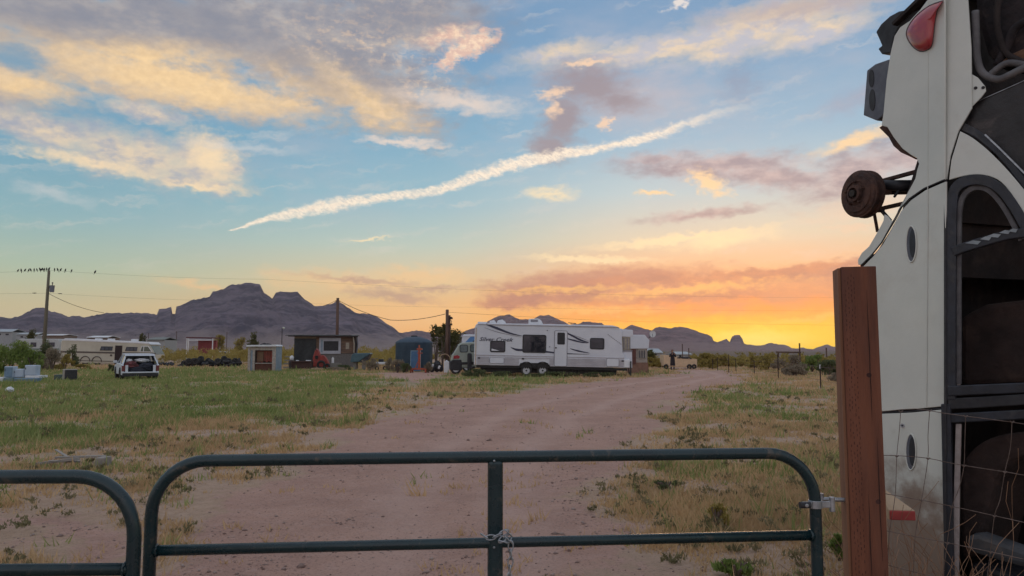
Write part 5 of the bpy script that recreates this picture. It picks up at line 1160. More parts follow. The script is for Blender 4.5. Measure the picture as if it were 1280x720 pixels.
part_ = MB().span((W(32, 470, 37.75).x, 37.7, W(32, 472.4, 37.7).z), (W(50, 470, 37.75).x, 38.4, W(32, 469.4, 37.7).z)); tag(part(part_, 'mattress_board', M_WHITE, None, bevel=.02), 'white slab between blue freezer and rightmost appliance', 'board')
def tvbox():
    f = Fr(89, 39.5); t = thing('television', 'old black box television standing in the grass, screen towards us', 'television', f.loc(), R(37)); x, z = f.x, f.z
    part(MB().span((x(82), 0, 0), (x(97), .5, z(461.5))), 'casing', mat('beige_casing', (.36, .33, .29), .7), t, bevel=.03)
    part(MB().span((x(83.4), -.03, .04), (x(96.8), .01, z(462.4))), 'screen', M_BLACK, t, bevel=.03)
    b = part(MB().prism([(0, 0, 0), (.5, .1, 0), (.55, .5, 0), (.05, .45, 0)], (0, 0, .30)), 'storage_box', mat('dull_green_plastic', (.09, .13, .12), .6), None, bevel=.03, loc=(W(69, 438, 40).x, 40, 0)); tag(b, 'low dull green plastic box left of the black television', 'box')
    o = MB().ell((0, 0, .09), (.15, .13, .11), 12, 8); o.jitter(.02); q = part(o, 'plastic_bag', M_WHITE, None, loc=tuple(G(12, 490))); tag(q, 'crumpled white bag alone in the grass below the appliances', 'bag')
tvbox()

# ------------------------------------------------------------------ heap of tyres
def tyre_mesh():
    return MB().torus((0, 0, 0), .235, .095, 'z', 16, 8).cyl((0, 0, -.02), (0, 0, .02), .14, n=10)
base = part(tyre_mesh(), 'tyre', M_RUBBER, None, smooth=True); rr = random.Random(3); first = True
spots_ = []
for k in range(64):
    px = 224 + 78 * rr.random(); lay_ = rr.choice((0, 0, 1, 1, 2)); mid = 1 - abs((px - 268) / 48); lay_ = min(lay_, int(mid * 3.2))
    spots_.append((px, 73 + rr.uniform(-.9, 1.3), .1 + lay_ * .22, rr.uniform(-.5, .5), rr.choice((0, .2, 1.2, 1.45, .4))))
for i, (px, Y, z, tilt, up) in enumerate(spots_):
    o = base if i == 0 else base.copy()
    if i: COL.objects.link(o)
    o.location = (W(px, 438, Y).x, Y, z + (.22 if up > 1 else 0)); o.rotation_euler = (up, tilt, rr.uniform(-1.2, 1.2))
    tag(o, 'worn black tyre in the long heap left of the small shed', 'tyre', 'tyres heaped in the scrub')
# dark low wreckage left of the heap
wk = MB(); 
for k in range(9): wk.box((k * .16, rr.uniform(0, .4), .15 + .1 * rr.random()), (.4, .3, .15), (rr.random(), rr.random(), rr.random()))
tag(part(wk, 'scrap_pile', M_BLACK, None, loc=(W(199, 438, 76).x, 76, 0)), 'dark low scrap pile just behind the junk filled hatchback', 'scrap', None, 'stuff')

# ------------------------------------------------------------------ small shed
def hutch():
    f = Fr(331, 55.0); t = thing('garden_shed', 'small white open fronted shed with flat roof and red curtain', 'shed', f.loc()); x, z = f.x, f.z
    mw = mat('weathered_white_wood', (.42, .38, .34), .85, 0, (.30, .26, .23), 6, bump=.3); mb_ = mat('blue_grey_boards', (.26, .32, .38), .8, 0, (.2, .26, .32), 4)
    part(MB().prism([(x(308.8), -.2, z(433.2)), (x(308.8), -.2, z(431.4)), (x(345), -.2, z(430.8)), (x(346.6), -.2, z(432.8)), (x(345), -.2, z(433))], (0, 1.55, 0)), 'roof', M_WHITE, t, bevel=.01)
    for a, b, lo_ in ((310, 313.2, 465), (316, 318.6, 462), (340.5, 344.5, 461)): part(MB().span((x(a), 0, 0), (x(b), .12, z(433.4))), 'post', mw, t)
    part(MB().span((x(313), .05, 0), (x(316), .09, z(434))), 'side_board', mb_, t)
    part(MB().prism([(x(343.6), .02, 0), (x(343.6), .02, z(433.4)), (x(345.4), 1.25, z(433.4)), (x(345.4), 1.25, 0)], (.03, 0, 0)), 'side_wall', mb_, t)
    part(MB().span((x(310), 1.15, 0), (x(344.5), 1.2, z(434))), 'back_wall', mat('dark_boards', (.06, .04, .035), .9), t)
    part(MB().span((x(310), .02, z(437.8)), (x(343), .10, z(434.4))), 'lintel', mw, t)
    part(MB().span((x(319), .10, 0), (x(340), .14, z(454.5))), 'lower_panel', mat('brown_board', (.12, .05, .035), .9), t)
    part(MB().span((x(318), .0, z(454.6)), (x(340.5), .2, z(453.6))), 'shelf', mw, t)
    # curtain of hanging folds
    cu = MB(); n = 26; pts = []
    for i in range(n + 1):
        px = 319.5 + (340 - 319.5) * i / n; y = .30 + .05 * math.sin(i * 1.5); top = z(438.4); bot = z(453.6 - (1.5 if px > 327 else 0) + .8 * math.sin(i * .9)); pts.append((x(px), y, top, bot))
    vs = [(p[0], p[1], p[2]) for p in pts] + [(p[0], p[1] + .03, p[3]) for p in pts]; cu.add(vs, [(i, i + 1, n + 2 + i, n + 1 + i) for i in range(n)])
    part(cu, 'curtain', mat('faded_red_cloth', (.30, .075, .055), .9, 0, (.17, .06, .045), 3.5, 4), t, smooth=True)
    part(MB().span((x(320.5), .22, z(452)), (x(328), .28, z(439.5))), 'cupboard', mat('brown_cupboard', (.17, .10, .06), .8), t)
    for i, (a, b, c) in enumerate(((322, 333, 429.2), (326, 330, 428.6))):
        o = part(MB().tube([(0, 0, 0), (.3, .1, .10 - i * .03), (.6, 0, .02)], .045, 6), 'pipe', M_BLACK, None, loc=(f.X0 + x(a), 55.5, z(430.9))); tag(o, ('bent black pipe' if i == 0 else 'short black hose piece') + ' lying on the roof of the small white shed', 'pipe')
hutch()

# ------------------------------------------------------------------ shack, with machine, table, tarp
def shack():
    f = Fr(404, 66.0); t = thing('shack', 'low wooden shack with tin roof, black tarp wall and white framed window', 'shack', f.loc(), R(14)); x, z = f.x, f.z
    mp = mat('brown_weathered_planks', (.22, .14, .10), .9, 0, (.13, .09, .07), 3, 7, .4, 16, (3, 1, .4)); mg = mat('grey_plaster_skirt', (.16, .15, .145), .9)
    part(MB().span((x(369), .1, 0), (x(446), 3.4, z(421.5))), 'inner_walls', mat('dark_boards', (0, 0, 0)), t)
    for i in range(13):
        za = z(441.5) + i * (z(420.8) - z(441.5)) / 13; part(MB().span((x(395), .0 + (i % 3) * .012, za), (x(444.5), .09, za + .105)), 'plank', mp, t)
    part(MB().span((x(395), .01, 0), (x(446), .09, z(442))), 'lower_wall', mg, t)
    tp = MB(); n = 14; P_ = []
    for i in range(n + 1):
        for j in range(9):
            u = i / n; v = j / 8; P_.append((x(369) + (x(395.2) - x(369)) * u, -.06 - .08 * math.sin(u * 9 + v * 2) * v, z(423.2) * (1 - v) + .35 * v))
    tp.add(P_, [(i * 9 + j, (i + 1) * 9 + j, (i + 1) * 9 + j + 1, i * 9 + j + 1) for i in range(n) for j in range(8)]); part(tp, 'tarp', mat('black_tarp', (.022, .026, .028), .6, 0, (.014, .016, .018), 4), t, smooth=True)
    part(MB().span((x(369), -.03, z(423.4)), (x(395), .1, z(420.8))), 'fascia', mat('tan_board', (.30, .24, .17), .9), t)
    w = part(MB().span((x(399), -.08, z(442.4)), (x(425.4), .02, z(422))), 'window', mat('grey_white_frame', (.42, .43, .48), .6, 0, (.36, .37, .42), 4), t, bevel=.02)
    part(MB().span((x(404.4), -.10, z(438.4)), (x(422.4), -.06, z(426.4))), 'pane', M_BLACK, w, bevel=.01)
    part(MB().span((x(401), -.10, z(440)), (x(403.4), -.07, z(424.5))), 'shutter', mat('blue_grey_boards', (0, 0, 0)), w)
    part(MB().span((x(431.4), -.03, z(436.4)), (x(435.6), .02, z(428.2))), 'notice_board', M_CURT, t)
    # roof sheets
    for i in range(9):
        a = 358.5 + i * 9.9; b = a + 10.4; sag = (0, .3, .1, .5, .2, -.1, .3, 0, .6)[i]; o = MB().prism([(x(a), -.55, z(419.9 + sag)), (x(b), -.55, z(419.7 + sag * .5)), (x(b), 3.7, z(417.9)), (x(a), 3.7, z(418.1))], (0, 0, .035 + .012 * (i % 2)))
        part(o, 'roof_sheet', mat('dull_tin', (.20, .17, .17), .6, .4, (.12, .085, .08), 3) if i % 3 else M_WHITE if i == 5 else mat('dull_tin', (0, 0, 0)), t)
    part(MB().span((x(362), -.5, z(421)), (x(446), -.44, z(419.9))), 'roof_beam', mat('dark_boards', (0, 0, 0)), t)
    for a, b, m_ in ((441.4, 443, M_CURT), (445, 447.4, M_GREYP), (443.6, 445, M_FRAME)): part(MB().tube([(x(a), -.3, z(441)), (x(b) - .1, -.35, z(430)), (x(b) - .2, -.3, z(420.5))], .055, 6), 'leaning_pole', m_, t)
    # things on the roof
shack()
def red_machine():
    f = Fr(400, 61.5); t = thing('red_machine', 'bright red engine driven machine standing before the shack window', 'machine', f.loc()); x, z = f.x, f.z
    mr = mat('red_machine_paint', (.33, .045, .032), .55, 0, (.22, .035, .03), 5, dirt=((.08, .05, .04), 6, .55, .75, .4))
    part(MB().prism([(x(391), 0, .25), (x(391), 0, z(447)), (x(393), 0, z(440)), (x(394.6), 0, z(435.6)), (x(397), 0, z(437)), (x(399.5), 0, z(443)), (x(401), 0, z(449)), (x(400), 0, .25)], (0, .5, 0)), 'upright_hopper', mr, t, bevel=.06)
    part(MB().span((x(394.5), -.14, z(448.6)), (x(398), .0, z(444.6))), 'engine_block', M_FRAME, t, bevel=.03)
    part(MB().prism([(x(399), .05, .2), (x(399), .05, z(446)), (x(403), .05, z(443.4)), (x(407), .05, z(447)), (x(410), .05, z(452)), (x(411.5), .05, .35), (x(408), .05, .15)], (0, .45, 0)), 'hood', mr, t, bevel=.07)
    part(MB().torus((x(402), -.03, .42), .28, .09, 'y', 18, 8), 'drive_wheel', M_RUBBER, t, smooth=True)
    part(MB().torus((x(409.5), -.03, .28), .18, .07, 'y', 16, 8), 'front_wheel', M_RUBBER, t, smooth=True)
    part(MB().tube([(x(394), .1, z(436)), (x(392.5), 0, z(434.5)), (x(396), -.1, z(438))], .03, 6), 'lever', M_FRAME, t)
    part(MB().tube([(x(405), 0, z(445)), (x(412), 0, .30)], .04, 6), 'handle_bar', mr, t)
red_machine()
def things_front_shack():
    f = Fr(376, 60.0); x, z = f.x, f.z
    t = thing('workbench', 'low dark brown workbench before the black tarp', 'table', f.loc()); mb_ = mat('dark_brown_wood', (.075, .035, .03), .8)
    part(MB().span((x(364), 0, z(452.8)), (x(389), .8, z(451.4))), 'top', mb_, t)
    part(MB().span((x(366), .1, .15), (x(388), .7, z(452.8))), 'front_panel', mb_, t)
    for a in (365.2, 388): 
        for y in (.05, .72): part(MB().span((x(a) - .05, y, 0), (x(a) + .05, y + .08, z(452.8))), 'leg', mb_, t)
    for a, b, lab in ((369.5, 372.5, 'flat white lid at the left on the dark workbench'), (382, 387.5, 'white sheet at the right on the dark workbench')): tag(part(MB().span((0, 0, 0), (x(b) - x(a), .3, .07)), 'lid', M_WHITE, None, bevel=.02, loc=(f.X0 + x(a), 60.1, z(451.3))), lab, 'lid')
    o = MB().ell((0, 0, .62), (.22, .2, .2), 10, 8).cyl((0, 0, 0), (0, 0, .6), .17, .22, 10); o.jitter(.02); tag(part(o, 'sack', mat('dark_sack', (.06, .045, .045), .9), None, loc=(W(364.5, 438, 61).x, 61, 0)), 'dark standing sack at the left end of the workbench', 'sack')
    o = MB().ell((0, 0, 0), (.17, .17, .20), 10, 8); o.jitter(.02); tag(part(o, 'helmet', M_WHITE, None, loc=(W(365, 438, 61.2).x, 61.2, .98)), 'white round helmet like object on the dark standing sack', 'helmet')
    for i in range(4):
        tag(part(MB().span((0, 0, 0), (.9 - .1 * i, .5, .10)), 'pallet_board', mat('grey_board', (.22, .21, .19), .9), None, loc=(W(354.5, 438, 64).x + .04 * i, 64, .1 + .30 * i)), ('lowest', 'second lowest', 'third lowest', 'topmost')[i] + ' grey board of the stack between shed and shack', 'board', 'boards stacked by the shack')
    tag(part(MB().cyl((0, 0, 0), (0, 0, .42), .10, n=12).cyl((0, 0, .42), (0, 0, .5), .05, n=8), 'plastic_jug', M_WHITE, None, bevel=.02, loc=(W(416.3, 438, 62).x, 62, .55)), 'small white jug right of the red machine', 'jug')
    tag(part(MB().span((0, 0, 0), (.75, .6, .55)), 'crate', mat('grey_board', (0, 0, 0)), None, loc=(W(414.5, 438, 62).x, 61.8, 0)), 'weathered grey crate under the small white jug', 'crate')
    tag(part(MB().box((0, 0, .1), (.9, .35, .2)), 'timber_beam', M_TAN, None, loc=(W(397, 438, 59.5).x, 59.5, 0)), 'tan timber lying in front of the red machine', 'timber')
    # teal boat-like shell upside down and white mower
    f = Fr(450, 61.0); x, z = f.x, f.z; t = thing('upturned_boat', 'dull teal upturned hull resting right of the shack', 'boat', f.loc())
    part(MB().prism([(x(438), 0, z(453)), (x(439.5), 0, z(444)), (x(442), 0, z(441.6)), (x(462), 0, z(441.2)), (x(463.5), 0, z(442.4)), (x(456), 0, z(447)), (x(449), 0, z(452.5))], (0, 1.2, 0)), 'hull', mat('teal_fibreglass', (.065, .13, .155), .5, 0, (.045, .095, .12), 3), t, bevel=.08)
    part(MB().prism([(x(449.5), -.02, z(452.6)), (x(456), -.02, z(447)), (x(462.5), -.02, z(443)), (x(460), -.02, z(449)), (x(452), -.02, z(453.4))], (0, 1.0, 0)), 'dark_underside', M_BLACK, t)
    part(MB().span((x(441), .2, 0), (x(445), .9, z(452))).span((x(452), .2, 0), (x(455), .9, z(451))), 'trestle', mat('grey_board', (0, 0, 0)), t, kind='stuff')
    f = Fr(476, 60.0); x, z = f.x, f.z; t = thing('lawn_mower', 'small white and black mower standing in the weeds near the tank', 'mower', f.loc())
    part(MB().span((x(470.5), 0, z(455.5)), (x(482), .6, z(452.6))), 'deck', M_WHITE, t, bevel=.05)
    part(MB().span((x(473), .1, z(452.7)), (x(479), .5, z(449))), 'engine', M_BLACK, t, bevel=.05)
    for a in (471.5, 481.5): part(MB().torus((x(a), -.03, .17), .13, .05, 'y', 14, 6), 'wheel', M_RUBBER, t)
    part(MB().tube([(x(470.5), .1, z(453)), (x(468), .1, z(448.5)), (x(472), .1, z(448))], .03, 6), 'handle', M_GREYP, t)
things_front_shack()

# ------------------------------------------------------------------ round water tank and clutter in front of it
def tank():
    f = Fr(514.5, 57.5); t = thing('water_tank', 'large round dark green water tank with domed lid', 'tank', f.loc()); x, z = f.x, f.z
    r = (x(538) - x(491)) / 2; n = 48; prof = [(r * .985, 0), (r, .06), (r, z(429.5)), (r * 1.012, z(428.6)), (r * 1.01, z(427.8)), (r * .97, z(426.6)), (r * .72, z(423.4)), (r * .4, z(421)), (r * .14, z(420.2)), (.01, z(420.1))]
    vs = []; fs = []; y0 = r
    for i, (a, b) in enumerate(prof):
        for j in range(n): q = 2 * math.pi * j / n; rib = 1 + (.006 * math.cos(q * 12) if 1 <= i <= 2 else 0); vs.append((a * rib * math.cos(q), y0 + a * rib * math.sin(q), b))
    for i in range(len(prof) - 1):
        for j in range(n): fs.append((i * n + j, i * n + (j + 1) % n, (i + 1) * n + (j + 1) % n, (i + 1) * n + j))
    m_ = mat('dark_green_polyethylene', (.034, .066, .100), .6, 0, (.027, .052, .082), 1.3, dirt=((.10, .09, .08), 1.4, .58, .8, .4)); o = part(MB().add(vs, fs), 'shell', m_, t); smooth_angle(o, 35)
    part(MB().cyl((0, y0, z(420.6)), (0, y0, z(419)), .25, n=20), 'lid', M_BLACK, t)
    for k in range(5): part(MB().torus((0, y0, .35 + k * .42), r * 1.002, .012, 'z', 48, 5), 'hoop', m_, t, smooth=True)
    # blue panel leaning, orange hoist
    f = Fr(513, 55.5); x, z = f.x, f.z
    p = thing('blue_panel', 'flat blue panel leaning against the front of the tank', 'panel', (f.X0 + x(518.5), 55.9, 0), rot=(R(-7), 0, 0)); hw = (x(525) - x(512)) / 2; zt = z(438)
    part(MB().span((-hw, -.02, .05), (hw, .02, zt)), 'sheet', mat('blue_painted_sheet', (.045, .125, .24), .5, 0, (.035, .10, .20), 3), p)
    for a, b in (((-hw, -.035, .05), (-hw + .05, .03, zt)), ((hw - .05, -.035, .05), (hw, .03, zt)), ((-hw + .05, -.035, zt - .05), (hw - .05, .03, zt))): part(MB().span(a, b), 'frame', mat('pale_blue_edge', (.22, .32, .40), .6), p)
    f = Fr(524, 54.0); x, z = f.x, f.z; h = thing('engine_hoist', 'orange red wheeled jack stand in front of the tank', 'hoist', f.loc()); mo = mat('orange_red_paint', (.42, .075, .028), .5, 0, (.3, .06, .03), 6)
    part(MB().span((x(522.6), 0, .25), (x(525.4), .14, z(435))), 'mast', mo, h, bevel=.01)
    part(MB().span((x(521), -.05, z(437.4)), (x(527.6), .18, z(435.4))).span((x(523), 0, z(435)), (x(524.6), .12, z(431.5))).span((x(521.5), -.05, z(442)), (x(527.8), .18, z(440.8))), 'head', mo, h, bevel=.01, kind='stuff')
    part(MB().span((x(513.5), -.05, .20), (x(534), .10, .32)), 'base_beam', mo, h, bevel=.01)
    for px in (515, 533): part(MB().span((x(px) - .06, -.55, .18), (x(px) + .06, .55, .28)), 'leg', mo, h, bevel=.01)
    for px in (514.8, 533.2):
        for y in (-.5, .5): part(MB().cyl((x(px) - .05, y, .09), (x(px) + .05, y, .09), .10, n=12), 'castor', mo, h)
    part(MB().tube([(x(519), 0, .3), (x(523), .02, z(451))], .03, 6), 'stay', mo, h)
tank()
def tank_clutter():
    f = Fr(545, 54.5); x, z = f.x, f.z; rr = random.Random(8)
    for i, (px, s, h_, lab) in enumerate(((540, .24, .62, 'black bag with pale patches, nearest the orange jack stand'), (546, .28, .85, 'tallest black rubbish bag in the row right of the tank'), (550.5, .20, .55, 'small black bag beside the hoop'))):
        o = MB().ell((0, 0, h_ / 2), (s, s * .8, h_ / 2), 14, 10); o.v = [tuple(Vector(p) * (1 + .25 * (rr.random() - .5))) for p in o.v]; tag(part(o, 'rubbish_bag', M_BLACK, None, loc=(f.X0 + x(px), 54.6 + .2 * i, 0)), lab, 'bag', 'black bags beside the tank')
    for i, (px, py) in enumerate(((538.5, 460), (541.5, 457), (549.6, 459))): tag(part(MB().box((0, 0, 0), (.14, .1, .24), (.1, .4, 0)), 'plastic_bottle', M_WHITE, None, bevel=.03, loc=(f.X0 + x(px), 54.2, z(py))), ('pale bottle low on the leftmost black bag', 'pale carton between the two left black bags', 'pale bottle leaning on the small black bag')[i], 'bottle')
    t = thing('plastic_jerrycan', 'white plastic container left of the SUV\'s black bumper', 'container', (W(558, 438, 53).x, 53, 0)); g = Fr(558, 53)
    part(MB().prism([(g.x(555), 0, .0), (g.x(555), 0, g.z(453)), (g.x(556.6), 0, g.z(451.4)), (g.x(560), 0, g.z(451.4)), (g.x(561.4), 0, g.z(453)), (g.x(561.4), 0, 0)], (0, .35, 0)), 'body', M_WHITE, t, bevel=.04)
    part(MB().cyl((g.x(558), .17, g.z(451.6)), (g.x(558), .17, g.z(450.2)), .07, n=12), 'cap', M_WHITE, t)
    t = thing('wheelbarrow', 'upended tan frame and hoop between bags and white container', 'frame', (W(552, 438, 56).x, 56, 0)); g = Fr(552, 56)
    part(MB().tube([(g.x(549.5), 0, .75)] + [(g.x(556) + .42 * math.cos(a), 0, g.z(450) + .45 * math.sin(a)) for a in [math.pi * (1 - i / 12) for i in range(13)]], .03, 6), 'hoop', M_TAN, t)
    part(MB().span((g.x(550.6), .02, 0), (g.x(560), .10, .15)), 'board', M_TAN, t); part(MB().span((g.x(549.6), 0, 0), (g.x(550.6), .08, g.z(450))), 'upright', M_TAN, t)
tank_clutter()

# ------------------------------------------------------------------ poles, wires, birds
M_POLE = mat('brown_creosote_pole', (.13, .075, .055), .9, 0, (.08, .05, .04), 2, 6, .3, 9, (1, 1, 8))
M_CABLE = mat('black_cable', (.03, .028, .03), .7)
def sag(a, b, s, n=14):
    a = Vector(a); b = Vector(b); return [a.lerp(b, i / n) - Vector((0, 0, s * 4 * (i / n) * (1 - i / n))) for i in range(n + 1)]
def leaning_pole():
    Y = 92; b = W(54.6, 438, Y); b.z = 0; tp_ = W(61.2, 338.5, Y)
    t = thing('utility_pole', 'tall utility pole leaning right with grey transformer, under the birds', 'pole', b); r = tp_ - b
    part(MB().tube([(0, 0, -.3), r * .5, r], [.24, .20, .15], 10), 'shaft', mat('greenish_pole', (.16, .14, .10), .9, 0, (.10, .09, .065), 1, 6, .3, 6, (1, 1, 8)), t, smooth=True)
    tr = W(65, 361, Y) - b; o = part(MB().cyl(tr + Vector((0, 0, -.42)), tr + Vector((0, 0, .36)), .26, .29, 16).cyl(tr + Vector((0, 0, .36)), tr + Vector((0, 0, .42)), .31, n=16), 'transformer', mat('grey_transformer', (.16, .17, .21), .5), t)
    part(MB().cyl(tr + Vector((.03, 0, .42)), tr + Vector((.03, 0, .68)), .045, n=8).ell(tr + Vector((.03, 0, .74)), (.09, .09, .10), 8, 6), 'insulator', mat('brown_insulator', (.10, .07, .05), .3), o)
    part(MB().box(tr + Vector((-.36, 0, .15)), (.3, .06, .06)).box(tr + Vector((-.36, 0, -.2)), (.3, .06, .06)), 'bracket', M_BLACK, t, kind='stuff')
    part(MB().cyl(r, r + Vector((0, 0, .14)), .07, n=8), 'top_insulator', M_BLACK, t)
    return b, tp_
b_, tp_ = leaning_pole()
def line(lab, pts, r=.02, s=None, name='power_line'):
    P_ = []
    for i in range(len(pts) - 1): P_ += sag(pts[i], pts[i + 1], s if s is not None else .0)[(1 if i else 0):]
    o0 = Vector(P_[0]); mb = MB().tube([Vector(p) - o0 for p in P_], r, 5); o = part(mb, name, M_CABLE, None, loc=o0); tag(o, lab, 'cable'); return P_
top = line('power line the birds sit on, over the top of the leaning pole', [W(-160, 340, 96), W(61.5, 337.8, 92), W(330, 349, 110), W(760, 368, 150), W(1100, 372, 190)], .009, .25)
line('thin second wire halfway up the leaning pole', [W(-150, 363, 96), W(60, 366.5, 92), W(330, 377, 108), W(600, 384, 130), W(1100, 388.5, 170)], .008, .2)
line('service cable slanting from the leaning pole down towards the butte', [W(61, 367, 92), W(130, 391, 97)], .028, .35)
line('cable from the brown pole behind the shack rightwards to the double pole', [W(424, 376, 78), W(488, 400, 72), W(556.5, 392.5, 60.5)], .026, .2)
line('short cable left of the brown pole behind the shack', [W(404, 382.3, 79), W(421, 375, 78)], .02, .06)
line('faint wire low over the trailer roof and the right hills', [W(556, 390, 60), W(800, 402, 130), W(1100, 407, 170)], .010, .1)
for name, lab, px, pt, pb, Y, w in (('utility_pole', 'thin brown pole rising behind the shack roof', 421, 372.5, 455, 79, .17), ):
    b = W(px, 438, Y); b.z = 0; t = thing(name, lab, 'pole', b); tz = W(px, pt, Y).z
    part(MB().cyl((0, 0, -.3), (0, 0, tz), w, w * .85, 10), 'shaft', M_POLE, t, smooth=True); part(MB().cyl((-.25, 0, tz - .35), (.25, 0, tz - .35), .05, n=6), 'cross_bolt', M_POLE, t)
def dbl():
    Y = 60; b = W(559, 438, Y); b.z = 0; t = thing('utility_pole', 'thick double wooden pole standing between tank and trailer', 'pole', b); tz = W(559, 387, Y).z; t2 = W(562, 394, Y).z
    part(MB().cyl((-.02, 0, -.3), (-.02, 0, tz), .15, .125, 12), 'shaft', M_POLE, t, smooth=True); part(MB().cyl((.17, .05, 1.2), (.17, .05, t2), .085, .08, 10), 'second_shaft', M_POLE, t, smooth=True)
    for z_, x_ in ((t2 - .25, .28), (t2 - .75, .25), (t2 - .2, .2)): part(MB().box((x_, 0, z_), (.30, .12, .16)), 'fitting', M_POLE, t, bevel=.02)
    part(MB().tube([(.2, -.1, t2 - .3), (.35, -.1, t2 - .5), (.25, -.1, t2 - 1.2), (.2, -.1, 1)], .025, 6), 'conduit', M_BLACK, t)
dbl()
def mast():
    b = W(352, 438, 70); b.z = 0; t = thing('lamp_mast', 'thin mast with a small pale lamp between shed and shack', 'mast', b); tz = W(352, 410, 70).z
    part(MB().cyl((0, 0, 0), (0, 0, tz), .035, n=6), 'shaft', M_CABLE, t); part(MB().ell((.14, 0, tz + .0), (.13, .10, .10), 10, 6), 'lamp_head', mat('pale_lamp', (.6, .62, .55), .4), t)
mast()
for i, (px, pt, Y) in enumerate(((220, 414, 160), (283, 415, 170), (185, 416, 165), (853, 416, 110), (861, 421, 105))):
    b = W(px, 438, Y); b.z = 0; t = thing('utility_pole', ('far thin pole left of the red shelter', 'far thin pole right of the red shelter', 'far thin pole above the cream motorhome nose', 'far thin pole right of the person', 'shorter far pole just right of the person')[i], 'pole', b); part(MB().cyl((0, 0, 0), (0, 0, W(px, pt + 14 * (i > 2), Y).z), .07, n=6), 'shaft', M_POLE, t)
# birds along the wire
def on_wire(px):
    for i in range(len(top) - 1):
        a, b = Vector(top[i]), Vector(top[i + 1])
        pa = 640 + F * a.x / a.y; pb = 640 + F * b.x / b.y
        # approximate pixel column through the true camera
        if pa <= px <= pb: return a.lerp(b, (px - pa) / (pb - pa))
    return Vector(top[0])
M_BIRD = mat('black_feathers', (.02, .02, .022), .8)
BX = [18.7, 22.8, 27.5, 32.2, 34.8, 39.0, 42.6, 46.4, 48.3, 50.2, 52.2, 54.8, 57.6, 64.6, 68.6, 72.2, 78.2, 86.0, 115.6]
def bird_proto(lab):
    t = thing('bird', lab, 'bird', (0, 0, 0), 0, 'birds perched on the power line')
    mb = MB().ell((0, 0, .15), (.085, .10, .15), 10, 8, (.35, 0, 0)).ell((0, -.07, .31), (.062, .065, .062), 8, 6).cyl((0, -.12, .31), (0, -.19, .30), .02, .004, 5); part(mb, 'body', M_BIRD, t, smooth=True)
    part(MB().prism([(-.03, .05, .06), (.03, .05, .06), (.035, .12, -.17), (-.035, .12, -.17)], (0, .015, 0)), 'tail', M_BIRD, t); return t
bp0 = bird_proto('black bird sitting in the dense row left of the leaning pole')
for i, px in enumerate(BX):
    if i == 0: b = bp0
    else:
        b = bp0.copy(); COL.objects.link(b)
        for c in bp0.children: d = c.copy(); COL.objects.link(d); d.parent = b
    p = on_wire(px + .3); b.location = p + Vector((0, 0, .0)); b.rotation_euler = (0, 0, random.uniform(-2.6, 2.6)); b.scale = [random.uniform(.85, 1.1)] * 3
    ORD = ['leftmost', 'second', 'third', 'fourth', 'fifth', 'sixth', 'seventh', 'eighth', 'ninth', 'tenth', 'eleventh', 'twelfth', 'thirteenth']
    b['label'] = 'black bird on the top wire, ' + ORD[min(i, 12)] + (' from the left end' if i else ' of the row')
    if px == 115.6: b['label'] = 'lone black bird far along the wire, right of all the others'
    elif px == 86.0: b['label'] = 'black bird second from the right end of the perched birds'
    elif px > 61: b['label'] = 'black bird sitting ' + {64.6: 'first', 68.6: 'second', 72.2: 'third', 78.2: 'fourth'}[px] + ' to the right of the leaning pole top'
for i, px in enumerate((43, 75)):
    o = part(MB().ell((0, 0, 0), (.28, .05, .05), 8, 6), 'line_spacer', M_CABLE, None, loc=W(px, 366.3 + i * .8, 92.3)); tag(o, ('spacer on the second wire left of the leaning pole', 'spacer on the second wire right of the leaning pole')[i], 'fitting')

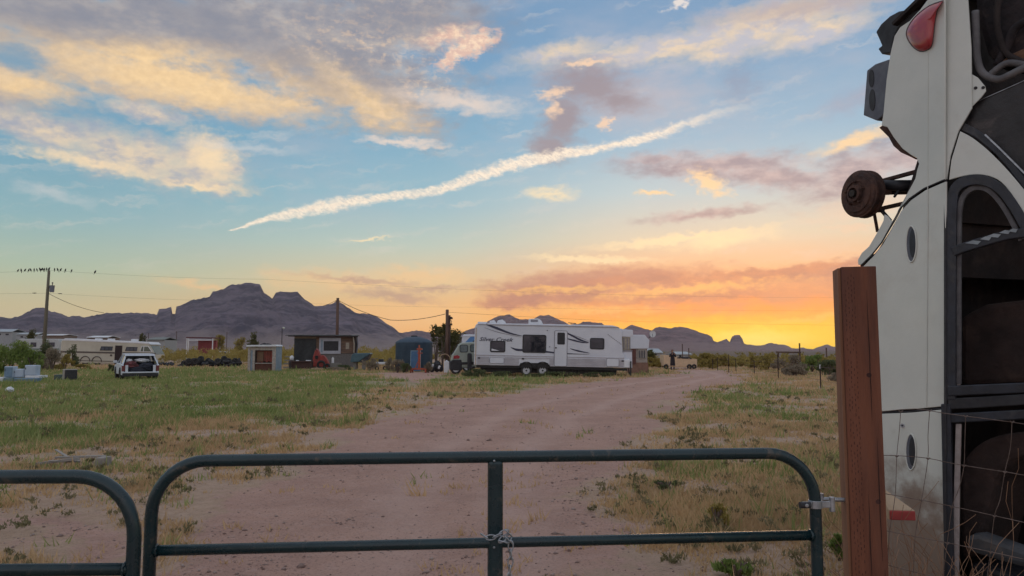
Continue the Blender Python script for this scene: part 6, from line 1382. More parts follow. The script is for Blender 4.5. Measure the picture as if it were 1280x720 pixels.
# ------------------------------------------------------------------ person on the road
def person():
    b = G(841, 462.6); Y = b.y; t = thing('person', 'person in long dark top and boots, hands raised to the face', 'person', b, R(8)); H = W(841, 437.3, Y).z; k = H / 1.70
    vs = {'pelvis': (0, 0, .92), 'waist': (0, .01, 1.06), 'chest': (0, .01, 1.26), 'neck': (0, 0, 1.42), 'headb': (0, -.015, 1.49), 'head': (0, -.01, 1.60), 'crown': (0, 0, 1.655)}
    names = list(vs); co = [vs[n] for n in names]; rad = [.15, .125, .145, .055, .062, .085, .06]; ed = [(0, 1), (1, 2), (2, 3), (3, 4), (4, 5), (5, 6)]
    def chain_(start, pts, rs):
        p = start
        for q, r_ in zip(pts, rs): co.append(q); rad.append(r_); ed.append((p, len(co) - 1)); p = len(co) - 1
        return p
    for s in (-1, 1):
        chain_(0, [(s * .10, 0, .86), (s * .115, -.01, .50), (s * .12, .02, .12), (s * .125, -.03, .05), (s * .135, -.14, .03)], [.095, .062, .045, .045, .035])
        w = chain_(2, [(s * .17, .01, 1.36), (s * .25, -.03, 1.16), (s * .12, -.24, 1.30), (s * .07, -.27, 1.40)], [.065, .045, .035, .03])
        for j, (dx, dz, L) in enumerate(((-.022, .02, .055), (-.008, .03, .065), (.008, .03, .062), (.02, .022, .05), (.035, .0, .04))): chain_(w, [(s * .07 + dx, -.28, 1.40 + dz), (s * .07 + dx * .9, -.275, 1.40 + dz + L * .7)], [.010, .008])
    me = bpy.data.meshes.new('body'); me.from_pydata([tuple(c * k for c in p) for p in co], ed, []); o = bpy.data.objects.new('body', me); COL.objects.link(o); o.parent = t
    sk = o.modifiers.new('skin', 'SKIN'); sk.use_smooth_shade = True
    for i, r_ in enumerate(rad): me.skin_vertices[0].data[i].radius = (r_ * k, r_ * k * .9)
    me.skin_vertices[0].data[0].use_root = True; o.modifiers.new('sub', 'SUBSURF').levels = 1; o.modifiers['sub'].render_levels = 2
    me.materials.append(mat('skin', (.42, .24, .17), .6, 0, (.36, .20, .14), 8))
    def loft(rings, n=18):
        V = []; Fc = []
        for (cx, cy, z, rx, ry) in rings:
            for j in range(n): a = 2 * math.pi * j / n; V.append((k * (cx + rx * math.cos(a)), k * (cy + ry * math.sin(a)), k * z))
        for i in range(len(rings) - 1):
            for j in range(n): Fc.append((i * n + j, i * n + (j + 1) % n, (i + 1) * n + (j + 1) % n, (i + 1) * n + j))
        return MB().add(V, Fc)
    md = mat('dark_cloth', (.028, .022, .028), .9, 0, (.02, .015, .02), 10)
    part(loft([(0, 0, .38, .22, .17), (0, 0, .60, .21, .165), (0, 0, .90, .19, .16), (0, .01, 1.08, .165, .145), (0, .01, 1.28, .20, .15), (0, .01, 1.38, .17, .12), (0, 0, 1.43, .08, .07)]), 'coat', md, t, smooth=True)
    for s in (-1, 1):
        part(MB().tube([Vector(p) * k for p in ((s * .15, .01, 1.36), (s * .20, .0, 1.28), (s * .255, -.03, 1.15), (s * .19, -.14, 1.23), (s * .125, -.235, 1.30))], [.08 * k, .078 * k, .068 * k, .058 * k, .048 * k], 10), 'sleeve', md, t, smooth=True)
        part(MB().tube([Vector(p) * k for p in ((s * .12, .02, .26), (s * .12, .02, .12), (s * .125, .0, .045))], [.062 * k, .058 * k, .06 * k], 10).ell(Vector((s * .13, -.07, .035)) * k, (.05 * k, .13 * k, .045 * k), 10, 6), 'boot', M_BLACK, t, smooth=True)
    hr = MB().ell(Vector((0, .02, 1.60)) * k, (.098 * k, .105 * k, .115 * k), 14, 10); hr.v = [p for p in hr.v]; hr.tube([Vector((0, .07, 1.60)) * k, Vector((0, .10, 1.48)) * k, Vector((0, .10, 1.38)) * k], [.07 * k, .06 * k, .03 * k], 8)
    part(hr, 'hair', mat('brown_hair', (.10, .04, .025), .8), t, smooth=True, loc=(0, .028 * k, .015))
    fc = MB().ell(Vector((0, -.108, 1.595)) * k, (.012 * k, .018 * k, .02 * k), 6, 5); part(fc, 'nose', mat('skin', (0, 0, 0)), t)
    for s in (-1, 1):
        part(MB().ell(Vector((s * .032, -.093, 1.615)) * k, (.011 * k, .006 * k, .007 * k), 8, 5), 'eye', M_BLACK, t)
        part(MB().ell(Vector((s * .092, -.01, 1.60)) * k, (.012 * k, .02 * k, .03 * k), 8, 5), 'ear', mat('skin', (0, 0, 0)), t)
    part(MB().ell(Vector((0, -.092, 1.562)) * k, (.022 * k, .006 * k, .006 * k), 8, 5), 'mouth', mat('lips', (.3, .10, .09), .6), t)
    ph = part(MB().box((0, 0, 0), (.15 * k, .012, .08 * k)), 'phone', M_BLACK, None, bevel=.004, loc=(b.x, b.y - .30 * k, 1.455 * k)); ph.rotation_euler = (0, 0, R(8)); tag(ph, 'small dark phone held up by the person on the road', 'phone')
person()

# flatbed trailer and far roofs behind the person
def flatbed():
    f = Fr(851, 64.5); t = thing('cargo_trailer', 'low tan sided trailer behind the person, scrap on top', 'trailer', f.loc()); x, z = f.x, f.z
    mt = mat('tan_painted_boards', (.66, .47, .30), .7, 0, (.56, .40, .26), 3)
    part(MB().prism([(x(829.8), 0, z(457.6)), (x(829.8), 0, z(443.4)), (x(834), 0, z(444)), (x(871.2), 0, z(449)), (x(871.2), 0, z(459.4)), (x(866), 0, z(459.4))], (0, 1.8, 0)), 'side_board', mt, t, bevel=.02)
    part(MB().prism([(x(846), -.02, z(447)), (x(850), -.02, z(445.6)), (x(856), -.02, z(446.6)), (x(862), -.02, z(446)), (x(865), -.02, z(448.8)), (x(846), -.02, z(448))], (0, 1.6, 0)), 'dark_load', M_BLACK, t)
    for px in (832, 861, 867): 
        part(MB().torus((x(px), -.10, .20), .15, .07, 'y', 16, 8), 'wheel', M_RUBBER, t, smooth=True)
    for px in (841, 851, 861): part(MB().span((x(px) - .03, -.025, z(458)), (x(px) + .03, 0, z(447.5))), 'stake', mt, t)
flatbed()
def far_building(lab, a, b, top_, eave, base_, Y, wallm, roofm, nm='house', cat='house', wins=()):
    f = Fr((a + b) / 2, Y); t = thing(nm, lab, cat, f.loc()); x, z = f.x, f.z
    part(MB().span((x(a + .6), .3, 0), (x(b - .6), 6, z(eave))), 'wall', wallm, t)
    part(MB().prism([(x(a), 0, z(eave)), (x(b), 0, z(eave)), (x(b - 1.5), 3, z(top_)), (x(a + 1.5), 3, z(top_))], (0, 0, .12)).prism([(x(a), 6.3, z(eave)), (x(b), 6.3, z(eave)), (x(b - 1.5), 3, z(top_)), (x(a + 1.5), 3, z(top_))], (0, 0, .12)), 'roof', roofm, t)
    for wa, wb, wc, wd in wins: part(MB().span((x(wa), .22, z(wd)), (x(wb), .3, z(wc))), 'window', M_GLASS, t)
M_GR = mat('pale_metal_roof', (.42, .46, .48), .5, .1); M_BR = mat('brown_wall', (.24, .17, .13), .9); M_GRW = mat('pale_wall', (.40, .40, .40), .8)
far_building('far house with pale metal roof seen left of the person', 806, 829, 436.5, 441.5, 446, 120, M_GRW, M_GR, wins=((810, 812, 442, 444), (818, 821, 442, 444)))
far_building('far low house with pale roof just right of the person', 845, 865, 440.5, 443.4, 446, 118, M_GRW, M_GR, wins=((849, 852, 444, 446),))
far_building('far pale roofed house at the left edge above the bushes', -30, 14, 411.5, 415, 428, 210, M_GRW, M_GR, wins=((-5, -1, 417, 419), (5, 9, 417, 419)))
far_building('far pale blue roofed building between left edge house and leaning pole', 18, 46, 416, 418.2, 428, 200, M_GRW, M_GR, wins=((24, 27, 420, 422), (33, 37, 420, 422)))
far_building('far brown building with a white roof edge right of the leaning pole', 50, 78, 418, 419.4, 430, 180, M_BR, M_WHITE)
far_building('far grey green hangar roof behind the cream motorhome nose', 182, 205, 422, 425, 436, 150, M_GRW, mat('grey_green_roof', (.22, .24, .22), .8))
far_building('far long low building behind the cream motorhome roof', 107, 134, 420, 422, 436, 190, M_BR, M_WHITE)
def red_shelter():
    f = Fr(249, 118); t = thing('red_shelter', 'red walled shelter with dark red flat roof beyond the scrub', 'shelter', f.loc()); x, z = f.x, f.z; m_ = mat('dull_red_panel', (.26, .045, .05), .6)
    part(MB().span((x(242), 1.6, 0), (x(265), 2.2, z(425.4))), 'wall', m_, t); part(MB().prism([(x(232), 0, z(422.4)), (x(265.5), 0, z(423)), (x(265.5), 3.5, z(423)), (x(232), 3.5, z(422.4))], (0, 0, .16)), 'roof', mat('dark_red_roof', (.12, .03, .035), .7), t)
    part(MB().span((x(235.5), -.05, z(425.6)), (x(264), 0, z(424.6))), 'white_rail', M_WHITE, t)
    for px in (232.8, 234.8, 265): part(MB().span((x(px) - .06, .1, 0), (x(px) + .06, .22, z(422.8))), 'post', M_WHITE, t)
red_shelter()
def far_car(lab, px, Y, m_):
    b = W(px, 438, Y); t = thing('parked_car', lab, 'car', (b.x, Y, 0)); 
    part(MB().prism([(-2.1, 0, .4), (-2.1, 0, .85), (-1.3, 0, .95), (-.8, 0, 1.4), (.7, 0, 1.4), (1.2, 0, .95), (2.1, 0, .85), (2.1, 0, .4)], (0, 1.7, 0)), 'body', m_, t, bevel=.1)
    part(MB().prism([(-1.1, -.02, .97), (-.7, -.02, 1.33), (.6, -.02, 1.33), (1.0, -.02, .97)], (0, .03, 0)), 'side_window', M_GLASS, t)
    for x_ in (-1.3, 1.3): part(MB().cyl((x_, -.02, .33), (x_, .2, .33), .33, n=14), 'wheel', M_RUBBER, t)
far_car('small white car far off between red shelter and round tree', 277.5, 128, M_WHITE)
far_car('red car roof showing behind the cream motorhome', 174, 118, mat('dull_red_panel', (0, 0, 0)))

# ------------------------------------------------------------------ fence posts, gateway frame and wires on the right
FP = [(1026, 485.5, 456), (973, 473.5, 442), (943, 468.5, 450), (920, 466, 449), (911, 465.5, 443), (897, 463, 447), (891, 462.5, 449), (1120, 512, 440)]
M_TP = mat('rusty_t_post', (.07, .045, .04), .8, .2)
names_ = ['nearest fence post, right, with a pale tip', 'second nearest fence post, under the left end of the gateway bar', 'dark fence post third from the right in the line', 'short fence post left of the third from the right', 'tallest thin fence post beside the far road bend', 'thin fence post second from the left end', 'leftmost thin fence post by the road bend', 'fence post hidden behind the wooden gate post']
FL = []
for i, (px, pb, pt) in enumerate(FP):
    b = G(px, pb); t = thing('fence_post', names_[i], 'post', b, 0, 'steel posts of the wire fence on the right'); h = W(px, pt, b.y).z; FL.append((b, h))
    part(MB().span((-.025, -.006, -.2), (.025, .006, h)).span((-.004, -.04, -.2), (.004, .006, h - .01)), 'shaft', M_TP, t, kind='stuff'); 
    if i == 0: part(MB().span((-.027, -.008, h - .16), (.027, .008, h + .005)), 'painted_tip', M_WHITE, t)
FL.sort(key=lambda q: q[0].y)
fw = thing('strand_wire_fence', 'thin strand wires strung along the steel posts on the right', 'fence', (0, 0, 0))
for hh in (.35, .65, .95, 1.15):
    pts = [Vector((b.x, b.y, min(hh, h - .1))) for b, h in FL]; part(MB().tube(pts, .006, 4), 'wire', M_WIRE, fw)
def gateway():
    Y = 60; f = Fr(985, Y); t = thing('gateway_frame', 'tall ranch gateway of two posts and a crossbar over the scrub', 'gateway', f.loc()); x, z = f.x, f.z
    part(MB().cyl((x(972.6), 0, 0), (x(972.6), 0, z(439.5)), .07, n=8), 'post', M_POLE, t); part(MB().cyl((x(999.6), 0, 0), (x(999.6), 0, z(429)), .06, n=8), 'post', M_POLE, t); part(MB().cyl((x(970), 0, z(440)), (x(1001), 0, z(440.6)), .06, n=8), 'crossbar', M_POLE, t)
gateway()
b = W(1033, 438, 90); b.z = 0; t = thing('utility_pole', 'thin far pole just left of the wooden gate post', 'pole', b); part(MB().cyl((0, 0, 0), (0, 0, W(1033, 434.6, 90).z), .08, n=6), 'shaft', M_POLE, t)

# lumber on the ground, left
lm = [((47, 584.2), (96, 586.6), .028), ((70, 579), (131, 580), .022), ((60, 587), (100, 584), .02), ((69, 574), (90, 579.5), .012)]
for i, (a, b, w) in enumerate(lm):
    A0 = G(*a); B0 = G(*b); A0.z = .05 + .03 * i; B0.z = .05 + .03 * (3 - i); d = B0 - A0
    o = part(MB().box((d.length / 2, 0, 0), (d.length, w * 3, w * 1.2)), 'plank', mat('silver_grey_wood', (.34, .31, .28), .9, 0, (.24, .22, .2), 6, stretch=(8, 1, 1)), None, bevel=.003, loc=A0); o.rotation_euler = (0, -math.atan2(d.z, math.hypot(d.x, d.y)), math.atan2(d.y, d.x))
    tag(o, ('lower left grey plank on the ground behind the left gate', 'longest grey plank, upper of the pile behind the left gate', 'grey plank crossing under the others behind the left gate', 'thin stick pointing up left from the plank pile')[i], 'plank')
tag(part(MB().box((0, 0, .07), (.12, .2, .16)), 'concrete_block', mat('concrete_block', (0, 0, 0)), None, bevel=.01, loc=G(129, 585)), 'grey block at the right end of the longest plank', 'block')
#SECTION4
# ------------------------------------------------------------------ vegetation
F_GREEN = foliage_mat('green_leaves', (.14, .21, .05), (.27, .32, .10)); F_OLIVE = foliage_mat('olive_yellow_leaves', (.25, .20, .055), (.44, .34, .11)); F_DARK = foliage_mat('dull_green_leaves', (.085, .11, .05), (.15, .16, .08)); F_DRY = foliage_mat('grey_tan_twigs', (.22, .18, .13), (.34, .28, .20)); F_TREE = foliage_mat('tree_leaves', (.07, .085, .03), (.17, .15, .06))
M_STEM = mat('grey_brown_bark', (.14, .10, .08), .95)
def leaves(n, rx, ry, rz, z0, size, rg, clumps=9, fill=.5, long=1.6, up=False):
    """leaf quads gathered round clump centres: uneven outline with gaps"""
    a = rg.uniform(0, 2 * np.pi, clumps); r = np.sqrt(rg.uniform(0, 1, clumps)) * .78; h = rg.uniform(0, 1, clumps)
    cc = np.stack([r * np.cos(a) * rx * (1 - .45 * h ** 2), r * np.sin(a) * ry * (1 - .45 * h ** 2), z0 + (.12 + .76 * h) * rz], -1); cs = rg.uniform(.22, .48, clumps)
    k = rg.integers(0, clumps, n); d = rg.normal(0, 1, (n, 3)); d /= np.linalg.norm(d, axis=1)[:, None]; d *= (rg.uniform(0, 1, n) ** (fill))[:, None]
    c = cc[k] + d * (cs[k][:, None] * np.array([rx, ry, rz * .62])); c[:, 2] = np.maximum(c[:, 2], .02 if z0 < .3 else z0 * .8)
    u = rg.normal(0, 1, (n, 3)); 
    if up: u[:, 2] = np.abs(u[:, 2]) * 2 + .8
    u /= np.linalg.norm(u, axis=1)[:, None]; w = np.cross(u, rg.normal(0, 1, (n, 3))); w /= np.linalg.norm(w, axis=1)[:, None] + 1e-9
    s = size * rg.uniform(.55, 1.3, n)[:, None]; V = np.stack([c - w * s * .5, c + u * s * long * .6 - w * s * .12, c + u * s * long, c + w * s * .5], 1)
    tone = np.repeat(np.clip(rg.uniform(0, 1, clumps)[k] * .6 + rg.uniform(0, .5, n), 0, 1), 4)
    return V.reshape(-1, 3), tone
def bush(nm, lab, cat, px, Y, wpx, toppy, m_, n=900, group=None, z0=0.0, leaf=None, up=False, seed=None, clumps=9, stems=5, ry=None):
    rg = np.random.default_rng(seed if seed is not None else int(px * 7 + Y * 13)); b = W(px, 438, Y); b.z = 0; H = W(px, toppy, Y).z; rx = wpx * Y / F / 2
    t = thing(nm, lab, cat, b, 0, group); V, tone = leaves(n, rx, ry or rx * .8, H - z0 * .0 - z0, z0, leaf or max(.035, .0016 * Y), rg, clumps, up=up)
    V[:, 2] = np.minimum(V[:, 2], H * 1.03); o = npmesh('foliage' if z0 < .25 else 'crown', V, 4, np.arange(len(V)), m_, tone); o.parent = t
    st = MB()
    for k in range(stems):
        a = rg.uniform(0, 6.28); q = rg.uniform(.3, .8); st.tube([(0, 0, -.1), (rx * q * .3 * math.cos(a), rx * q * .3 * math.sin(a), H * .35), (rx * q * .75 * math.cos(a), rx * q * .6 * math.sin(a), H * rg.uniform(.65, .9))], [.02 + .012 * H, .015 + .008 * H, .008], 5)
    part(st, 'stem' if z0 < .25 else 'trunk', M_STEM, t, kind='stuff'); return t
# left: big green bush mass, dry shrubs
bush('green_bush', 'large bright green feathery bush at the left edge', 'bush', 12, 50, 62, 424, F_GREEN, 5200, leaf=.09, up=True, clumps=14)
bush('green_bush', 'green feathery bush right of the leftmost one, behind the appliances', 'bush', 42, 54, 34, 438, F_GREEN, 2600, leaf=.09, up=True)
bush('green_bush', 'tall green bush cut off at the left edge of the photo', 'bush', -18, 56, 50, 420, F_GREEN, 2600, leaf=.1, up=True)
bush('dark_shrub', 'dark round shrub at the foot of the leaning pole', 'shrub', 56, 78, 20, 421, F_DARK, 1500, leaf=.13)
bush('dry_shrub', 'pale leafless shrub between green bush and cream motorhome', 'shrub', 66, 58, 26, 434, F_DRY, 1600, leaf=.08, up=True, stems=14)
bush('dry_shrub', 'small pale dry shrub right behind the green bushes', 'shrub', 55, 60, 20, 441, F_DRY, 900, leaf=.08, up=True, stems=10)
bush('olive_shrub', 'olive shrub in front of the cream motorhome wheels', 'shrub', 82, 62, 26, 443, F_OLIVE, 1500, leaf=.1, up=True)
bush('dark_shrub', 'green shrub on the left flank of the cream motorhome', 'shrub', 92, 74, 16, 431, F_DARK, 900, leaf=.12)
bush('olive_shrub', 'small olive shrub low at the motorhome rear wheels', 'shrub', 104, 62, 22, 455, F_OLIVE, 700, leaf=.09)
bush('olive_shrub', 'small green shrub left of the junk filled hatchback', 'shrub', 140, 56, 14, 455, F_DARK, 700, leaf=.09)
# far trees
for px, Y, w, tp2, m_, lab in ((250, 135, 0, 0, None, None), (274, 140, 12, 419, F_OLIVE, 'loose olive tree just left of the far white car'), (300, 138, 12, 422, F_OLIVE, 'low thin tree between white car and round green tree'), (315.5, 130, 14.5, 415.5, F_TREE, 'round dense green tree behind the small shed'), (178, 140, 9, 414.8, F_TREE, 'small round tree above the cream motorhome'), (37, 150, 12, 411, F_TREE, 'small tree left of the leaning pole'), (812, 80, 12, 437, F_TREE, 'small dark bush right of the camper'), (495, 110, 10, 430, F_OLIVE, 'olive shrub behind the tank\'s left side')):
    if lab: bush('desert_tree', lab, 'tree', px, Y, w * 1.45, tp2, m_, 1100, z0=.6 if w > 10 else .3, leaf=.22, clumps=12, stems=4)
def pole_tree():
    t = bush('mesquite_tree', 'open twiggy tree around the double pole right of the tank', 'tree', 562, 64, 50, 412, F_TREE, 5200, z0=.5, leaf=.11, clumps=22, stems=9)
pole_tree()
bush('mesquite_tree', 'wispy sapling top left of the double pole against the glow', 'tree', 545, 63, 22, 405, F_TREE, 750, z0=2.2, leaf=.11, clumps=7, stems=5)
bush('mesquite_tree', 'wispy twig crown just left of the double pole', 'tree', 553, 62, 16, 404, F_TREE, 700, z0=2.4, leaf=.11, clumps=6, stems=4)
# weeds by the tank and the machine
for i, (px, Y, w, tp2, m_, lab) in enumerate(((497, 54, 24, 449, F_DRY, 'pale dry weeds at the left foot of the tank'), (508, 53, 16, 454, F_DARK, 'green weeds at the foot of the blue panel'), (536, 54, 12, 451, F_DRY, 'dry weeds between orange stand and black bags'), (465, 58, 30, 447, F_DRY, 'dry weed patch right of the teal hull'), (486, 58, 16, 446, F_DRY, 'dry tall weeds around the white mower'), (598, 44, 24, 461, F_DARK, 'green weeds under the trailer\'s left end'), (430, 59, 26, 456, F_DARK, 'green weeds in front of the shack'), (420, 58, 30, 459, F_DRY, 'dry weeds right of the red machine'))):
    bush('weed_clump', lab, 'weeds', px, Y, w, tp2, m_, 900, leaf=.07, up=True, stems=8)
for i, (px, Y, w, tp2) in enumerate(((625, 44.6, 44, 464), (700, 44.5, 60, 464.5), (748, 44.6, 50, 465), (590, 44.3, 30, 463), (668, 44, 30, 467))):
    bush('weed_clump', ('weeds under the hatch at the trailer\'s left half', 'weeds under the trailer door', 'weeds under the right trailer window', 'weeds at the trailer\'s left corner', 'low weeds in front of the two white wheels')[i], 'weeds', px, Y, w, tp2, F_DARK, 900, leaf=.06, up=True, stems=4, ry=.5)
# right-hand bushes
RB = [(808 + 3, 66, 20, 446, F_OLIVE, 'olive bush right behind the camper'), (824, 70, 16, 448, F_OLIVE, 'olive bush left of the tan trailer'), (880, 70, 26, 441.5, F_OLIVE, 'round olive bush right of the tan trailer'), (893, 66, 14, 446, F_OLIVE, 'narrow yellow bush behind the leftmost fence posts'), (905, 72, 22, 445, F_OLIVE, 'olive bush behind the tallest thin fence post'), (925, 74, 26, 447, F_OLIVE, 'low wide yellow bush left of the gateway'), (944, 66, 20, 444.5, F_OLIVE, 'olive bush around the third fence post'), (958, 60, 30, 441.5, F_OLIVE, 'largest yellow olive bush left of the gateway'), (985, 52, 36, 444, F_DRY, 'brown twiggy bush inside the gateway frame'), (992, 46, 26, 456, F_DRY, 'low brown twig tangle before the gateway'), (1014, 56, 28, 443.5, F_GREEN, 'green bush right of the gateway'), (1000, 70, 30, 446, F_OLIVE, 'olive bush behind the gateway bar'), (1036, 48, 34, 450, F_DARK, 'dark green bush beside the wooden gate post'), (1030, 62, 30, 447, F_OLIVE, 'olive bush behind the nearest fence post'), (1060, 52, 40, 446, F_OLIVE, 'olive bush hidden behind the wooden gate post'), (870, 84, 22, 446, F_OLIVE, 'low olive bush behind the tan trailer'), (1048, 38, 22, 466, F_DRY, 'dry low bush at the left edge of the gate post')]
for px, Y, w, tp2, m_, lab in RB: bush('desert_bush', lab, 'bush', px, Y, w * 1.35, tp2, m_, 2600, leaf=.0017 * Y, up=True, clumps=12, stems=8)
# bushes nearer the camera, right of the road
for px, py, w, tp2, m_, lab in ((893, 662, 34, 630, F_OLIVE, 'yellow green spiky clump behind the gate\'s right half'), (912, 722, 60, 700, F_GREEN, 'bright green clump at the bottom edge right of the brace'), (830, 612, 40, 600, F_DARK, 'small grey green weed clump seen between the gate rails'), (1040, 700, 24, 668, F_GREEN, 'green weed at the foot of the wooden post')):
    b = G(px, py); bush('weed_clump', lab, 'weeds', px, b.y, w, tp2, m_, 520 if py > 620 else 160, leaf=.028, up=True, stems=6, clumps=6)
# scrub band far off as one mass
def scrub():
    rg = np.random.default_rng(4); V = []; T = []
    for zone, cnt, (x0, x1), (y0, y1) in ((0, 260, (190, 400), (78, 150)), (1, 90, (440, 520), (75, 150)), (2, 300, (800, 1200), (72, 170)), (3, 260, (-140, 800), (120, 330)), (4, 200, (-200, 1300), (200, 500))):
        for k in range(cnt):
            Y = rg.uniform(y0, y1); px = rg.uniform(x0, x1); X = (px - 640) / F * Y; h = rg.uniform(.7, 1.7) * (1.25 if zone < 2 else .50 if zone == 2 else .55); w = h * rg.uniform(.7, 1.3)
            v, tn = leaves(120 if zone < 3 else 46, w, w, h, 0, .15 if zone < 3 else .30, rg, 5, up=True); v[:, 0] += X; v[:, 1] += Y; V.append(v); T.append(tn * .7 + rg.uniform(0, .3))
    V = np.concatenate(V); T = np.concatenate(T); o = npmesh('desert_scrub', V, 4, np.arange(len(V)), F_OLIVE, T); tag(o, 'band of olive yellow desert scrub beyond the yard', 'scrub', None, 'stuff')
scrub()

# ------------------------------------------------------------------ grass, clods and stones
def grass():
    rg = np.random.default_rng(9); n0 = 330000
    r = np.exp(rg.uniform(np.log(3.2), np.log(95), n0)); keep = rg.uniform(0, 1, n0) < np.clip(r * r * .014, 0, 1) ; r = r[keep]; a = np.radians(rg.uniform(-41, 41, len(r))); X = r * np.sin(a); Y = r * np.cos(a)
    rm = road_mask(X, Y); gm = green_mask(X, Y); pn = fbm(X * .9, Y * .9, 4, 61); pn2 = fbm(X * .3, Y * .3, 3, 77)
    dens = np.clip((pn - .42) * 5.5, 0.10, 1) * np.where(r < 16, .50, 1.0) * np.clip(1 - rm * 2.2, 0.0, 1) ** 1.5 + .012 * (pn > .62); keep = rg.uniform(0, 1, len(r)) < dens
    X, Y, r, rm, gm, pn, pn2 = [q[keep] for q in (X, Y, r, rm, gm, pn, pn2)]
    isg = rg.uniform(0, 1, len(r)) < np.clip(gm * .95 + (pn2 - .58) * 1.2 * (r > 6), .04, .70)
    for nm, sel, m_, lab, hs_ in (('dry_grass', ~isg, foliage_mat('dry_straw', (.66, .46, .25), (.47, .32, .18), .5), 'short dry straw coloured grass tufts over the yard', .050), ('green_grass', isg, foliage_mat('green_blades', (.17, .24, .065), (.36, .37, .15), .5), 'patches of green grass among the dry tufts', .078)):
        x, y, rr_ = X[sel], Y[sel], r[sel]; nb = np.where(rr_ < 9, 13, np.where(rr_ < 22, 8, 5)); idx = np.repeat(np.arange(len(x)), nb); m = len(idx)
        tall = (.4 + .9 * pn[sel] + rg.uniform(0, .6, len(x)) + (rg.uniform(0, 1, len(x)) < .09) * rg.uniform(.6, 2.2, len(x)))[idx]; R0 = rr_[idx]
        spread = .035 + .0026 * R0; bx = x[idx] + rg.normal(0, 1, m) * spread; by = y[idx] + rg.normal(0, 1, m) * spread; bz = height(bx, by) - .008
        h = hs_ * tall * rg.uniform(.35, 1.25, m) * (1 + .012 * R0); w = .0028 + .00085 * R0
        th = rg.uniform(0, 2 * np.pi, m); ln = rg.uniform(.1, .9, m); dx = np.cos(th) * h * ln; dy = np.sin(th) * h * ln; px_ = -np.sin(th) * w; py_ = np.cos(th) * w
        vx = rg.uniform(0, 2 * np.pi, m); px_ = np.cos(vx) * w; py_ = np.sin(vx) * w * .4
        V = np.stack([np.stack([bx - px_, by - py_, bz], -1), np.stack([bx + px_, by + py_, bz], -1), np.stack([bx + dx, by + dy, bz + h], -1)], 1).reshape(-1, 3)
        tone = np.repeat(np.clip(rg.uniform(0, .6, m) + .5 * rg.uniform(0, 1, len(x))[idx], 0, 1), 3); o = npmesh(nm, V, 3, np.arange(len(V)), m_, tone); tag(o, lab, 'grass', None, 'stuff')
        print(nm, m)
grass()
def low_weeds():
    rg = np.random.default_rng(33); V = []; T = []
    for k in range(900):
        r = math.exp(rg.uniform(math.log(4.2), math.log(34))); a = math.radians(rg.uniform(-39, 30)); X = r * math.sin(a); Y = r * math.cos(a)
        rm = float(road_mask(np.array([X]), np.array([Y]))[0])
        if rm > .55 or rg.uniform() < rm: continue
        w = rg.uniform(.05, .17) * (1 + .02 * r); v, tn = leaves(int(46 + 20 * rg.uniform()), w, w, w * rg.uniform(.5, 1.1), 0, .016 * (1 + .05 * r), rg, 4, up=True); v[:, 0] += X; v[:, 1] += Y; v[:, 2] += float(height(np.array([X]), np.array([Y]))[0]) - .01; V.append(v); T.append(tn * .5 + rg.uniform(0, .5))
    V = np.concatenate(V); o = npmesh('low_weeds', V, 4, np.arange(len(V)), foliage_mat('grey_green_weed', (.12, .125, .06), (.32, .26, .15)), np.concatenate(T)); tag(o, 'small grey green and straw weed clumps dotted over the yard', 'weeds', None, 'stuff')
low_weeds()
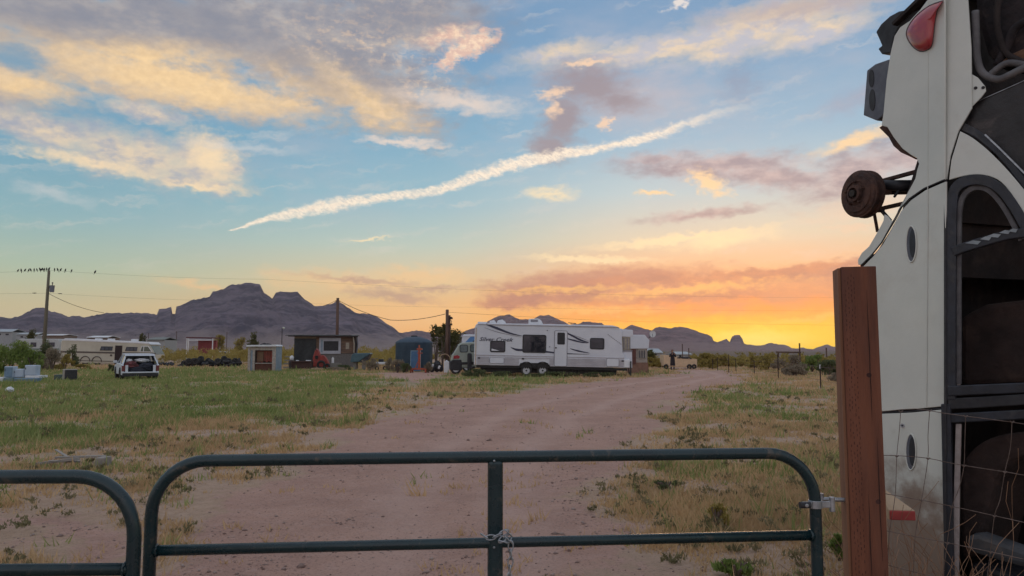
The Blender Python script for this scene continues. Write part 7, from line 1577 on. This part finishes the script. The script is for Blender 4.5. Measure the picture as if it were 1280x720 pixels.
def stones():
    rg = np.random.default_rng(19); n = 34000; r = np.exp(rg.uniform(np.log(3.5), np.log(38), n)); a = np.radians(rg.uniform(-40, 40, n)); X = r * np.sin(a); Y = r * np.cos(a); rm = road_mask(X, Y)
    keep = rg.uniform(0, 1, n) < (.15 + .8 * (fbm(X * .9, Y * .9, 3, 5) > .52)) * (1 - .7 * rut_mask(X, Y)); X, Y, r = X[keep], Y[keep], r[keep]; m = len(X)
    s = (.0035 + rg.exponential(.0036, m) + (rg.uniform(0, 1, m) < .02) * .012) * (1 + .02 * r); s = np.clip(s, .003, .045); base = np.array([(1, 0, 0), (0, 1, 0), (-1, 0, 0), (0, -1, 0), (0, 0, .7), (0, 0, -.5)]); fc = np.array([(0, 1, 4), (1, 2, 4), (2, 3, 4), (3, 0, 4), (1, 0, 5), (2, 1, 5), (3, 2, 5), (0, 3, 5)])
    th = rg.uniform(0, 6.28, m); b = base[None] * rg.uniform(.6, 1.3, (m, 6, 1)) * s[:, None, None]; x = b[..., 0] * np.cos(th)[:, None] - b[..., 1] * np.sin(th)[:, None]; y = b[..., 0] * np.sin(th)[:, None] + b[..., 1] * np.cos(th)[:, None]
    V = np.stack([x + X[:, None], y + Y[:, None], b[..., 2] + height(X, Y)[:, None] + s[:, None] * .15], -1).reshape(-1, 3); idx = (fc[None] + (np.arange(m) * 6)[:, None, None]).reshape(-1)
    tone = np.repeat(rg.uniform(0, 1, m) ** 1.5, 6); o = npmesh('pebbles', V, 3, idx, foliage_mat('pebble_stone', (.24, .15, .125), (.50, .40, .36), 4), tone); tag(o, 'small pebbles and dirt clods scattered over road and yard', 'pebbles', None, 'stuff')
stones()

# ------------------------------------------------------------------ evening haze
hz = bpy.data.meshes.new('haze'); mbz = MB().span((-4200, -60, -5), (4600, 4500, 330)); hz.from_pydata(mbz.v, [], mbz.f); ho = bpy.data.objects.new('haze', hz); COL.objects.link(ho)
mh = bpy.data.materials.new('haze_air'); mh.use_nodes = True; mh.node_tree.nodes.clear(); pv = mh.node_tree.nodes.new('ShaderNodeVolumePrincipled'); pv.inputs['Color'].default_value = (.93, .86, .92, 1); pv.inputs['Density'].default_value = .00008; pv.inputs['Anisotropy'].default_value = .35
on = mh.node_tree.nodes.new('ShaderNodeOutputMaterial'); mh.node_tree.links.new(pv.outputs[0], on.inputs['Volume']); hz.materials.append(mh); ho['kind'] = 'stuff'; ho['label'] = 'thin evening haze over the desert'
